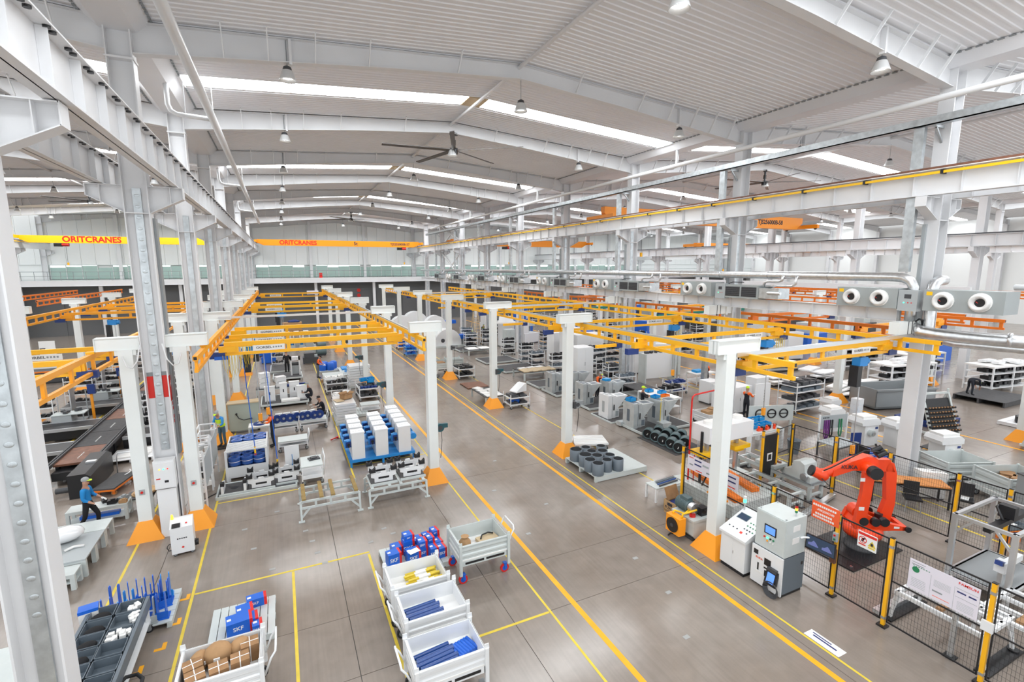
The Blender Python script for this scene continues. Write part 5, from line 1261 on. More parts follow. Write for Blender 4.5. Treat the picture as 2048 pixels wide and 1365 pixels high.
# hydraulic power unit
t=thing('hydraulic_unit','grey-white hydraulic power unit with orange cooler at the post foot','hydraulic unit',(10.75,10.15,0),0)
MB().prism([(-.32,.18),(-.2,.05),(.4,.05),(.45,.2),(.45,.62),(-.32,.62)],'y',-.45,.4).build('tank','greywhite',t); MB().box(-.35,.48,-.47,.42,.6,.66).build('tank_lid','greywhite',t)
for i in (-.25,.35): MB().box(i-.04,i+.04,-.4,.35,0,.08).build('skid','darkgrey',t)
mo=MB().cyl((-.05,.42,.86),(-.05,-.05,.86),.19,n=18).build('motor','motor',t)
for k in range(8): MB().cyl((-.05,.4-.05*k,.86),(-.05,.385-.05*k,.86),.2,n=18).build('cooling_fin','motor',mo)
MB().box(-.15,.05,.0,.3,1.0,1.12).build('terminal_box','motor',mo); MB().cyl((-.05,-.05,.86),(-.05,-.22,.86),.17,n=16).build('coupling','steel',t)
fb=MB().box(-.75,-.5,-.32,.22,.2,.72).build('cooler','orange',t); MB().cyl((-.78,-.05,.46),(-.75,-.05,.46),.22,n=20).build('fan_opening','black',fb); MB().cyl((-.79,-.05,.46),(-.77,-.05,.46),.06,n=10).build('fan_hub','darkgrey',fb)
MB().box(-.5,-.36,-.2,.1,.25,.3).build('cooler_bracket','grey',t)
MB().tube([(-.6,.1,.72),(-.55,.1,.8),(-.4,.05,.74),(-.35,-.1,.74),(-.2,-.12,.82)],.03,8).tube([(-.6,-.25,.72),(-.56,-.25,.85),(-.4,-.3,.88),(-.1,-.32,.9)],.03,8).build('yellow_hose','cranew',t)
MB().cyl((-.15,-.22,.66),(-.15,-.22,.74),.09,n=12).build('filler_cap','red',t); MB().cb(.2,-.25,.78,.25,.2,.24).cyl((.15,-.38,.8),(.3,-.1,.85),.06,n=8).build('valve_block','black',t)
MB().tube([(-.7,.0,.2),(-.75,.1,.05),(-.6,.2,.03),(-.5,.1,.03)],.02,6).build('black_hose','black',t)
# wooden box with open lid
t=thing('wooden_box','open pale wooden box with dark stencil lettering on a small skid','box',(11.25,11.25,0),.1)
MB().box(-.3,.3,-.25,.25,.1,.14).box(-.3,.3,-.25,-.235,.1,.46).box(-.3,.3,.235,.25,.1,.46).box(-.3,-.285,-.25,.25,.1,.46).box(.285,.3,-.25,.25,.1,.46).build('box_walls','wood',t)
for i in (-.22,.22): MB().box(i-.05,i+.05,-.25,.25,0,.1).build('skid','wood',t)
MB().cb(.1,.28,.58,.56,.02,.42,rx=-.35).build('lid','brown',t); MB().box(-.22,.2,-.18,.18,.3,.36).build('blue_liner','dblue',t)
text('FUXIO',.13,'ink',t,(-.302,0,.22),(PI/2,0,-PI/2)); MB().box(-.303,-.3,-.1,.1,.3,.4).build('stencil','ink',t)
t=table('low white frame stand holding loose steel rods behind the wooden box',11.7,12.3,1.2,.55,.52,'greywhite','wpaint',leg=.06,name='rod_stand',cat='stand')
for k,(y,m) in enumerate(((12.15,'darkgrey'),(12.28,'tubeblue'),(12.4,'pipegrey'),(12.5,'steel'))): tag(MB().cyl((-.45,0,.03),(.45,0,.03),.028,n=8).build('steel_rod',m,None,(11.75+.04*k,y,.521),.1),('black rod on the low stand','blue rod on the low stand','dark grey rod on the low stand','bright rod on the low stand')[k],'rod')
# ================================================================ CONSOLES
t=thing('control_desk','white sloped-top control desk with push buttons beside the orange post base','control desk',(10.85,8.28,0))
MB().box(-.5,.45,-.38,.38,.1,.98).build('cabinet','wpaint',t); MB().box(-.48,.43,-.36,.36,0,.1).build('plinth','black',t)
top=MB().prism([(-.56,.96),(.46,.98),(.46,1.38),(.38,1.4),(-.56,1.02)],'y',-.41,.41).build('sloped_top','wpaint',t)
def onslope(u,v,w,h,m,name,d=.006):
    ang=math.atan2(.38,.94); c=Vector((-.56,0,1.02))+Vector((math.cos(ang),0,math.sin(ang)))*u
    MB().cb(c.x,v,c.z+.004,w,h,d,ry=-ang).build(name,m,top)
onslope(.7,.18,.2,.3,'screen','display'); onslope(.7,.18,.23,.33,'grey','display_bezel',.003)
cols_=['green','green','black','green','green','black','green','green','black','ink']
for j in range(4):
    for i in range(3): onslope(.62-.13*i,-.1-.08*j,.03,.03,cols_[(i+j*3)%10],'button',.02)
for j in range(3): onslope(.25,.28-.12*j,.03,.03,'ink','selector',.02)
onslope(.2,-.12,.06,.06,'lampred','stop_button',.03); onslope(.82,-.15,.03,.03,'orange','button',.02); onslope(.25,-.25,.03,.03,'ink','selector',.02)
for s in (-1,1): d=MB().box(-.506,-.5,min(s*.01,s*.36),max(s*.01,s*.36),.13,.94).build('door','wpaint',t)
MB().box(-.512,-.506,-.03,-.015,.5,.58).build('latch','steel',t)
MB().cyl((.3,.35,1.35),(.3,.35,1.52),.02,n=8).cyl((.3,.35,1.52),(.3,.35,1.58),.035,n=10).build('lamp_stem','alu',t); MB().cyl((.3,.35,1.58),(.3,.35,1.68),.04,n=10).build('green_lamp','lampgreen',t); MB().cyl((.3,.35,1.68),(.3,.35,1.76),.04,n=10).build('clear_lamp','paper',t)
t=thing('robot_controller','dark grey and white robot controller cabinet with hanging teach pendant','controller',(10.85,7.35,0))
MB().box(-.38,.42,-.4,.4,.08,1.02).build('cabinet','pipegrey',t); MB().box(-.42,-.38,-.42,.42,.06,1.04).build('front_panel','wpaint',t); MB().box(-.35,.4,-.38,.38,0,.08).build('plinth','black',t)
for y0,y1,z0,z1 in ((.24,.36,.82,.94),(-.12,.06,.66,.84),(-.1,.06,.56,.6),(-.1,.04,.36,.52),(.2,.24,.42,.62)): MB().box(-.425,-.42,y0,y1,z0,z1).build('vent_opening','black',t)
text('KUKA',.07,'signorange',t,(-.426,.2,.75),(PI/2,0,-PI/2))
MB().box(-.425,-.42,.1,.3,.36,.4).build('label','paper',t); MB().box(.3,.36,-.405,-.4,.72,.8).build('side_latch','black',t)
pd=MB().cb(-.47,-.2,.46,.07,.3,.38,ry=.25).build('teach_pendant','black',t); MB().cb(-.513,-.2,.46,.01,.19,.24,ry=.25).build('pendant_screen','screenblue',pd); MB().box(-.5,-.42,-.32,-.08,.62,.7).build('pendant_bracket','darkgrey',pd)
cc=MB()
for k in range(7): cc.tube([(-.5-.01*k,-.25+(.13+.012*k)*math.cos(a*PI/9),.2+(.13+.012*k)*math.sin(a*PI/9)) for a in range(19)],.011,5)
cc.build('cable_coil','darkgrey',t)
t=thing('operator_cabinet','pale green-grey operator cabinet with screen standing on the robot controller','cabinet',(10.85,7.35,1.045))
MB().box(-.36,.38,-.4,.4,0,.95).build('case','greywhite',t); MB().box(-.375,-.36,-.39,.39,.02,.93).build('door','greywhite',t)
MB().box(-.385,-.375,-.17,.15,.42,.66).build('screen_bezel','black',t); MB().box(-.389,-.385,-.14,.12,.45,.63).build('screen','screenblue',t)
for j,(m,m2) in enumerate((('red','signred'),('lampgreen','orange'),('black','paper'),('green','paper'))):
    MB().cyl((-.4,.13-.08*j,.32),(-.375,.13-.08*j,.32),.022,n=10).build('button',m,t)
    if j: MB().cyl((-.4,.13-.08*j,.24),(-.375,.13-.08*j,.24),.02,n=10).build('button',m2,t)
for z,m in ((.96,'alu'),(1.04,'green'),(1.1,'lampamber'),(1.16,'red'),(1.22,'black')): MB().cyl((.1,-.3,z),(.1,-.3,z+.06 if m!='alu' else 1.04),.032 if m!='alu' else .018,n=10).build('signal_light',m,t)
for i,j in ((-.3,-.34),(-.3,.34),(.32,-.34),(.32,.34)): MB().cyl((i,j,.95),(i,j,.98),.02,n=6).build('lifting_eye','steel',t)
for z in (.62,.3): MB().box(-.1,.15,-.403,-.4,z,z+.15).build('side_label','paper',t)
t=thing('monitor','wide dark monitor on a bracket beside the operator cabinet','monitor',(11.28,6.6,1.38),.12)
MB().cb(0,0,.0,.04,.66,.36).build('monitor_case','black',t); sc=MB().cb(-.022,0,.0,.006,.62,.32).build('screen','screen',t); MB().prism([(-.26,-.06),(-.2,.02),(-.16,.06),(-.1,.0),(-.04,-.02),(-.04,-.08),(-.26,-.08)],'x',-.027,-.025).prism([(.04,-.06),(.1,.02),(.15,.06),(.2,.0),(.27,-.02),(.27,-.08),(.04,-.08)],'x',-.027,-.025).build('trace','screenwave',sc); MB().tube([(.02,.1,.05),(.0,.25,.08),(-.1,.34,.08),(-.2,.36,.08)],.025,6).build('arm','wpaint',t)
# ================================================================ ROBOT CELL
FP=MB().box(-.035,.035,-.035,.035,.02,2.12).mesh('post_tube','yellow'); FB=MB().box(-.09,.09,-.09,.09,0,.04).box(-.04,.04,-.04,.04,2.12,2.135).mesh('post_foot','black'); FC=MB().box(-.042,.042,-.042,.042,-.03,.03).mesh('clamp_band','steel')
def fpost(lab,x,y,clamps=True):
    t=thing('fence_post',lab,'fence post',(x,y,0),0,'yellow fence posts'); inst('post_tube',FP,t); inst('post_foot',FB,t)
    for z in (.22,1.92): inst('clamp_band',FC,t,(0,0,z))
def fpanel(lab,p,q,mesh=True):
    p,q=Vector((*p,0)),Vector((*q,0)); L=(q-p).length; a=math.atan2(q.y-p.y,q.x-p.x)
    t=thing('mesh_fence',lab,'fence panel',(p.x,p.y,0),a,'black mesh fence panels'); x0,x1=.06,L-.06
    m=MB()
    for z in (.15,1.15,2.08): m.box(x0,x1,-.012,.012,z-.015,z+.015)
    m.box(x0,x0+.025,-.012,.012,.15,2.08).box(x1-.025,x1,-.012,.012,.15,2.08).build('panel_frame','black',t)
    w=MB(); n=max(2,int((x1-x0)/.055))
    for k in range(1,n): x=x0+(x1-x0)*k/n; w.box(x-.0017,x+.0017,-.002,.002,.15,2.08)
    for k in range(1,16): z=.15+1.93*k/16; w.box(x0,x1,-.0045,-.0018,z-.0017,z+.0017)
    o=w.build('wire_mesh','black',t); o['kind']='stuff'
    return t
FY=[11.5,8.2,6.5,5.36,3.66,2.1]
fpl=['beside the press at the far end of the aisle-side fence','beside the control desk on the aisle-side fence','with the gate switch by the orange sign','between the warning sign and the white poster','at the corner of the white poster','beyond the white poster on the aisle-side fence']
for y,l in zip(FY,fpl): fpost('yellow fence post '+l,11.72,y)
for k,(a,b) in enumerate(zip(FY,FY[1:])): fpanel('black mesh panel %s' % ['between press and control desk','behind the operator cabinet','carrying the warning sign','carrying the white poster','beyond the white poster'][k],(11.72,a),(11.72,b))
BY=[11.5,9.88,8.2,6.45,5.35,3.4]
for k,y in enumerate(BY): fpost('yellow fence post, %s of the rear fence from the press' % ORD[k].replace('nearest','first'),17.2,y)
for k,(a,b) in enumerate(zip(BY,BY[1:])): fpanel('black mesh panel, %s of the rear fence from the press' % ORD[k].replace('nearest','first'),(17.2,a),(17.2,b))
for k,x in enumerate((15.38,16.15)): fpost(('yellow gate post beside the dark gate, press side','yellow gate post beside the dark gate, bench side')[k],x,11.35)
fpanel('black mesh panel between gate and rear corner',(16.15,11.35),(17.2,11.5))
t=thing('gate_leaf','black gate panel with a white square target','gate panel',(15.77,11.35,0)); MB().box(-.34,.34,-.02,.02,.35,1.95).build('panel','black',t); MB().box(-.13,.13,-.026,-.02,.95,1.25).build('target_square','paper',t); MB().box(-.08,.08,-.03,-.026,1.0,1.2).build('target_centre','black',t); MB().box(-.38,-.34,-.02,.02,0,2.0).box(.34,.38,-.02,.02,0,2.0).build('panel_frame','darkgrey',t)
# signs on the aisle-side fence (face -X)
def sign(lab,y0,y1,z0,z1,m,x=11.66):
    t=thing('fence_sign',lab,'sign',(x,(y0+y1)/2,z0),0,'signs on the fence'); w=abs(y1-y0)
    MB().box(-.006,.006,-w/2,w/2,0,z1-z0).build('board',m,t); MB().box(.006,.03,-w/2+.1,-w/2+.14,.1,.14).box(.006,.03,w/2-.14,w/2-.1,.1,.14).build('clip','steel',t)
    return t,w,z1-z0
def mark(t,y0,y1,z0,z1,m,name='print'): MB().box(-.0085,-.006,y0,y1,z0,z1).build(name,m,t)
RT=(PI/2,0,-PI/2)
t,w,h=sign('orange notice board with white lettering beside the gate post',7.12,6.45,1.8,2.24,'signorange')
for k in range(11): mark(t,.27-.052*k,.27-.052*k+.04,.33,.38,'paper')
text('-FSKJ200240',.075,'paper',t,(-.008,0,.25),RT,sx=1.1)
for k in range(8): mark(t,.2-.052*k,.2-.052*k+.04,.12,.17,'paper')
for k in range(10): mark(t,.25-.052*k,.25-.052*k+.04,.04,.09,'paper')
t,w,h=sign('white prohibition and warning sign with red band on the fence',6.02,5.62,1.62,2.0,'paper')
mark(t,-.19,.19,.3,.36,'signred')
N=24; vs=[]; 
for r in (.085,.068): vs+=[(-.009,.09+r*math.cos(2*PI*i/N),.19+r*math.sin(2*PI*i/N)) for i in range(N)]
MB().add(vs,[(i,(i+1)%N,N+(i+1)%N,N+i) for i in range(N)]).build('red_ring','signred',t)
MB().cb(-.0085,.09,.19,.002,.15,.014,rx=.78).build('slash','signred',t); MB().cb(-.0075,.09,.19,.002,.05,.09,rx=.3).cb(-.0075,.075,.22,.002,.08,.03,rx=-.5).build('figure','ink',t)
MB().prism([(-.19,.1),(-.02,.1),(-.105,.24)],'x',-.009,-.006).build('yellow_triangle','lineyellow',t); MB().cb(-.0095,-.105,.15,.002,.05,.05,rx=.5).cb(-.0095,-.1,.18,.002,.06,.015).build('pictogram','ink',t)
mark(t,.02,.17,.06,.09,'signred'); mark(t,-.17,-.03,.05,.085,'lineyellow')
t,w,h=sign('large white poster with green disc and red brand lettering on the fence',4.98,3.82,1.24,1.9,'lilac')
MB().cyl((-.009,.46,.46),(-.006,.46,.46),.065,n=18).build('green_disc','green',t); text('FAMSUN',.07,'signred',t,(-.008,-.4,.595),RT,sx=1.15)
mark(t,.19,.194,.02,.5,'midgrey'); mark(t,-.2,-.196,.02,.5,'midgrey'); mark(t,.32,.54,.56,.575,'grey'); mark(t,.3,.54,.61,.62,'grey')
for k in range(7): mark(t,.22+.045*k,.245+.045*k,.53,.545,'green')
for k in range(6): mark(t,.27,.52,.08+.035*k,.088+.035*k,'midgrey'); mark(t,-.14,.14,.3+.025*k,.306+.025*k,'midgrey'); mark(t,-.52,-.26,.06+.03*k,.066+.03*k,'midgrey')
for y0,y1 in ((-.38,-.24),(-.54,-.42)): mark(t,y0,y1,.4,.43,'navyink')
mark(t,-.02,.15,.18,.21,'grey'); mark(t,-.14,.14,.08,.09,'signorange'); mark(t,-.56,-.22,.48,.485,'grey'); mark(t,-.56,-.22,.3,.305,'grey')
t,w,h=sign('long white process board with blue and red headings on the press fence',11.24,9.28,1.48,1.95,'lilac')
for y,z in ((.55,.36),(.55,.22),(-.15,.36),(-.15,.22),(-.75,.34),(-.75,.2)): mark(t,y-.14,y+.14,z,z+.045,'navyink')
for y in (.5,-.2,-.75): mark(t,y-.13,y+.13,.04,.07,'signred')
mark(t,.74,.92,.4,.43,'signorange'); mark(t,.75,.9,.16,.2,'grey'); mark(t,.05,.2,.1,.15,'grey'); mark(t,.12,.36,.28,.34,'midgrey'); mark(t,-.5,-.3,.08,.12,'grey')
t=thing('gate_switch','grey interlock switch with coloured buttons on the gate post','switch',(11.66,6.5,1.45)); MB().box(-.04,.03,-.05,.05,0,.22).build('switch_case','midgrey',t); MB().cyl((-.055,0,.16),(-.04,0,.16),.025,n=10).build('red_button','red',t); MB().cyl((-.055,0,.06),(-.04,0,.06),.025,n=10).build('green_button','green',t); MB().tube([(-.02,.02,0),(-.04,.02,-.3),(-.03,.03,-.7)],.014,6).build('cable','black',t); MB().box(-.06,.03,-.06,.06,-.55,-.2).build('latch','copper',t)
t=thing('tag_box','small white tag box on the poster corner post','tag',(11.66,3.66,1.15)); MB().box(-.03,.02,-.09,.09,0,.2).build('tag_case','wpaint',t)
# robot
t=thing('robot_plinth','black steel floor plate under the orange robot','base plate',(14.3,7.55,0)); MB().box(-1.15,1.15,-.75,.75,0,.04).build('plate','black',t)
for i in (-1,1):
    for j in (-1,0,1): MB().cyl((i*1.0,j*.6,.04),(i*1.0,j*.6,.06),.04,n=8).build('bolt','steel',t)
rb=thing('industrial_robot','bright orange articulated industrial robot on a dark pedestal','robot',(14.6,7.45,.041))
D=Vector((-.85,.52,0)).normalized(); Nn=Vector((D.y,-D.x,0)); Z=Vector((0,0,1))
def W(d,n,z): return D*d+Nn*n+Z*z
MB().lathe([(.42,0),(.42,.05),(.36,.08),(.33,.35)],20).build('pedestal','darkgrey',rb)
MB().lathe([(.34,.35),(.46,.38),(.5,.5),(.46,.66),(.34,.72)],24).build('rotating_base','robot',rb)
def slab(mb,pts,n0,n1):
    k=len(pts); vs=[W(d,n0,z) for d,z in pts]+[W(d,n1,z) for d,z in pts]
    return mb.add(vs,[tuple(range(k))[::-1],tuple(range(k,2*k))]+[(i,(i+1)%k,k+(i+1)%k,k+i) for i in range(k)])
m=MB(); slab(m,[(.35,.62),(.45,.8),(.35,1.05),(.1,1.1),(-.2,.95),(-.55,.85),(-.95,.78),(-.98,.68),(-.6,.66),(-.2,.62)],-.3,-.18); slab(m,[(.35,.62),(.45,.8),(.35,1.05),(.1,1.1),(-.2,.95),(-.55,.85),(-.95,.78),(-.98,.68),(-.6,.66),(-.2,.62)],.18,.3); slab(m,[(-.86,.68),(-.86,.79),(-1.0,.77),(-1.0,.68)],-.3,.3); slab(m,[(.3,.62),(.42,.8),(.3,1.0),(.1,1.0),(.1,.62)],-.2,.2); m.build('carousel','robot',rb)
for n in (-.36,.3): MB().cyl(W(-.98,n,.73),W(-.98,n+.06,.73),.08,n=12).build('end_cap','black',rb)
for d,n in ((-.1,-.4),(-.35,-.38),(-.3,.3),(.2,-.38)): MB().cyl(W(d,n,.92),W(d,n+.12,.92),.12,n=12).build('servo_motor','black',rb)
MB().cyl(W(-.4,.02,.7),W(-.4,.02,1.0),.1,n=12).build('servo_motor','black',rb)
for n in (-.305,.301): MB().cb(*W(-.7,n,.76),.14,.005,.06,rz=math.atan2(D.y,D.x)).build('label','paper',rb)
m=MB(); slab(m,[(.42,.85),(.22,.8),(.14,1.0),(.08,1.6),(.04,2.35),(.1,2.56),(.24,2.58),(.32,2.4),(.32,1.7),(.4,1.15)],-.36,-.22); m.build('link_arm','robot',rb)
m=MB(); slab(m,[(-.5,.8),(-.72,.78),(-.8,1.3),(-.76,2.2),(-.66,2.5),(-.5,2.56),(-.46,2.35),(-.56,1.4),(-.46,1.0)],.02,.2); slab(m,[(-.7,2.25),(.15,2.26),(.15,2.58),(-.55,2.6)],.02,.2); m.build('balance_arm','robot',rb)
MB().cyl(W(.15,-.42,2.42),W(.15,.3,2.42),.18,n=20).build('elbow_joint','robot',rb); MB().cyl(W(.15,-.6,2.42),W(.15,-.42,2.42),.17,n=18).build('elbow_motor','black',rb)
MB().cyl(W(.2,-.1,1.05),W(.2,.2,1.05),.18,n=16).build('shoulder_joint','robot',rb); MB().cyl(W(.1,-.12,1.45),W(.1,.0,1.45),.07,n=12).build('side_motor','black',rb)
m=MB(); slab(m,[(-.18,2.45),(-.1,2.68),(.15,2.74),(.55,2.58),(1.0,2.3),(1.02,2.1),(.5,2.32),(.1,2.32)],-.16,.14); m.build('upper_arm','robot',rb)
MB().cyl(W(.6,0,2.44),W(1.15,0,2.15),.155,.13,n=18).build('forearm','robot',rb)
MB().sphere(tuple(W(1.22,0,2.1)),.18,16,10).build('wrist','robot',rb); MB().cyl(W(1.3,0,2.12),W(1.48,.02,2.2),.15,n=16).build('wrist_hand','robot',rb); MB().cyl(W(1.48,.02,2.2),W(1.53,.025,2.22),.16,n=16).build('flange','black',rb)
for n,d,z in ((-.1,-.12,2.8),(.06,-.15,2.8),(-.02,-.02,2.92)): MB().cyl(W(d,n,z-.06),W(d-.22,n,z+.06),.07,n=10).build('axis_motor','black',rb)
MB().tube([W(-.1,-.2,2.9),W(.3,-.25,2.95),(W(.7,-.25,2.7)),W(1.1,-.2,2.4),W(1.3,-.2,2.3)],.018,6).tube([W(1.3,-.15,2.05),W(1.1,-.22,1.85),W(1.35,-.2,1.85)],.015,6).build('cable','black',rb)
text('KUKA',.16,'ink',rb,W(.62,-.185,2.42),(PI/2,0,math.atan2(D.y,D.x)+PI),name='brand_lettering')
MB().cb(*W(.35,-.365,2.15),.12,.006,.1,rz=math.atan2(D.y,D.x)).cb(*W(.3,-.365,1.3),.14,.006,.1,rz=math.atan2(D.y,D.x)).build('label','paper',rb)
# floor rails and cable trunks
for k,(p,q) in enumerate((((13.0,8.9,.09),(17.0,9.7,.09)),((11.95,5.62,.09),(17.0,5.55,.09)),((15.9,8.9,.08),(16.1,10.2,.08)))):
    t=thing('floor_rail',('bright aluminium floor rail behind the orange notice','aluminium floor rail crossing under the poster','aluminium floor rail towards the tailstock bench')[k],'floor rail',(0,0,0),0,'floor rails in the cell'); MB().beam(p,q,.16,.1).build('rail','alu',t)
    for u in (.15,.5,.85):
        c=Vector(p)+(Vector(q)-Vector(p))*u; MB().box(c.x-.05,c.x+.05,c.y-.05,c.y+.05,0,.05).build('foot','darkgrey',t)
# beds
def bed(lab,x,y0,y1,h=.62,w=.62,ground='greywhite'):
    t=thing('machine_bed',lab,'machine bed',(0,0,0),0,'long beds in the cell')
    for s in (-1,1):
        MB().box(x+s*w/2-.05,x+s*w/2+.05,y0,y1,h-.1,h).build('bed_rail',ground,t); MB().box(x+s*w/2-.03,x+s*w/2+.03,y0,y1,h,h+.03).build('slide_way','steel',t)
        for y in (y0+.12,(y0+y1)/2,y1-.12):
            MB().box(x+s*w/2-.05,x+s*w/2+.05,y-.05,y+.05,.03,h-.1).build('leg',ground,t); MB().box(x+s*w/2-.1,x+s*w/2+.1,y-.1,y+.1,0,.03).build('foot','darkgrey',t)
    for y in (y0+.12,(y0+y1)/2,y1-.12): MB().box(x-w/2,x+w/2,y-.04,y+.04,.18,.24).box(x-w/2,x+w/2,y-.04,y+.04,h-.08,h-.02).build('cross_member',ground,t)
bed('long slideway bed nearest the press',14.98,9.6,11.6,.6); bed('long slideway bed behind the first, carrying the headstock',16.25,9.75,12.9,.6)
t=thing('headstock','white headstock block on the rear slideway bed','headstock',(16.25,10.35,.63)); MB().prism([(-.5,0),(.45,0),(.45,.25),(.2,.32),(.15,.62),(-.1,.68),(-.25,.6),(-.3,.3),(-.5,.22)],'x',-.36,.3).build('block','greywhite',t); MB().cyl((-.45,-.3,.2),(-.36,-.3,.2),.12,n=14).build('spindle','steel',t); MB().box(-.4,.34,-.55,.5,-.02,.04).build('saddle','grey',t)
t=thing('carriage','grey carriage with brown stops on the rear slideway bed','carriage',(16.25,11.6,.63)); MB().box(-.36,.36,-.4,.4,0,.12).build('saddle','greywhite',t); MB().box(-.2,-.12,-.3,.3,.12,.18).box(.1,.18,-.3,.3,.12,.18).build('stop_bar','copper',t)
t=thing('notched_block','white notched block with black pads behind the press','block',(16.0,13.2,0)); MB().box(-.5,.5,-.4,.4,.0,.1).build('base','matgrey',t); MB().prism([(-.35,.1),(.35,.1),(.35,.45),(.15,.45),(.12,.3),(-.12,.3),(-.15,.45),(-.35,.45)],'y',-.03,.03).build('plate','wpaint',t); MB().box(-.38,-.2,-.06,.06,.45,.52).box(.2,.38,-.06,.06,.45,.52).build('pad','rubber',t)
# aluminium tower frame, jig table (lower right)
t=thing('aluminium_gantry','aluminium profile gantry frame at the corner of the robot cell','frame',(15.6,4.9,0)); A=1.0; B=.55; HH=2.0
for i in (-1,1):
    for j in (-1,1): MB().box(i*A-.05,i*A+.05,j*B-.05,j*B+.05,0,HH).build('upright','alu',t)
for z in (.5,HH): 
    for j in (-1,1): MB().box(-A,A,j*B-.04,j*B+.04,z-.08,z).build('long_beam','alu',t)
    for i in (-1,1): MB().box(i*A-.04,i*A+.04,-B,B,z-.08,z).build('cross_beam','alu',t)
for i in (-1,1): MB().beam((i*A,-B,HH-.5),(i*A,-B+.35,HH-.06),.05).beam((i*A,B,HH-.5),(i*A,B-.35,HH-.06),.05).build('brace','alu',t)
MB().box(-A,A,-.12,.02,HH-.2,HH-.08).box(-.1,.1,-.2,.1,HH-.05,HH+.25).build('black_actuator','black',t)
MB().tube([(-.4,-.1,HH),(-.2,.1,HH+.2),(.2,.2,HH+.1),(.6,.1,HH)],.03,6).build('cable','black',t); MB().box(-A,A,-B,B,.46,.5).build('deck','grey',t); MB().cyl((.2,-.1,.5),(.2,-.1,.505),.16,n=18).build('deck_hole','black',t)
t=thing('sensor_head','white sensor block with dark cap on the aluminium frame','sensor',(14.75,4.55,.95)); MB().box(-.12,.12,-.1,.1,0,.26).build('head','wpaint',t); MB().cb(-.12,0,.24,.16,.14,.1,ry=.3).build('cap','dblue',t); MB().box(.1,.9,-.06,.06,.05,.2).build('arm','wpaint',t); MB().box(-.04,.04,-.04,.04,-.45,0).build('stem','alu',t)
def jigtable(lab,x,y,sx,sy,h):
    t=thing('jig_table',lab,'jig table',(x,y,0),0,'white jig tables in the cell')
    for j in (-1,1):
        MB().box(-sx/2,sx/2,j*sy/2-.04,j*sy/2+.04,h-.08,h).build('long_rail','wpaint',t)
    for k in range(4):
        xx=-sx/2+.05+(sx-.1)*k/3; MB().box(xx-.04,xx+.04,-sy/2,sy/2,h-.08,h).build('cross_rail','wpaint',t)
    for i in (-1,1):
        for j in (-1,1): MB().beam((i*(sx/2-.05),j*(sy/2),h-.08),(i*(sx/2-.05),j*(sy/2+.08),.05),.06).build('leg','wpaint',t); MB().beam((i*(sx/2-.25),j*sy/2,h-.08),(i*(sx/2-.06),j*(sy/2+.05),.25),.04).build('brace','wpaint',t)
    MB().box(-sx/2+.1,sx/2-.1,-.06,.06,h,h+.05).build('wood_pad','brown',t)
    return t
jigtable('white jig table with wooden pad behind the poster panel',12.75,4.6,1.3,1.5,.75); jigtable('white jig table farther right at the picture edge',13.9,3.7,1.5,1.2,.72)
for k,(x,y) in enumerate(((12.75,3.75),(12.75,5.45),(14.1,3.0))):
    tag(MB().box(-.75,.75,-.12,.12,0,.04).cyl((.6,0,.04),(.6,0,.07),.1,n=10).build('floor_plate','black',None,(x,y,0),.0),('black floor plate under the near legs of the jig table','black floor plate under the rear legs of the jig table','black floor plate at the picture edge')[k],'floor plate')
tag(MB().box(-.04,.04,-.04,.04,.03,1.0).m(1).box(-.1,.1,-.1,.1,0,.03).build('alu_stand',['alu','black'],None,(12.0,4.25,0)),'single aluminium upright on a black foot behind the poster','stand')
# ================================================================ BENCHES AND MACHINES BEHIND THE CELL
t=table('white bench with sturdy legs carrying blue bins',18.6,14.2,2.2,1.3,.95,'greywhite','wpaint',leg=.14)
for k in range(8):
    x,y=18.0+.42*(k%4),14.5-.36*(k//4)
    b=thing('blue_bin','light blue bin of small parts, %s on the sturdy bench'%ORD[k],'bin',(x,y,.952+(.14 if k<4 else 0)),.05,'blue bins on the sturdy bench')
    MB().box(-.18,.18,-.15,.15,0,.02).box(-.18,.18,-.15,-.135,0,.16).box(-.18,.18,.135,.15,0,.16).box(-.18,-.165,-.15,.15,0,.16).box(.165,.18,-.15,.15,0,.16).build('bin_walls','bin',b); f=MB(); R=random.Random(k)
    for q in range(6): f.cb(R.uniform(-.12,.12),R.uniform(-.1,.1),.08,.07,.07,.05,q)
    o=f.build('small_parts','midgrey',b); o['kind']='stuff'
tag(MB().box(-.85,.85,-.17,.17,0,.138).build('bin_riser','wpaint',None,(18.63,14.5,.952)),'white riser under the rear blue bins','riser')
for k in range(3): t=thing('orange_clamp','%s red-orange clamp on the sturdy bench'%ORD[k],'clamp',(18.4+.45*k,13.75,.952),.3*k,'orange clamps'); MB().box(-.18,.18,-.05,.05,0,.1).cyl((-.1,0,.1),(-.1,0,.2),.05,n=8).build('clamp_body','robot',t); MB().box(.1,.2,-.07,.07,.02,.16).build('jaw','black',t)
t=thing('ring_board','white board with black rings standing behind the blue bins','board',(20.6,14.9,0),-.35); MB().box(-1.1,1.1,-.03,.03,.75,1.5).build('board','greywhite',t)
for i in (-1,1): MB().box(i*1.0-.04,i*1.0+.04,-.04,.04,0,.75).build('leg','greywhite',t)
for j in (-.6,0,.6):
    m=MB(); m.tube([(j+.2*math.cos(a*PI/9),-.05,1.12+.2*math.sin(a*PI/9)) for a in range(19)],.03,6); m.tube([(j-.18,-.05,1.12),(j+.18,-.05,1.12)],.02,5); m.build('black_ring','black',t)
t=thing('waste_bin','grey round waste bin near the rear fence','bin',(19.6,13.0,0)); MB().lathe([(.2,0),(.26,.58),(.28,.6),(.25,.6),(.19,.05),(0,.05)],18).build('bin_body','pipegrey',t)
t=thing('leaning_board','white leaning door panel with dark marks beside the orange-sleeved worker','panel',(23.2,17.4,0),-.15); MB().box(-.5,.5,-.04,.04,.02,1.75).build('panel','wpaint',t); 
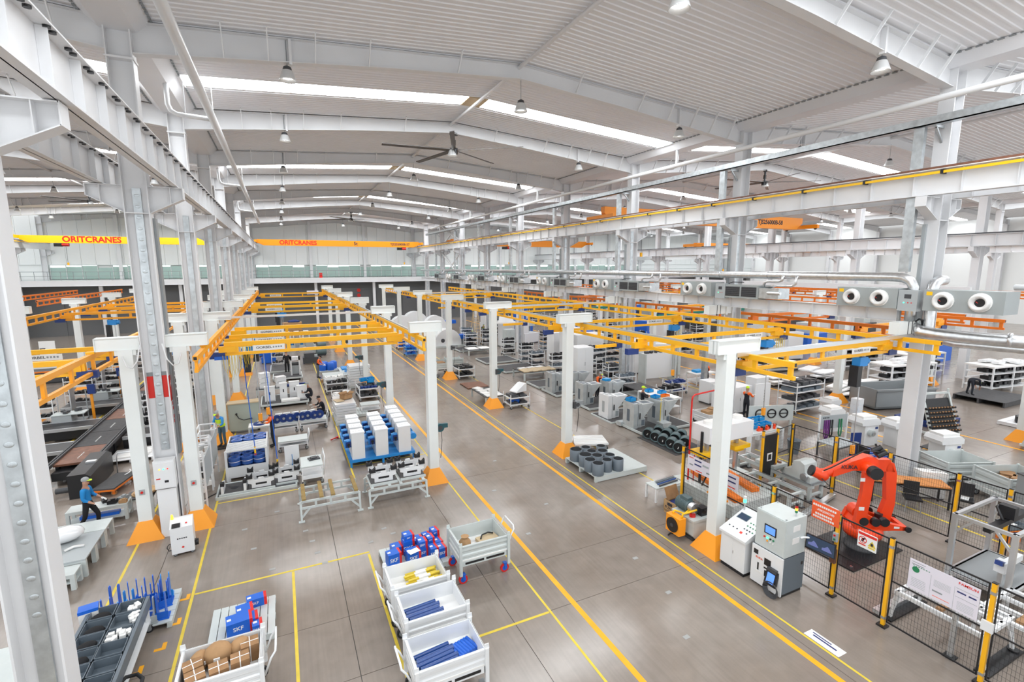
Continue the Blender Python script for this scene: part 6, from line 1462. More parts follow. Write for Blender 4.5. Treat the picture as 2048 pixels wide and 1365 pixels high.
for z in (.7,.85,1.0,1.15,1.3): MB().box(.1,.16,-.046,-.04,z,z+.08).build('mark','ink',t)
t=shelf_trolley('large white double shelf trolley of dark castings behind the cell',26.0,17.1,2.3,1.1,1.75,4,parts=['pipegrey','darkgrey'],seed=31,nx=4)
housing('tall white cabinet behind the leaning door panel',24.3,18.6,0,1.0,.7,1.75,grp='white cabinets machine side')
t=thing('tool_board','white tool board with purple slings behind the robot','tool board',(21.9,12.8,0),-.2); MB().box(-.75,.75,-.02,.02,.85,1.45).build('board','midgrey',t)
for i in (-1,1): MB().box(i*.75-.03,i*.75+.03,-.03,.03,0,1.5).build('upright','wpaint',t)
for j,m in ((-.45,'purple'),(-.35,'purple'),(-.15,'black'),(.35,'green')): MB().tube([(j-.06,-.05,1.25),(j-.07,-.05,.6),(j,-.05,.35),(j+.07,-.05,.6),(j+.06,-.05,1.25)],.03,6).build('sling',m,t)
for k in range(4): MB().box(-.6+.09*k,-.54+.09*k,-.024,-.02,1.32,1.38).build('lettering_mark','ink',t)
table('grey flat-topped bench behind the robot wrist',21.0,12.0,1.4,.9,.62,'midgrey','darkgrey')
def mill(lab,x,y,rz=0,s=1.):
    t=thing('milling_unit',lab,'machine',(x,y,0),rz,'white machining units')
    MB().box(-.4*s,.4*s,-.35*s,.35*s,0,1.0*s).build('pedestal','wpaint',t); MB().prism([(-.6*s,1.0*s),(.45*s,1.0*s),(.45*s,1.2*s),(.3*s,1.32*s),(-.55*s,1.32*s),(-.65*s,1.15*s)],'y',-.4*s,.4*s).build('table_head','wpaint',t)
    MB().box(-.5*s,.3*s,-.3*s,.3*s,1.32*s,1.42*s).build('top_cover','paper',t); MB().cyl((-.1*s,-.35*s,.65*s),(-.1*s,-.52*s,.65*s),.16*s,n=14).build('spindle_boss','greywhite',t); MB().cyl((-.1*s,-.52*s,.65*s),(-.1*s,-.58*s,.65*s),.09*s,n=12).build('spindle','steel',t); MB().box(.2*s,.35*s,-.36*s,-.35*s,.8*s,.9*s).build('badge','dblue',t)
mill('white machining unit behind the tool board',24.2,14.2,-.2,.85); mill('white machining unit with round boss behind the robot',23.6,12.4,-.2,.95); mill('white machining unit hidden partly by the column',24.6,11.6,-.2,.9); mill('white machining unit beside the A-frame rack',24.0,9.6,-.3,.95); mill('white machining unit near the pallet of white boxes',26.0,15.4,0,.8)
tag(MB().box(-.22,.22,-.02,.02,0,1.0).build('blue_board','dblue',None,(21.7,11.7,0),-.4),'blue standing board beside the machining unit','board')
t=thing('cleaning_cart','dark cleaning cart with blue tray behind the robot elbow','cart',(20.3,10.3,0),-.3); MB().box(-.4,.4,-.25,.25,.25,.6).build('tub','black',t); MB().box(-.35,.2,-.25,.25,.9,.96).build('blue_tray','blue',t); MB().box(-.4,-.34,-.22,.22,.2,1.1).build('handle_frame','black',t); MB().tube([(.2,.1,.6),(.35,.1,.9),(.2,.1,1.15)],.04,6).build('hose','black',t)
for i in (-1,1):
    for j in (-1,1): caster(t,i*.32,j*.2,.09)
t=thing('vacuum_cleaner','teal and red drum vacuum cleaner on the floor','vacuum cleaner',(20.9,9.5,0)); MB().lathe([(.2,.06),(.22,.3),(.21,.4)],14).build('drum','teal',t); MB().lathe([(.21,.4),(.2,.5),(.08,.55)],14).build('lid','red',t); MB().tube([(.2,0,.4),(.4,.1,.35),(.5,0,.1),(.3,-.2,.04)],.03,6).build('hose','black',t)
for i in (-1,1): caster(t,i*.15,0,.03)
tag(MB().tube([(0,0,0),(.05,.05,.5),(.1,.1,.9)],.02,6).cb(.1,.1,.95,.12,.05,.12).build('yellow_brush','cranew',None,(20.5,9.9,.02)),'yellow handled brush leaning by the vacuum cleaner','brush')
t=table('orange-brown wooden topped desk behind the rear fence',18.9,8.45,2.2,.7,.78,'desk','black',leg=.045,rz=-.75,name='work_desk',cat='desk')
def chair(lab,x,y,rz):
    t=thing('office_chair',lab,'chair',(x,y,0),rz,'black chairs'); MB().box(-.23,.23,-.22,.22,.42,.48).build('seat','black',t); MB().cb(0,.23,.72,.42,.05,.42,rx=-.12).build('backrest','black',t)
    for i in (-1,1):
        for j in (-1,1): MB().beam((i*.18,j*.17,.42),(i*.21,j*.2,0),.025).build('leg','steel',t)
    for i in (-1,1): MB().box(i*.19-.015,i*.19+.015,.2,.24,.46,.6).build('back_stay','steel',t)
chair('black chair pushed to the orange-brown desk',18.35,8.0,-.9); chair('black chair with papers near the crates',19.75,7.2,-1.2)
tag(MB().box(-.14,.14,-.1,.1,0,.02).build('paper_pad','paper',None,(19.75,7.2,.481),.3),'white paper pad on the second black chair','paper')
t=thing('copier','white office machine with dark tray beside the desk','copier',(20.15,8.35,0),-.75); MB().box(-.35,.35,-.3,.3,.04,.75).build('body','wpaint',t); MB().prism([(-.3,.75),(.3,.75),(.3,.86),(-.3,.95)],'x',-.38,.38).build('lid','paper',t); MB().box(.05,.33,-.25,.1,.86,.9).build('dark_tray','black',t); MB().box(-.33,.33,-.28,.28,0,.04).build('base','darkgrey',t)
t=thing('screen_stand','blue trimmed glass screen behind the desk','screen',(19.9,9.6,0),-.6); MB().box(-.5,.5,-.015,.015,.4,.98).build('pane','midgrey',t); MB().box(-.55,.55,-.03,.03,.98,1.04).build('top_bar','blue',t)
for i in (-1,1): MB().box(i*.5-.02,i*.5+.02,-.02,.02,0,.98).build('leg','black',t)
crate_trolley('grey-green steel crate of red sleeves behind the desk',22.4,8.6,1.7,1.2,.95,rz=-.4,m='greywhite',hs=0,ears=False,fz=.42); crate_trolley('grey-green steel crate with brown cartons beside the dark cabinet',22.2,6.9,1.6,1.2,1.05,rz=-.4,m='greywhite',hs=0,ears=False,fz=.42)
tag(MB().sphere((0,0,.12),.25,10,6,(1.3,.8,.6)).build('red_sleeve','copper',None,(22.1,8.7,.43),.3),'dark red cloth sleeves in the grey-green crate','sleeves'); tag(MB().sphere((0,0,.12),.25,10,6,(1.4,.9,.5)).build('white_cloth','paper',None,(22.8,8.4,.43),.3),'white cloth in the grey-green crate','cloth')
for k,(x,y) in enumerate(((21.9,7.2),(22.4,6.8),(22.6,7.2))): tag(MB().cb(0,0,.2,.5,.4,.4,rz=.2*k).build('flat_carton','brown',None,(x,y,.43)),'%s brown carton in the grey-green crate'%ORD[k],'carton','cartons in the crate')
t=thing('dark_cabinet','plain dark grey cabinet at the picture edge','cabinet',(20.9,5.4,0),-.4); MB().box(-1.1,1.1,-.35,.35,.05,1.7).build('body','grey',t); MB().box(-1.12,1.12,-.37,.37,1.7,1.73).build('top','matgrey',t); MB().box(-1.05,1.05,-.33,.33,0,.05).build('plinth','black',t)
t=thing('tool_case','dark grey open tool case on an orange stool','tool case',(18.9,5.8,.4),-.3); MB().box(-.3,.3,-.2,.2,0,.03).box(-.3,.3,-.2,-.18,0,.16).box(-.3,.3,.18,.2,0,.16).box(-.3,-.28,-.2,.2,0,.16).box(.28,.3,-.2,.2,0,.16).build('case_walls','pipegrey',t); MB().box(-.2,.2,-.1,.1,.03,.08).build('tools','paper',t)
t=thing('orange_stool','orange step stool under the tool case','stool',(18.9,5.8,0),-.3); MB().box(-.22,.22,-.18,.18,.34,.398).build('top','dorange',t)
for i in (-1,1):
    for j in (-1,1): MB().box(i*.18-.03,i*.18+.03,j*.14-.03,j*.14+.03,0,.34).build('leg','dorange',t)
tag(MB().box(-.2,.2,-.15,.15,0,.2).build('blue_case','dblue',None,(19.6,5.9,.0),.4),'small dark blue case near the tool case','case')
# A-frame racks with black rollers
def aframe(lab,x,y,rz,load=True):
    t=thing('a_frame_rack',lab,'rack',(x,y,0),rz,'a-frame racks')
    for i in (-1,1):
        MB().beam((i*.75,-.65,.2),(i*.75,0,2.0),.09).beam((i*.75,.65,.2),(i*.75,0,2.0),.09).build('side_frame','greywhite',t); MB().box(i*.75-.05,i*.75+.05,-.75,.75,.15,.25).build('foot_beam','greywhite',t); MB().cyl((i*.75,0,2.0),(i*.75,0,2.18),.05,n=8).build('lifting_lug','greywhite',t)
        for j in (-1,1): caster(t,i*.75,j*.65,.07,'brown')
    MB().box(-.75,.75,-.05,.05,1.95,2.03).build('ridge_beam','greywhite',t); MB().prism([(-.7,.25),(-.6,.25),(-.02,1.75),(-.08,1.75)],'x',-.72,.72).build('back_sheet','black',t)
    for k in range(6):
        z=.35+.2*k; yy=-.75+(z-.2)*.36
        r=MB().cyl((-.85,yy,z),(.85,yy,z),.06,n=8).build('roller_bar','black',t)
        for q in range(9): MB().cyl((-.7+.17*q,yy,z+.02),(-.7+.17*q,yy-.08,z+.06),.035,n=6).build('peg','brown',r)
    return t
aframe('white A-frame rack hung with black and brown roller bars beyond the column',27.9,11.8,-.25); aframe('second A-frame rack at the picture edge with black roller bars',29.6,8.1,-.25)
table('white trolley frame under a steel plate near the tall rack',25.2,10.2,1.4,.9,.3,'matgrey','wpaint')
# ================================================================ PEOPLE
def person(lab,x,y,rz,pose,top='navy',trouser='black_cloth',sleeve=None,cap='capgrey',brim='hivis',h=1.72,vest=None,z=0.):
    """pose: dict of joint offsets in a frame where the figure faces -Y; heights for a 1.72 m adult"""
    J=dict(pel=(0,0,.95),waist=(0,0,1.08),chest=(0,0,1.28),neck=(0,0,1.46),chin=(0,-.015,1.53),head=(0,-.02,1.61),crown=(0,-.01,1.70),
           shL=(.17,0,1.41),elL=(.22,.02,1.13),wrL=(.22,-.08,.90),shR=(-.17,0,1.41),elR=(-.22,.02,1.13),wrR=(-.22,-.08,.90),
           hiL=(.09,0,.90),knL=(.1,-.02,.50),anL=(.1,.03,.09),toL=(.1,-.16,.04),hiR=(-.09,0,.90),knR=(-.1,-.02,.50),anR=(-.1,.03,.09),toR=(-.1,-.16,.04))
    J.update(pose)
    RAD=dict(pel=(.155,.12),waist=(.145,.105),chest=(.165,.115),neck=(.055,.058),chin=(.065,.075),head=(.078,.095),crown=(.055,.065),sh=(.075,.072),el=(.05,.05),wr=(.032,.03),hi=(.095,.095),kn=(.062,.065),an=(.045,.05),to=(.04,.035))
    V=[];E=[];Rr=[];reg=[]
    def add(p,r,g,par=None):
        V.append(Vector(p));Rr.append(r);reg.append(g)
        if par is not None:E.append((par,len(V)-1))
        return len(V)-1
    pel=add(J['pel'],RAD['pel'],'t');wa=add(J['waist'],RAD['waist'],'s',pel);ch=add(J['chest'],RAD['chest'],'s',wa);ne=add(J['neck'],RAD['neck'],'k',ch)
    ci=add(J['chin'],RAD['chin'],'k',ne);he=add(J['head'],RAD['head'],'k',ci);cr=add(J['crown'],RAD['crown'],'h',he)
    hd=(Vector(J['crown'])-Vector(J['neck'])).normalized(); fw=Vector(pose.get('face',(0,-1,0))).normalized(); sd=hd.cross(fw)
    nose=add(Vector(J['head'])+fw*.105-hd*.02,(.016,.018),'k',he)
    for s in (-1,1): add(Vector(J['head'])+sd*s*.092-hd*.01,(.014,.022),'k',he)
    for s in 'LR':
        sh=add(J['sh'+s],RAD['sh'],'v' if sleeve else 's',ch);el=add(J['el'+s],RAD['el'],'v' if sleeve else 's',sh);wr=add(J['wr'+s],RAD['wr'],'k',el)
        d=(Vector(J['wr'+s])-Vector(J['el'+s])).normalized();side=d.cross(Vector((0,0,1)));side=side.normalized() if side.length>.1 else Vector((1,0,0));nn=side.cross(d)
        pa=add(Vector(J['wr'+s])+d*.07,(.034,.02),'g',wr)
        sg=1 if s=='L' else -1
        for q,(o,L) in enumerate(((-.027,.062),(-.009,.075),(.009,.07),(.027,.055))):
            f1=add(V[pa]+d*.035+side*o,(.009,.009),'g',pa);f2=add(V[f1]+d*L*.55-nn*.008,(.008,.008),'g',f1);add(V[f2]+d*L*.35-nn*.022,(.007,.007),'g',f2)
        th=add(V[wr]+d*.035+side*.035*sg,(.011,.011),'g',wr);add(V[th]+d*.04+side*.018*sg-nn*.01,(.009,.009),'g',th)
        hi=add(J['hi'+s],RAD['hi'],'t',pel);kn=add(J['kn'+s],RAD['kn'],'t',hi);an=add(J['an'+s],RAD['an'],'b',kn);add(J['to'+s],RAD['to'],'b',an)
    k=h/1.72
    me=bpy.data.meshes.new('tmp');me.from_pydata([v*k for v in V],E,[]);ob=bpy.data.objects.new('tmp',me);COL.objects.link(ob)
    sk=ob.modifiers.new('s','SKIN');sk.use_smooth_shade=True;sk.branch_smoothing=.3
    lay=me.skin_vertices[0].data if me.skin_vertices else None
    if lay is None:
        bpy.context.view_layer.objects.active=ob; me.skin_vertices  # created by the modifier
    for i,d in enumerate(me.skin_vertices[0].data): d.radius=(Rr[i][0]*k,Rr[i][1]*k);d.use_root=(i==0)
    sb=ob.modifiers.new('u','SUBSURF');sb.levels=2;sb.render_levels=2
    dg=bpy.context.evaluated_depsgraph_get();ev=ob.evaluated_get(dg);bm_=bpy.data.meshes.new_from_object(ev);bpy.data.objects.remove(ob);bpy.data.meshes.remove(me)
    bm_.name='body';bm_.materials.clear()
    slots={'s':top,'t':trouser,'k':'skin','h':'hair','v':sleeve or top,'g':'paper' if pose.get('gloves') else 'skin','b':'rubber'}
    keys=list(slots);[bm_.materials.append(MATS[slots[q]]) for q in keys]
    segs=[(V[a]*k,V[b]*k,reg[a],reg[b]) for a,b in E]
    for f in bm_.polygons:
        c=f.center;best=None
        for a,b,ra,rg in segs:
            ab=b-a;t=max(0,min(1,(c-a).dot(ab)/max(ab.length_squared,1e-9)));dd=(c-(a+ab*t)).length
            if best is None or dd<best[0]: best=(dd,ra if t<.5 else rg,t,ra,rg)
        g=best[1]
        if best[3] in 'sv' and best[4]=='k' and best[2]<.35: g=best[3]
        if best[3] in 'sv' and best[4]=='k' and best[2]>=.35 and best[3]!='s': g='k'
        if best[3]=='t' and best[4]=='b': g='t' if best[2]<.85 else 'b'
        f.material_index=keys.index(g);f.use_smooth=True
    t=thing('person',lab,'person',(x,y,z),rz)
    o=bpy.data.objects.new('body',bm_);COL.objects.link(o);setp(o,t)
    c=Vector(J['head'])*k+hd*.045*k
    Rm=Matrix((sd,-fw,hd)).transposed()
    def obj_at(mb,nm,mt,par=t):
        q=mb.build(nm,mt,par); return q
    cap_m=MB();n=14;vs=[]
    for r,zz in ((.088,0),(.09,.03),(.08,.075),(.045,.105),(.005,.112)): vs+=[c+Rm@Vector((r*k*math.cos(2*PI*i/n)*.95,r*k*math.sin(2*PI*i/n)*1.12,zz*k)) for i in range(n)]
    cap_m.add(vs,[(j*n+i,j*n+(i+1)%n,(j+1)*n+(i+1)%n,(j+1)*n+i) for j in range(4) for i in range(n)],True); q=cap_m.build('cap',cap,t)
    bp=[c+Rm@Vector((px*k,py*k,pz*k)) for px,py,pz in ((-.07,-.07,.012),(.07,-.07,.012),(.06,-.15,.0),(.0,-.175,-.004),(-.06,-.15,.0),(-.07,-.07,.022),(.07,-.07,.022),(.06,-.15,.01),(.0,-.175,.006),(-.06,-.15,.01))]
    MB().add(bp,[(4,3,2,1,0),(5,6,7,8,9),(0,1,6,5),(1,2,7,6),(2,3,8,7),(3,4,9,8),(4,0,5,9)]).build('cap_brim',brim,q)
    for s in (-1,1): e=Vector(J['head'])*k+(fw*.088+sd*s*.032+hd*.012)*k;MB().sphere(tuple(e),.011*k,6,5).build('eye','eye',t)
    mo=Vector(J['head'])*k+(fw*.083-hd*.062)*k;MB().cb(mo.x,mo.y,mo.z,.04,.012,.008,rz=math.atan2(fw.y,fw.x)+PI/2).build('mouth','red',t)
    if vest:
        vm=MB();pl=Vector(J['pel'])*k;wq=Vector(J['waist'])*k;cq=Vector(J['chest'])*k;nq=Vector(J['neck'])*k;n=16;vs=[]
        ax=Vector((1,0,0));levels=[(wq-(cq-wq)*.5,.17,.14),(wq,.165,.135),(cq,.185,.145),(cq+(nq-cq)*.5,.165,.125)]
        for pnt,rx,ry in levels:
            up=(nq-wq).normalized();fy=up.cross(ax)
            vs+=[pnt+ax*rx*k*math.cos(2*PI*i/n)+fy*ry*k*math.sin(2*PI*i/n) for i in range(n)]
        vm.add(vs,[(j*n+i,j*n+(i+1)%n,(j+1)*n+(i+1)%n,(j+1)*n+i) for j in range(3) for i in range(n)],True);v=vm.build('vest',vest,t)
        b2=MB();vs=[]
        for pnt,rx,ry in ((wq+(cq-wq)*.25,.183,.15),(wq+(cq-wq)*.5,.188,.152)):
            vs+=[pnt+ax*rx*k*math.cos(2*PI*i/n)+fy*ry*k*math.sin(2*PI*i/n) for i in range(n)]
        b2.add(vs,[(i,(i+1)%n,n+(i+1)%n,n+i) for i in range(n)],True).build('reflective_band','paper',v)
    return t
walk=dict(hiL=(.09,-.02,.9),knL=(.1,-.2,.53),anL=(.1,-.16,.12),toL=(.1,-.34,.06),knR=(-.1,.06,.5),anR=(-.1,.3,.14),toR=(-.1,.16,.04),elL=(.24,-.05,1.13),wrL=(.2,-.28,1.0),elR=(-.23,.0,1.13),wrR=(-.2,-.24,.98),gloves=1)
reach=dict(elL=(.22,-.16,1.2),wrL=(.16,-.42,1.22),elR=(-.22,-.16,1.2),wrR=(-.16,-.42,1.24),gloves=1)
work=dict(waist=(0,-.03,1.07),chest=(0,-.1,1.26),neck=(0,-.16,1.43),chin=(0,-.2,1.49),head=(0,-.22,1.57),crown=(0,-.2,1.67),shL=(.17,-.13,1.38),shR=(-.17,-.13,1.38),elL=(.23,-.2,1.12),wrL=(.14,-.42,1.02),elR=(-.23,-.2,1.12),wrR=(-.14,-.42,1.02),face=(0,-1,-.5),gloves=1)
crouch=dict(pel=(0,.12,.42),waist=(0,.08,.55),chest=(0,-.04,.74),neck=(0,-.1,.92),chin=(0,-.13,.98),head=(0,-.15,1.06),crown=(0,-.13,1.16),shL=(.17,-.06,.87),shR=(-.17,-.06,.87),elL=(.24,-.2,.66),wrL=(.16,-.44,.66),elR=(-.24,-.2,.66),wrR=(-.16,-.46,.72),hiL=(.1,.06,.4),hiR=(-.1,.06,.4),knL=(.15,-.28,.5),anL=(.12,.0,.09),toL=(.12,-.18,.04),knR=(-.15,-.24,.46),anR=(-.12,.04,.09),toR=(-.12,-.14,.04),gloves=1)
bend=dict(pel=(0,.1,.92),waist=(0,.0,1.0),chest=(0,-.2,1.0),neck=(0,-.38,.96),chin=(0,-.44,.92),head=(0,-.5,.87),crown=(0,-.57,.8),face=(0,-.6,-.9),shL=(.17,-.3,.95),shR=(-.17,-.3,.95),elL=(.18,-.36,.68),wrL=(.12,-.42,.45),elR=(-.18,-.36,.68),wrR=(-.12,-.42,.45),hiL=(.1,.08,.88),hiR=(-.1,.08,.88),knL=(.14,.02,.5),knR=(-.14,.06,.5),anL=(.18,.08,.09),anR=(-.18,.12,.09),toL=(.18,-.1,.04),toR=(-.18,-.06,.04))
person('person in blue short-sleeved shirt, black trousers and grey cap walking past grey tables',-5.75,18.1,1.45,walk,'shirtblue','black_cloth')
person('person in dark top with orange sleeves holding the hoist control by the coil crate',-.75,23.65,-1.5,reach,'navy','navy','shirtorange')
person('person in yellow hi-vis vest and jeans bending to the cabinet at the racks',-2.8,24.55,-.6,dict(work),'lblue','jeans',None,vest='hivis',z=.05)
person('person in dark clothes with orange trim crouching beside the white housings',1.2,31.0,-1.6,crouch,'navy','navy',None)
person('person in dark clothes crouching by the fan wheel trolley',1.6,27.4,-1.4,crouch,'navy','navy',None,cap='hair',brim='capgrey')
person('person in all dark clothes standing on the platform with back turned',.05,40.2,PI,work,'black_cloth','black_cloth',None,cap='hair',brim='hair')
person('person in dark top with orange sleeves and grey trousers leaning over the slatted table',2.05,37.5,1.2,work,'navy','trgrey','shirtorange',cap='hair',brim='hair')
person('person in orange-sleeved top working at the rear silver hopper',17.1,24.0,.3,work,'navy','navy','shirtorange')
person('person in dark top with lime cap reaching into the front silver hopper',17.0,19.75,.9,dict(reach),'navy','navy',None,cap='hivis')
person('person in orange-sleeved top and lime cap bending at a white bench far behind',25.3,23.2,2.6,work,'navy','navy','shirtorange',cap='hivis')
person('person in orange-sleeved top and lime cap holding a sheet beside the door panel',21.9,17.3,1.7,reach,'navy','navy','shirtorange',cap='hivis')
person('person in dark clothes bending over a grey pallet far right',37.2,14.0,1.2,bend,'navy','navy',None,z=.3)
person('person in hi-vis vest on the far side near the stepladder',20.2,50.5,.2,work,'navy','navy',None,vest='hivis')
person('person in orange-sleeved top far back beside white shelves',17.2,46.5,.6,work,'navy','navy','shirtorange')
person('person in orange-sleeved top far back among the assembly frames',-.1,54,.2,work,'black_cloth','black_cloth','shirtorange')
tag(MB().box(-.12,.12,-.09,.09,0,.01).build('paper_sheet','paper',None,(22.38,17.3,1.2),.2),'white sheet held by the worker beside the door panel','paper')
t=thing('step_block','dark block the crouching worker sits on beside the trolley','block',(1.75,27.45,0)); MB().box(-.2,.2,-.2,.2,0,.28).build('block','darkgrey',t); MB().box(-.22,.22,-.22,.22,.28,.3).build('pad','rubber',t)
# ================================================================ CONVEYOR BAY
t=thing('roller_conveyor','long black conveyor line running along the neighbouring bay','conveyor',(0,0,0))
for k in range(9):
    y=23.0+2.05*k
    MB().box(-8.15,-6.98,y,y+2.0,.62,.7).build('deck_plate','matgrey' if k%3 else 'copper',t)
    for j in range(6): MB().cyl((-7.55+.0*j,y+.5+.13*j,.7),(-7.55,y+.5+.13*j,.725),.025,n=8).build('ball_transfer','paper',t)
for x in (-8.27,-8.17,-6.93,-6.83): MB().box(x-.03,x+.03,22.6,41.5,.66,.78).build('side_rail','darkgrey',t)
for k in range(8):
    for x in (-8.1,-7.0): MB().box(x-.06,x+.06,23.2+2.4*k,23.35+2.4*k,0,.62).build('leg','black',t)
MB().box(-8.1,-7.0,22.6,41.4,.2,.5).build('under_tray','black',t)
t=thing('conveyor_drive','black drive housing at the near end of the conveyor','drive housing',(-6.85,21.9,0),.0); MB().prism([(-.3,0),(.35,0),(.35,.75),(.2,.86),(-.3,.86)],'y',-.85,1.6).build('housing','black',t); MB().cyl((-.3,-.5,.25),(-.75,-.5,.25),.1,n=10).build('motor','darkgrey',t); MB().box(-.1,.2,.3,.5,.86,.92).build('end_bracket','alu',t)
for k,(y,x0,x1) in enumerate(((22.2,-11.5,-8.4),(25.6,-11.5,-8.4),(26.6,-6.75,-5.4),(29.2,-11,-8.4),(30.2,-6.75,-5.2),(33.5,-11,-8.4),(34.4,-6.75,-5.2))):
    t=thing('side_bench','%s dark side bench with pale edge joining the conveyor'%ORD[k],'bench',((x0+x1)/2,y,0),0,'side benches of the conveyor'); a=(x1-x0)/2
    MB().box(-a,a,-.6,.6,.55,.62).build('bench_top','black',t); MB().box(-a,a,-.66,-.6,.5,.64).box(-a,a,.6,.66,.5,.64).build('edge_rail','alu',t)
    for i in (-1,1):
        for j in (-1,1): MB().box(i*(a-.1)-.04,i*(a-.1)+.04,j*.55-.04,j*.55+.04,0,.55).build('leg','darkgrey',t)
    MB().box(-a,a,-.6,-.58,.1,.5).build('front_sheet','black',t)
t=thing('platform_cart','flat platform cart with orange frame and loop handle by the conveyor end','cart',(-5.95,21.5,0),-.25); MB().box(-.35,.35,-.75,.75,.26,.31).build('deck','matgrey',t); MB().box(-.36,.36,-.76,.76,.2,.26).build('frame','dorange',t)
for i in (-1,1):
    for j in (-1,1): caster(t,i*.26,j*.6,.09,'brown','dorange')
MB().tube([(-.3,.72,.3),(-.3,.78,1.0),(-.25,.8,1.08),(.25,.8,1.08),(.3,.78,1.0),(.3,.72,.3)],.02,8).build('handle','alu',t); MB().tube([(.1,.4,.33),(.18,.5,.36),(.22,.6,.4),(.15,.66,.44)],.02,6).build('white_hook','paper',t)
pallet('white pallet with flat white sheets beside the column',-6.1,24.9,1.6,1.5,.16,6,'x','wpaint')
for k in range(4): tag(MB().box(-.6+.05*k,.55,-.12,.1,0,.05).build('white_profile','paper',None,(-6.1+.05*k,24.5+.25*k,.165),.1*k),'%s white flat profile on the white pallet'%ORD[k],'profile','white profiles')
tag(MB().lathe([(.3,0),(.32,.25),(.3,.5),(.05,.5)],12).build('white_drum','wpaint',None,(-4.9,24.3,0)),'white round drum beside the pallet by the column','drum')
for k,(x,y,sx) in enumerate(((-10.0,30.2,.75),(-9.75,34.9,.75),(-10.2,39.5,.8))):
    t=thing('tool_cabinet','%s grey tool cabinet with open side shelves beside the conveyor'%ORD[k],'cabinet',(x,y,0),0,'grey tool cabinets'); MB().box(-sx/2,sx/2,-.35,.35,.05,.95).build('body','midgrey',t); MB().box(-sx/2-.02,sx/2+.5,-.37,.37,.95,.99).build('top','greywhite',t)
    for z in (.3,.6): MB().box(sx/2,sx/2+.48,-.35,.35,z,z+.03).build('side_shelf','grey',t)
    MB().box(sx/2+.44,sx/2+.48,-.35,-.31,0,1.0).box(sx/2+.44,sx/2+.48,.31,.35,0,2.0).build('upright','grey',t); f=MB(); R=random.Random(k)
    for q in range(9): f.cb(R.uniform(-.3,.6),R.uniform(-.25,.25),1.06,R.uniform(.08,.25),.1,R.uniform(.06,.16),q)
    o=f.build('tools',R.choice(['copper','paper','darkgrey']),t); o['kind']='stuff'
for k,(x,y) in enumerate(((-11.2,31),(-11.0,36),(-9.9,37.2),(-8.8,44),(-6.1,33),(-5.9,37),(-6.0,29.2),(-10.4,42.6),(-10.5,47),(-8,49))):
    shelf_trolley('%s shelf rack of black parts along the conveyor bay'%ORD[k],x,y,1.3,.6,1.75,4,parts='black',seed=50+k,nx=4,grp='shelf racks in the conveyor bay')
for k,(x,y) in enumerate(((-9.2,31.4),(-9.1,36.0))):
    t=thing('lift_mast',('orange lifting mast with control panel beside the first tool cabinet','orange lifting mast beside the second tool cabinet')[k],'lifting mast',(x,y,0)); MB().box(-.05,.05,-.05,.05,0,2.1).build('mast','orange',t); MB().box(-.2,.2,-.2,.2,0,.05).build('base','darkgrey',t); MB().box(-.12,.18,-.1,.1,1.6,2.1).build('panel','dblue',t)
    MB().box(-.8,-.76,-.3,.3,0,2.1).box(-.8,.9,-.02,.02,2.05,2.1).build('light_frame','alu',t)
for k,(x,y,m) in enumerate(((-9.5,52,'lblue'),(-8,56,'wpaint'),(-11,55,'blue'),(-6.5,54,'blue'),(-12.5,52,'wpaint'),(-9,60,'blue'),(-6,47,'wpaint'),(-14.5,58,'wpaint'),(-6.2,59,'darkgrey'))):
    t=thing('parts_heap','%s load of blue and white parts far back in the conveyor bay'%ORD[k],'load',(x,y,0),.2*k,'loads far in the conveyor bay'); MB().box(-.9,.9,-.7,.7,0,.16).build('skid','darkgrey',t); R=random.Random(k); f=MB()
    for q in range(8): f.cb(R.uniform(-.6,.6),R.uniform(-.5,.5),.16+R.uniform(.1,.7),R.uniform(.3,.6),R.uniform(.2,.5),R.uniform(.2,.5),R.uniform(0,3))
    o=f.build('stacked_parts',m,t); o['kind']='stuff'
t=thing('dark_platform','large dark machine platform far in the conveyor bay','platform',(-15.8,46,0)); MB().box(-3,3,-2,2,.1,.9).build('platform_block','darkgrey',t); MB().box(-3.02,3.02,-2.05,-2,.8,.9).build('orange_edge','dorange',t); MB().box(-2.9,2.9,-1.9,1.9,0,.1).build('plinth','black',t)
t=thing('white_workstation','white workstation with monitor on the dark platform','workstation',(-15.6,45.6,.9)); MB().box(-.7,.7,-.4,.4,0,.8).build('desk_unit','wpaint',t); MB().box(-.4,.5,.2,.26,.8,1.9).build('back_board','paper',t); MB().box(-.35,-.05,.12,.18,1.0,1.4).build('monitor','black',t)
# low grey tables by the near columns
table('low grey table with parts beside the walking person',-5.7,18.85,1.55,.55,.52,'greywhite','greywhite',leg=.09,shelf=.14); tag(MB().box(-.5,.5,-.1,.1,0,.1).build('blue_profile','blue',None,(-5.7,18.85,.142)),'blue profile on the lower shelf of the low grey table','profile')
for k,(x,y,m,s) in enumerate(((-5.35,18.8,'black',.12),(-5.1,18.95,'grey',.13),(-5.6,19.0,'black',.1),(-5.05,18.72,'kraft',.1))): tag(MB().cb(0,0,s/2,s*2,s*1.4,s,rz=k).cb(.02,0,s,s,s*.7,s*.6,rz=k+.4).build('machine_part',m,None,(x,y,.522)),('black machine part at the walker end of the grey table','grey machine part on the grey table','small black part on the grey table','brown part on the grey table edge')[k],'part')
table('low dark-topped stand behind the grey parts table',-4.75,19.5,.8,.7,.4,'darkgrey','greywhite',leg=.05)
for k in range(3): t=thing('round_plate','%s round plywood plate on the low stand'%ORD[k],'plate',(-4.7+.06*k,19.55-.03*k,.402+.05*k),0,'round plywood plates'); MB().cyl((0,0,0),(0,0,.045),.32,n=24).build('disc','plyb',t); MB().cyl((0,0,.001),(0,0,.0455),.325,n=24).build('rim','wood',t)
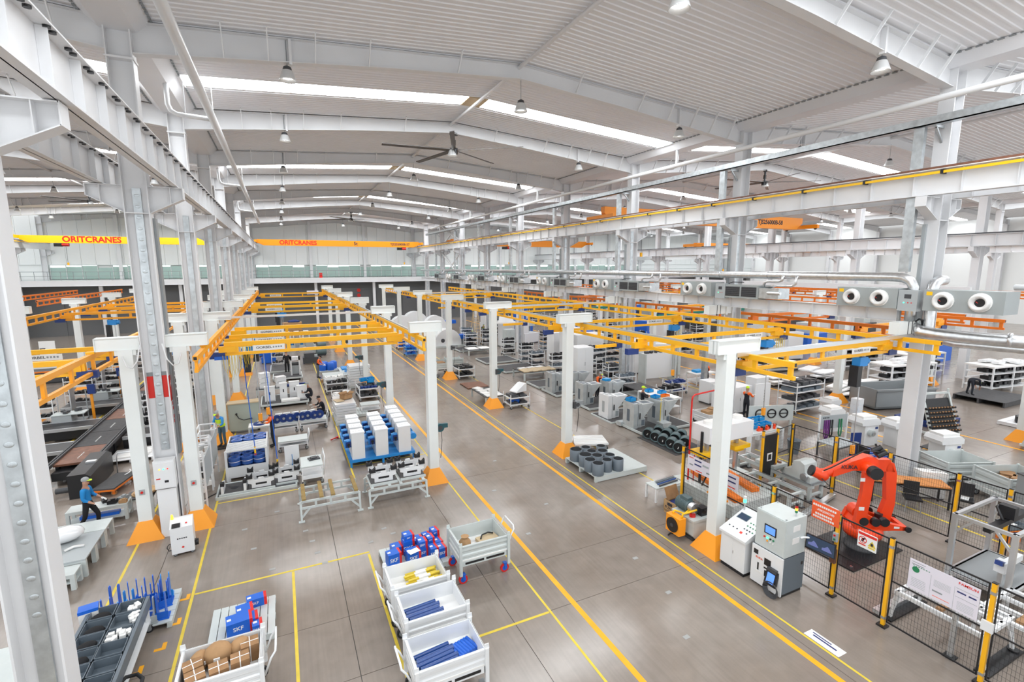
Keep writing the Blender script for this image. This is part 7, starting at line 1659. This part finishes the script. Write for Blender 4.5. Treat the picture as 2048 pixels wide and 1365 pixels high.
for k,(x,y,sx,sy,top) in enumerate(((-5.75,17.35,1.35,.75,'greywhite'),(-5.75,16.55,1.35,.8,'midgrey'),(-5.75,15.75,1.35,.8,'midgrey'),(-5.75,15.05,1.2,.5,'greywhite'))):
    table('%s low grey steel table of the line beside the near column'%ORD[3-k],x,y,sx,sy,.5 if k<3 else .42,top,'greywhite',leg=.1,shelf=.2 if k==3 else None)
tag(MB().sphere((0,0,.22),.36,14,8,(1.2,.8,.6)).build('plastic_bundle','plastic',None,(-5.85,16.6,.5),.3),'large clear plastic-wrapped bundle on the grey table','bundle'); tag(MB().sphere((0,0,.12),.22,10,7,(1.2,.8,.6)).build('white_rags','paper',None,(-6.0,15.9,.5),.3),'white rag heap on the grey table','rags'); tag(MB().tube([(-.2,0,.03),(0,.05,.05),(.2,-.03,.03)],.035,6).build('white_bracket','paper',None,(-5.5,16.05,.5),.4),'white bracket part lying on the grey table','bracket')
table('grey wooden bench at the foot of the near column, picture edge',-5.0,10.6,1.1,2.4,.75,'greywhite','greywhite',leg=.08,shelf=.3)
# ================================================================ MACHINE SIDE, REAR (between aisle and heater columns)
pallet('rusty copper-brown steel plate by the third machine-side post',11.5,30.4,1.5,1.6,.08,1,'y','copper')
t=table('low dark table with white plates beside the third machine-side post',11.0,26.7,1.3,2.4,.5,'matgrey','greywhite',leg=.08)
for k in range(7): tag(MB().box(-.24,.24,-.28,.28,0,.035).build('white_plate','paper',None,(10.72+.56*(k%2),25.85+.62*(k//2),.502),.06*k),'%s white plate on the low dark table by the post'%ORD[k],'plate','white plates on the low table')
t=shelf_trolley('white tube cart with blue box beside the third machine-side post',11.95,24.7,1.2,1.0,.85,2,parts='darkgrey',seed=71,nx=2)
tag(MB().prism([(-.4,0),(.4,0),(.4,.45),(.25,.45),(-.4,.05)],'y',-.3,.3).build('white_wedge','wpaint',None,(12.1,24.8,.86),.3),'white wedge-shaped cover on the tube cart by the third post','cover'); tag(MB().box(-.25,.25,-.2,.2,0,.22).build('blue_box','blue',None,(11.8,24.7,.24)),'blue box on the lower shelf of the tube cart','box')
crate_trolley('grey slatted crate trolley beside the fourth machine-side post',10.5,34.6,1.2,1.6,1.05,hs=0,m='greywhite'); tag(MB().box(-.3,.3,-.3,.3,0,.35).build('brown_carton','brown',None,(10.5,34.9,.605),.1),'red-brown carton in the crate by the fourth post','carton')
shelf_trolley('white tube cart with dark load beside the fourth machine-side post',11.75,33.3,1.2,1.6,.95,2,parts='black',seed=72,nx=2); crate_trolley('grey wire-sided crate behind the fourth machine-side post',11.8,35.6,1.2,.9,1.0,hs=0)
for k,(x,y) in enumerate(((10.3,43.6),(10.9,45.5),(10.5,47.8))): shelf_trolley('%s small trolley with blue shelves beyond the fourth machine-side post'%ORD[k],x,y,.9,.9,1.1,3,parts='blue',seed=80+k,nx=2,m='lblue' if k==0 else 'wpaint')
for k,(x0,x1,y0,y1,l) in enumerate(((15.0,18.0,36.7,39.2,'behind the fourth post'),(15.0,18.5,32.9,35.4,'beside the low white-slab table'),(15.0,18.0,43.2,45.4,'near the white dome machine'),(15.0,17.2,27.6,29.4,'before the rear silver hopper'))): platform('dark mat platform '+l,x0,x1,y0,y1,.14)
t=table('long low table carrying white slabs in front of the shelf trolleys',16.45,31.0,2.6,1.9,.6,'matgrey','greywhite',leg=.1)
for k in range(7): tag(MB().box(-.2,.2,-.5,.5,0,.06).build('white_slab','plyb',None,(15.4+.36*k,30.6+.1*(k%2),.602)),'%s pale slab on the long low table'%ORD[k],'slab','pale slabs')
for k in range(3): tag(MB().box(-.3,.3,-.2,.2,0,.05).build('white_sheet','paper',None,(15.7+.7*k,31.5,.602),.1),'%s white sheet behind the pale slabs'%ORD[k],'sheet','white sheets on the long table')
t=table('low table with white boards near the white dome machine',16.3,42.0,2.4,1.6,.5,'matgrey','greywhite',leg=.1)
for k in range(2): tag(MB().box(-.5,.5,-.6,.6,0,.05).build('white_board','paper',None,(15.7+1.2*k,42,.502)),('white board on the low table, aisle side','white board on the low table, column side')[k],'board')
for k,(x,y,sx,h,lv) in enumerate(((18.4,36.2,1.1,1.7,4),(18.45,34.4,1.1,1.3,3),(18.3,30.8,1.2,1.75,4),(20.1,29.6,1.2,1.5,4),(21.6,30.6,1.3,2.1,5),(23.2,30.9,1.3,2.1,5),(16.9,45.5,1.2,1.6,4),(17.6,48.6,1.2,1.7,4),(18.6,40.2,1.1,1.6,4),(20.0,26.2,1.3,1.6,4),(19.3,24.2,1.2,1.4,3),(19.2,46.8,1.2,1.7,4))):
    shelf_trolley('%s white shelf trolley of dark parts along the machine-side rear, counted from the silver hoppers'%(ORD[k]),x,y,sx,.75,h,lv,rz=-.1,parts=['darkgrey','black','pipegrey'],seed=100+k,nx=4,grp='shelf trolleys machine-side rear')
def cab(lab,x,y,sx,sy,h,m='wpaint',rz=0,blue=False,name='machine_cabinet'):
    t=thing(name,lab,'cabinet',(x,y,0),rz,'machine cabinets'); MB().box(-sx/2,sx/2,-sy/2,sy/2,.08,h).build('body',m,t); MB().box(-sx/2+.04,-.01,-sy/2-.012,-sy/2,.15,h-.06).build('door',m,t); MB().box(.01,sx/2-.04,-sy/2-.012,-sy/2,.15,h-.06).build('door',m,t); MB().box(-.05,-.03,-sy/2-.02,-sy/2-.012,h*.5,h*.6).build('handle','darkgrey',t); MB().box(-sx/2+.02,sx/2-.02,-sy/2+.02,sy/2-.02,0,.08).build('plinth','darkgrey',t)
    if blue: MB().box(sx/2-.3,sx/2-.05,-sy/2-.016,-sy/2-.012,.5,h-.3).build('blue_door','blue',t)
cab('tall white cabinet with a grey door edge beside the second machine-side post',18.7,28.3,1.3,1.2,2.5); cab('tall white cabinet with blue door far behind the posts',21.2,35.2,2.0,1.2,2.6,blue=True); cab('grey-white cabinet beside the white silo',19.9,42.8,1.0,.8,2.0,'greywhite'); cab('white enclosure behind the shelf trolleys',22.4,33.2,2.6,1.4,2.6); cab('white enclosure next to the column row beyond the trolleys',24.6,29.2,2.0,1.4,2.5)
t=thing('white_silo','white cylindrical silo beside the column row','silo',(20.6,45.0,0)); MB().lathe([(.85,.1),(.85,2.2),(.95,2.3),(.95,2.5),(.75,2.6),(.72,3.0),(0,3.05)],24).build('tank','wpaint',t); MB().lathe([(.8,0),(.8,.1)],20).build('base_ring','grey',t); MB().lathe([(.965,2.32),(.975,2.4),(.965,2.48)],24,close=False).build('band','paper',t)
def dome(lab,x,y,s=1.,rz=0,blue=True):
    t=thing('dome_machine',lab,'machine',(x,y,0),rz,'white dome machines'); n=14
    pts=[(1.2*s*math.cos(PI*i/n),.35*s+1.25*s*math.sin(PI*i/n)) for i in range(n+1)]+[(-1.2*s,.15*s),(1.2*s,.15*s)]
    MB().prism(pts,'y',-.45*s,.45*s).build('dome_shell','wpaint',t); MB().box(-1.4*s,1.6*s,-.6*s,.6*s,0,.15*s).build('base','greywhite',t); MB().cyl((-.5*s,-.46*s,.6*s),(-.5*s,-.45*s,.6*s),.18*s,n=14).build('port','darkgrey',t)
    if blue: MB().box(.9*s,2.3*s,-.35*s,.35*s,.65*s,1.0*s).build('blue_motor','blue',t); MB().box(1.0*s,1.5*s,-.3*s,.3*s,.15*s,.65*s).build('motor_stand','grey',t)
dome('white dome-shaped machine with blue motor near the fourth machine-side post',15.0,47.3,1.15); dome('large white dome machine far down the machine side',13.4,60.5,1.3,blue=False); dome('second large white dome machine far down the machine side',15.9,64,1.4,blue=False); dome('third white dome machine behind the far posts',17.6,60.5,1.2)
t=thing('step_ladder','tall wooden-coloured stepladder beside the far column','stepladder',(19.0,49.5,0))
for s in (-1,1): MB().beam((-.35*s*0-.35,s*.9,0),(-.25,0,3.2),.07).beam((.35,s*.9,0),(.25,0,3.2),.07).build('stile','plyb',t)
for k in range(8): f=(k+1)/9; MB().beam((-.35+.1*f,-.9*(1-f),3.2*f),(.35-.1*f,-.9*(1-f),3.2*f),.06).build('rung','plyb',t)
# white flat parts board and worktables near the rear
t=thing('notice_board','large white board stand beyond the working pair','board',(23.6,26.0,0),-.08); MB().box(-1.25,1.25,-.05,.05,.25,2.0).build('board','wpaint',t); MB().box(-1.3,-1.2,-.4,.4,0,2.05).box(1.2,1.3,-.4,.4,0,2.05).build('side_frame','greywhite',t); MB().box(-1.25,1.25,0,.5,1.95,2.0).build('top_shelf','paper',t)
for k in range(5): tag(MB().cb(0,0,.08,.3,.2,.16,rz=.5*k).build('small_part','darkgrey',None,(22.8+.4*k,26.25,2.002)),'%s dark part on top of the white board stand'%ORD[k],'part','parts on the board stand')
table('white bench with blue bins beside the dark-clad worker',18.9,20.6,1.2,2.2,.9,'paper','wpaint',shelf=.4); table('grey workbench with dark shelf by the column',19.2,22.6,1.4,1.6,.85,'matgrey','greywhite',shelf=.4)
for k,(x,y) in enumerate(((18.7,21.2),(19.1,20.6),(18.7,19.9))): t=thing('blue_bin','%s blue bin on the white bench beside the dark-clad worker'%ORD[k],'bin',(x,y,.902),.1*k,'blue bins on the white bench'); MB().box(-.2,.2,-.16,.16,0,.02).box(-.2,.2,-.16,-.14,0,.16).box(-.2,.2,.14,.16,0,.16).box(-.2,-.18,-.16,.16,0,.16).box(.18,.2,-.16,.16,0,.16).build('bin_walls','bin' if k<2 else 'dorange',t)
shelf_trolley('white trolley of black parts behind the white bench',20.6,21.6,1.3,.8,1.05,2,parts='black',seed=140,nx=4); shelf_trolley('white trolley of dark blue parts in front of the board stand',22.3,22.9,1.3,.8,.95,2,parts='dblue',seed=141,nx=3)
cab('white machine with round port and blue panel beyond the bench',22.6,20.4,.9,.8,1.35,blue=True); crate_trolley('white low trolley with brown cartons by the press',19.9,17.6,1.8,1.1,.62,.3,hs=0,m='wpaint',ears=False)
for k,(x,y) in enumerate(((19.5,17.7),(20.1,17.9),(20.3,17.4))): tag(MB().cb(0,0,.17,.45,.4,.34,rz=.3*k).build('brown_carton','kraft',None,(x,y,.305)),'%s brown carton on the low white trolley'%ORD[k],'carton','cartons on the low trolley')
cab('white guarded cabinet with green stripe behind the press',22.3,18.6,1.7,1.2,1.5); table('white bench where a worker bends, beyond the galvanised post',25.9,24.2,1.8,1.0,.8,'paper','wpaint',shelf=.3); tag(MB().box(-.35,.35,-.25,.25,0,.15).build('blue_tray','bin',None,(25.7,24.3,.802)),'blue tray on the bench of the bending worker','tray'); table('small white table with dark parts beyond the aisle structure',25.2,27.6,1.3,.9,.9,'paper','wpaint'); tag(MB().sphere((0,0,.1),.25,10,6,(1.3,.8,.5)).build('blue_cloth','dblue',None,(25.2,27.6,.9)),'dark blue cloth on the small white table','cloth')
t=thing('galvanised_post','grey galvanised post beside the bending worker','post',(23.6,21.8,0)); MB().box(-.14,.14,-.14,.14,0,6.1).build('shaft','galv',t); MB().box(-.25,.25,-.25,.25,0,.02).build('foot','galv',t)
t=thing('galvanised_post','grey galvanised post at the edge of the hopper row','post',(19.7,25.0,0)); MB().box(-.14,.14,-.14,.14,0,6.1).build('shaft','galv',t); MB().box(-.25,.25,-.25,.25,0,.02).build('foot','galv',t)
pallet('wooden-brown pallet with blue tray and white boxes behind the machining units',26.9,14.4,1.5,1.1,.2,5,'x','wood'); tag(MB().box(-.4,.4,-.3,.3,0,.1).build('blue_tray','bin',None,(26.6,14.3,.202)),'blue tray on the wooden pallet','tray')
for k in range(3): tag(MB().box(-.22,.22,-.2,.2,0,.3).build('white_box','wpaint',None,(27.0+.02*k,14.7,.202+.31*k)),'%s white box of the column on the wooden pallet'%ORD[k],'box','white boxes on the wooden pallet')
# ================================================================ BAY BEYOND THE HEATER COLUMNS
def pile(lab,x,y,sx,sy,m,n=7,seed=0,h=.5,base='black',flat=True):
    t=thing('parts_pile',lab,'pile',(x,y,0),0,'piles beyond the column row'); MB().box(-sx/2,sx/2,-sy/2,sy/2,0,.14).build('skid',base,t); R=random.Random(seed)
    for k in range(n):
        MB().cb(R.uniform(-sx/3,sx/3),R.uniform(-sy/3,sy/3),.16+h*k/n,R.uniform(.4,.9)*sx,R.uniform(.2,.5)*sy,h/n*1.1,rz=R.uniform(-.3,.3)).build('panel_part',m,t)
pile('pile of white folded panels nearest the second post beyond the columns',31.0,21.0,2.6,2.0,'paper',8,1); pile('pile of white boxes and panels behind the first white pile',34.3,21.3,2.4,1.8,'wpaint',8,2,.7); pile('long pile of white sheets beside the orange post base',32.6,18.0,3.0,1.8,'paper',9,3,.6); pile('white pile farther beyond the orange crane runway',34.6,25,3,2,'paper',8,4,.7); pile('white pile deep in the heater-side bay',38,31,3,2,'wpaint',8,5,.9)
t=thing('grey_tank','dark grey open steel tank beyond the near column','tank',(31.6,15.4,0),-.3); MB().box(-1.9,1.9,-.9,.9,.1,.2).box(-1.9,1.9,-.9,-.85,.1,1.2).box(-1.9,1.9,.85,.9,.1,1.2).box(-1.9,-1.85,-.9,.9,.1,1.2).box(1.85,1.9,-.9,.9,.1,1.2).build('tank_walls','grey',t); MB().box(-1.95,1.95,-.97,-.9,1.1,1.2).box(-1.95,1.95,.9,.97,1.1,1.2).build('rim','grey',t); MB().box(-1.7,1.7,-.7,.7,0,.1).build('skid','black',t)
t=thing('fan_drum','dark round fan drum on a blue frame in front of the grey tank','drum',(30.0,12.9,0)); MB().cyl((0,0,.25),(0,0,.6),1.0,n=24).build('drum','black',t); MB().box(-1.2,1.2,-.9,.9,0,.25).build('frame','dblue',t)
pallet('dark grey platform where a worker bends, far right',38.3,13.4,3.4,2.4,.3,1,'y','matgrey'); pallet('white pallet of black motors far right',33.6,10.4,1.9,1.4,.18,5,'x','wpaint')
for k in range(5): t=thing('black_motor','%s black motor on the white pallet far right'%ORD[k],'motor',(33.1+.27*k,10.4+.12*(k%2),.182),0,'black motors on the white pallet'); MB().cyl((0,0,0),(0,0,.32),.16,n=12).build('motor_body','black',t); MB().cyl((0,0,.32),(0,0,.42),.06,n=8).build('shaft','steel',t)
for k,(x,y) in enumerate(((37.0,17.6),(42.3,19.4),(42.2,14.6),(36,28.2),(41,22.8))):
    t=thing('bench_long','%s long white parts table beyond the grey tank'%ORD[k],'table',(x,y,0),-.15,'long parts tables'); MB().box(-2,2,-.8,.8,1.6,1.7).build('top','paper',t)
    for z in (.3,.75,1.2): MB().box(-2,2,-.8,.8,z,z+.04).build('shelf','wpaint',t)
    for i in (-1,0,1):
        for j in (-1,1): MB().box(i*1.95-.04,i*1.95+.04,j*.76-.04,j*.76+.04,0,1.6).build('leg','wpaint',t)
    f=MB(); R=random.Random(k)
    for z in (.34,.79,1.24):
        for q in range(9): f.cb(-1.7+.42*q,R.uniform(-.5,0),z+.13,.3,.5,.2,R.uniform(-.2,.2))
    o=f.build('stored_parts','black',t); o['kind']='stuff'; f=MB()
    for q in range(10): f.cb(R.uniform(-1.6,1.6),R.uniform(-.5,.5),1.75+R.uniform(0,.12),R.uniform(.5,1.2),.4,.12,R.uniform(-.2,.2))
    o=f.build('white_parts','wpaint',t); o['kind']='stuff'
for k in range(14):
    R=random.Random(k+300); y=34+k*2.1; x=R.uniform(22.5,41)
    while any(abs(x-a)<2.4 and abs(y-b)<2 for a,b in ((24,38),(26.5,41),(29,44),(23.5,46),(33,36),(36,42),(26,52),(32,50),(38,47),(24,58),(30,60),(36,58),(29.5,41.2),(29.5,49.2),(39.55,41.2),(25,34),(39,36))): x=R.uniform(22.5,41)
    shelf_trolley('%s shelf rack of dark parts in the far part of the heater-side bay'%(['first','second','third','fourth','fifth','sixth','seventh','eighth','ninth','tenth','eleventh','twelfth','thirteenth','fourteenth'][k]),x,y,2.0,.9,2.0,5,parts=['black','darkgrey','pipegrey'],seed=k,nx=5,grp='shelf racks far in the heater-side bay')
for k,(x,y,m,h) in enumerate(((24,38,'blue',2.6),(26.5,41,'blue',2.4),(29,44,'blue',2.6),(23.5,46,'wpaint',2.4),(33,36,'wpaint',2.6),(36,42,'blue',2.2),(26,52,'blue',2.5),(32,50,'wpaint',2.3),(38,47,'wpaint',2.8),(24,58,'wpaint',2.4),(30,60,'blue',2.5),(36,58,'wpaint',2.2),(27.2,30,'wpaint',2.0),(40,28,'wpaint',2.4))):
    t=thing('machine_tool','%s %s machine tool beyond the column row'%(['first','second','third','fourth','fifth','sixth','seventh','eighth','ninth','tenth','eleventh','twelfth','thirteenth','fourteenth'][k],'blue' if m=='blue' else 'white'),'machine',(x,y,0),.1*k,'machine tools beyond the column row')
    MB().box(-1.1,1.1,-.8,.8,.1,h*.45).build('bed',m,t); MB().box(-1.1,-.4,-.7,.7,h*.45,h).build('column',m,t); MB().box(-.4,.7,-.5,.5,h*.75,h*.95).build('head','wpaint' if m=='blue' else 'greywhite',t); MB().cyl((.3,0,h*.5),(.3,0,h*.75),.15,n=10).build('spindle','grey',t); MB().box(-1.0,1.0,-.7,.7,0,.1).build('plinth','darkgrey',t)
for k,(x,y) in enumerate(((26.5,27),(31.5,27.5),(35,31),(39,36),(25,34))): tag(MB().box(-2.2,2.2,-.09,.09,-.09,.09).build('green_beam','teal_beam',None,(x,y,4.6)),'%s green crane beam beyond the column row'%ORD[k],'beam','green beams'); tag(MB().box(-.12,.12,-.12,.12,0,4.51).build('green_post','greywhite',None,(x,y,0)),'%s grey post under a green beam'%ORD[k],'post','green beam posts')
# third bay: rows of machines seen between the beams
for k in range(16):
    R=random.Random(k+700); x=47+R.uniform(0,18); y=22+k*3.1
    t=thing('distant_machine','%s distant pale machine in the third bay'%(['first','second','third','fourth','fifth','sixth','seventh','eighth','ninth','tenth','eleventh','twelfth','thirteenth','fourteenth','fifteenth','sixteenth'][k]),'machine',(x,y,0),0,'distant machines in the third bay'); MB().box(-1.5,1.5,-1,1,0,1.4).build('bed',R.choice(['wpaint','blue','darkgrey','midgrey']),t); MB().box(-.8,.5,-.8,.8,1.4,2.4).build('head','greywhite',t)
for k in range(4): ladder('crane_runway','%s distant orange crane runway in the third bay'%ORD[k],'crane rail',(47+5*k,18),(47+5*k,60),m='dorange',group='light crane runways')
for k in range(5): bridge('%s distant orange crane bridge in the third bay'%ORD[k],47.2,51.8,22+7*k,'dorange')
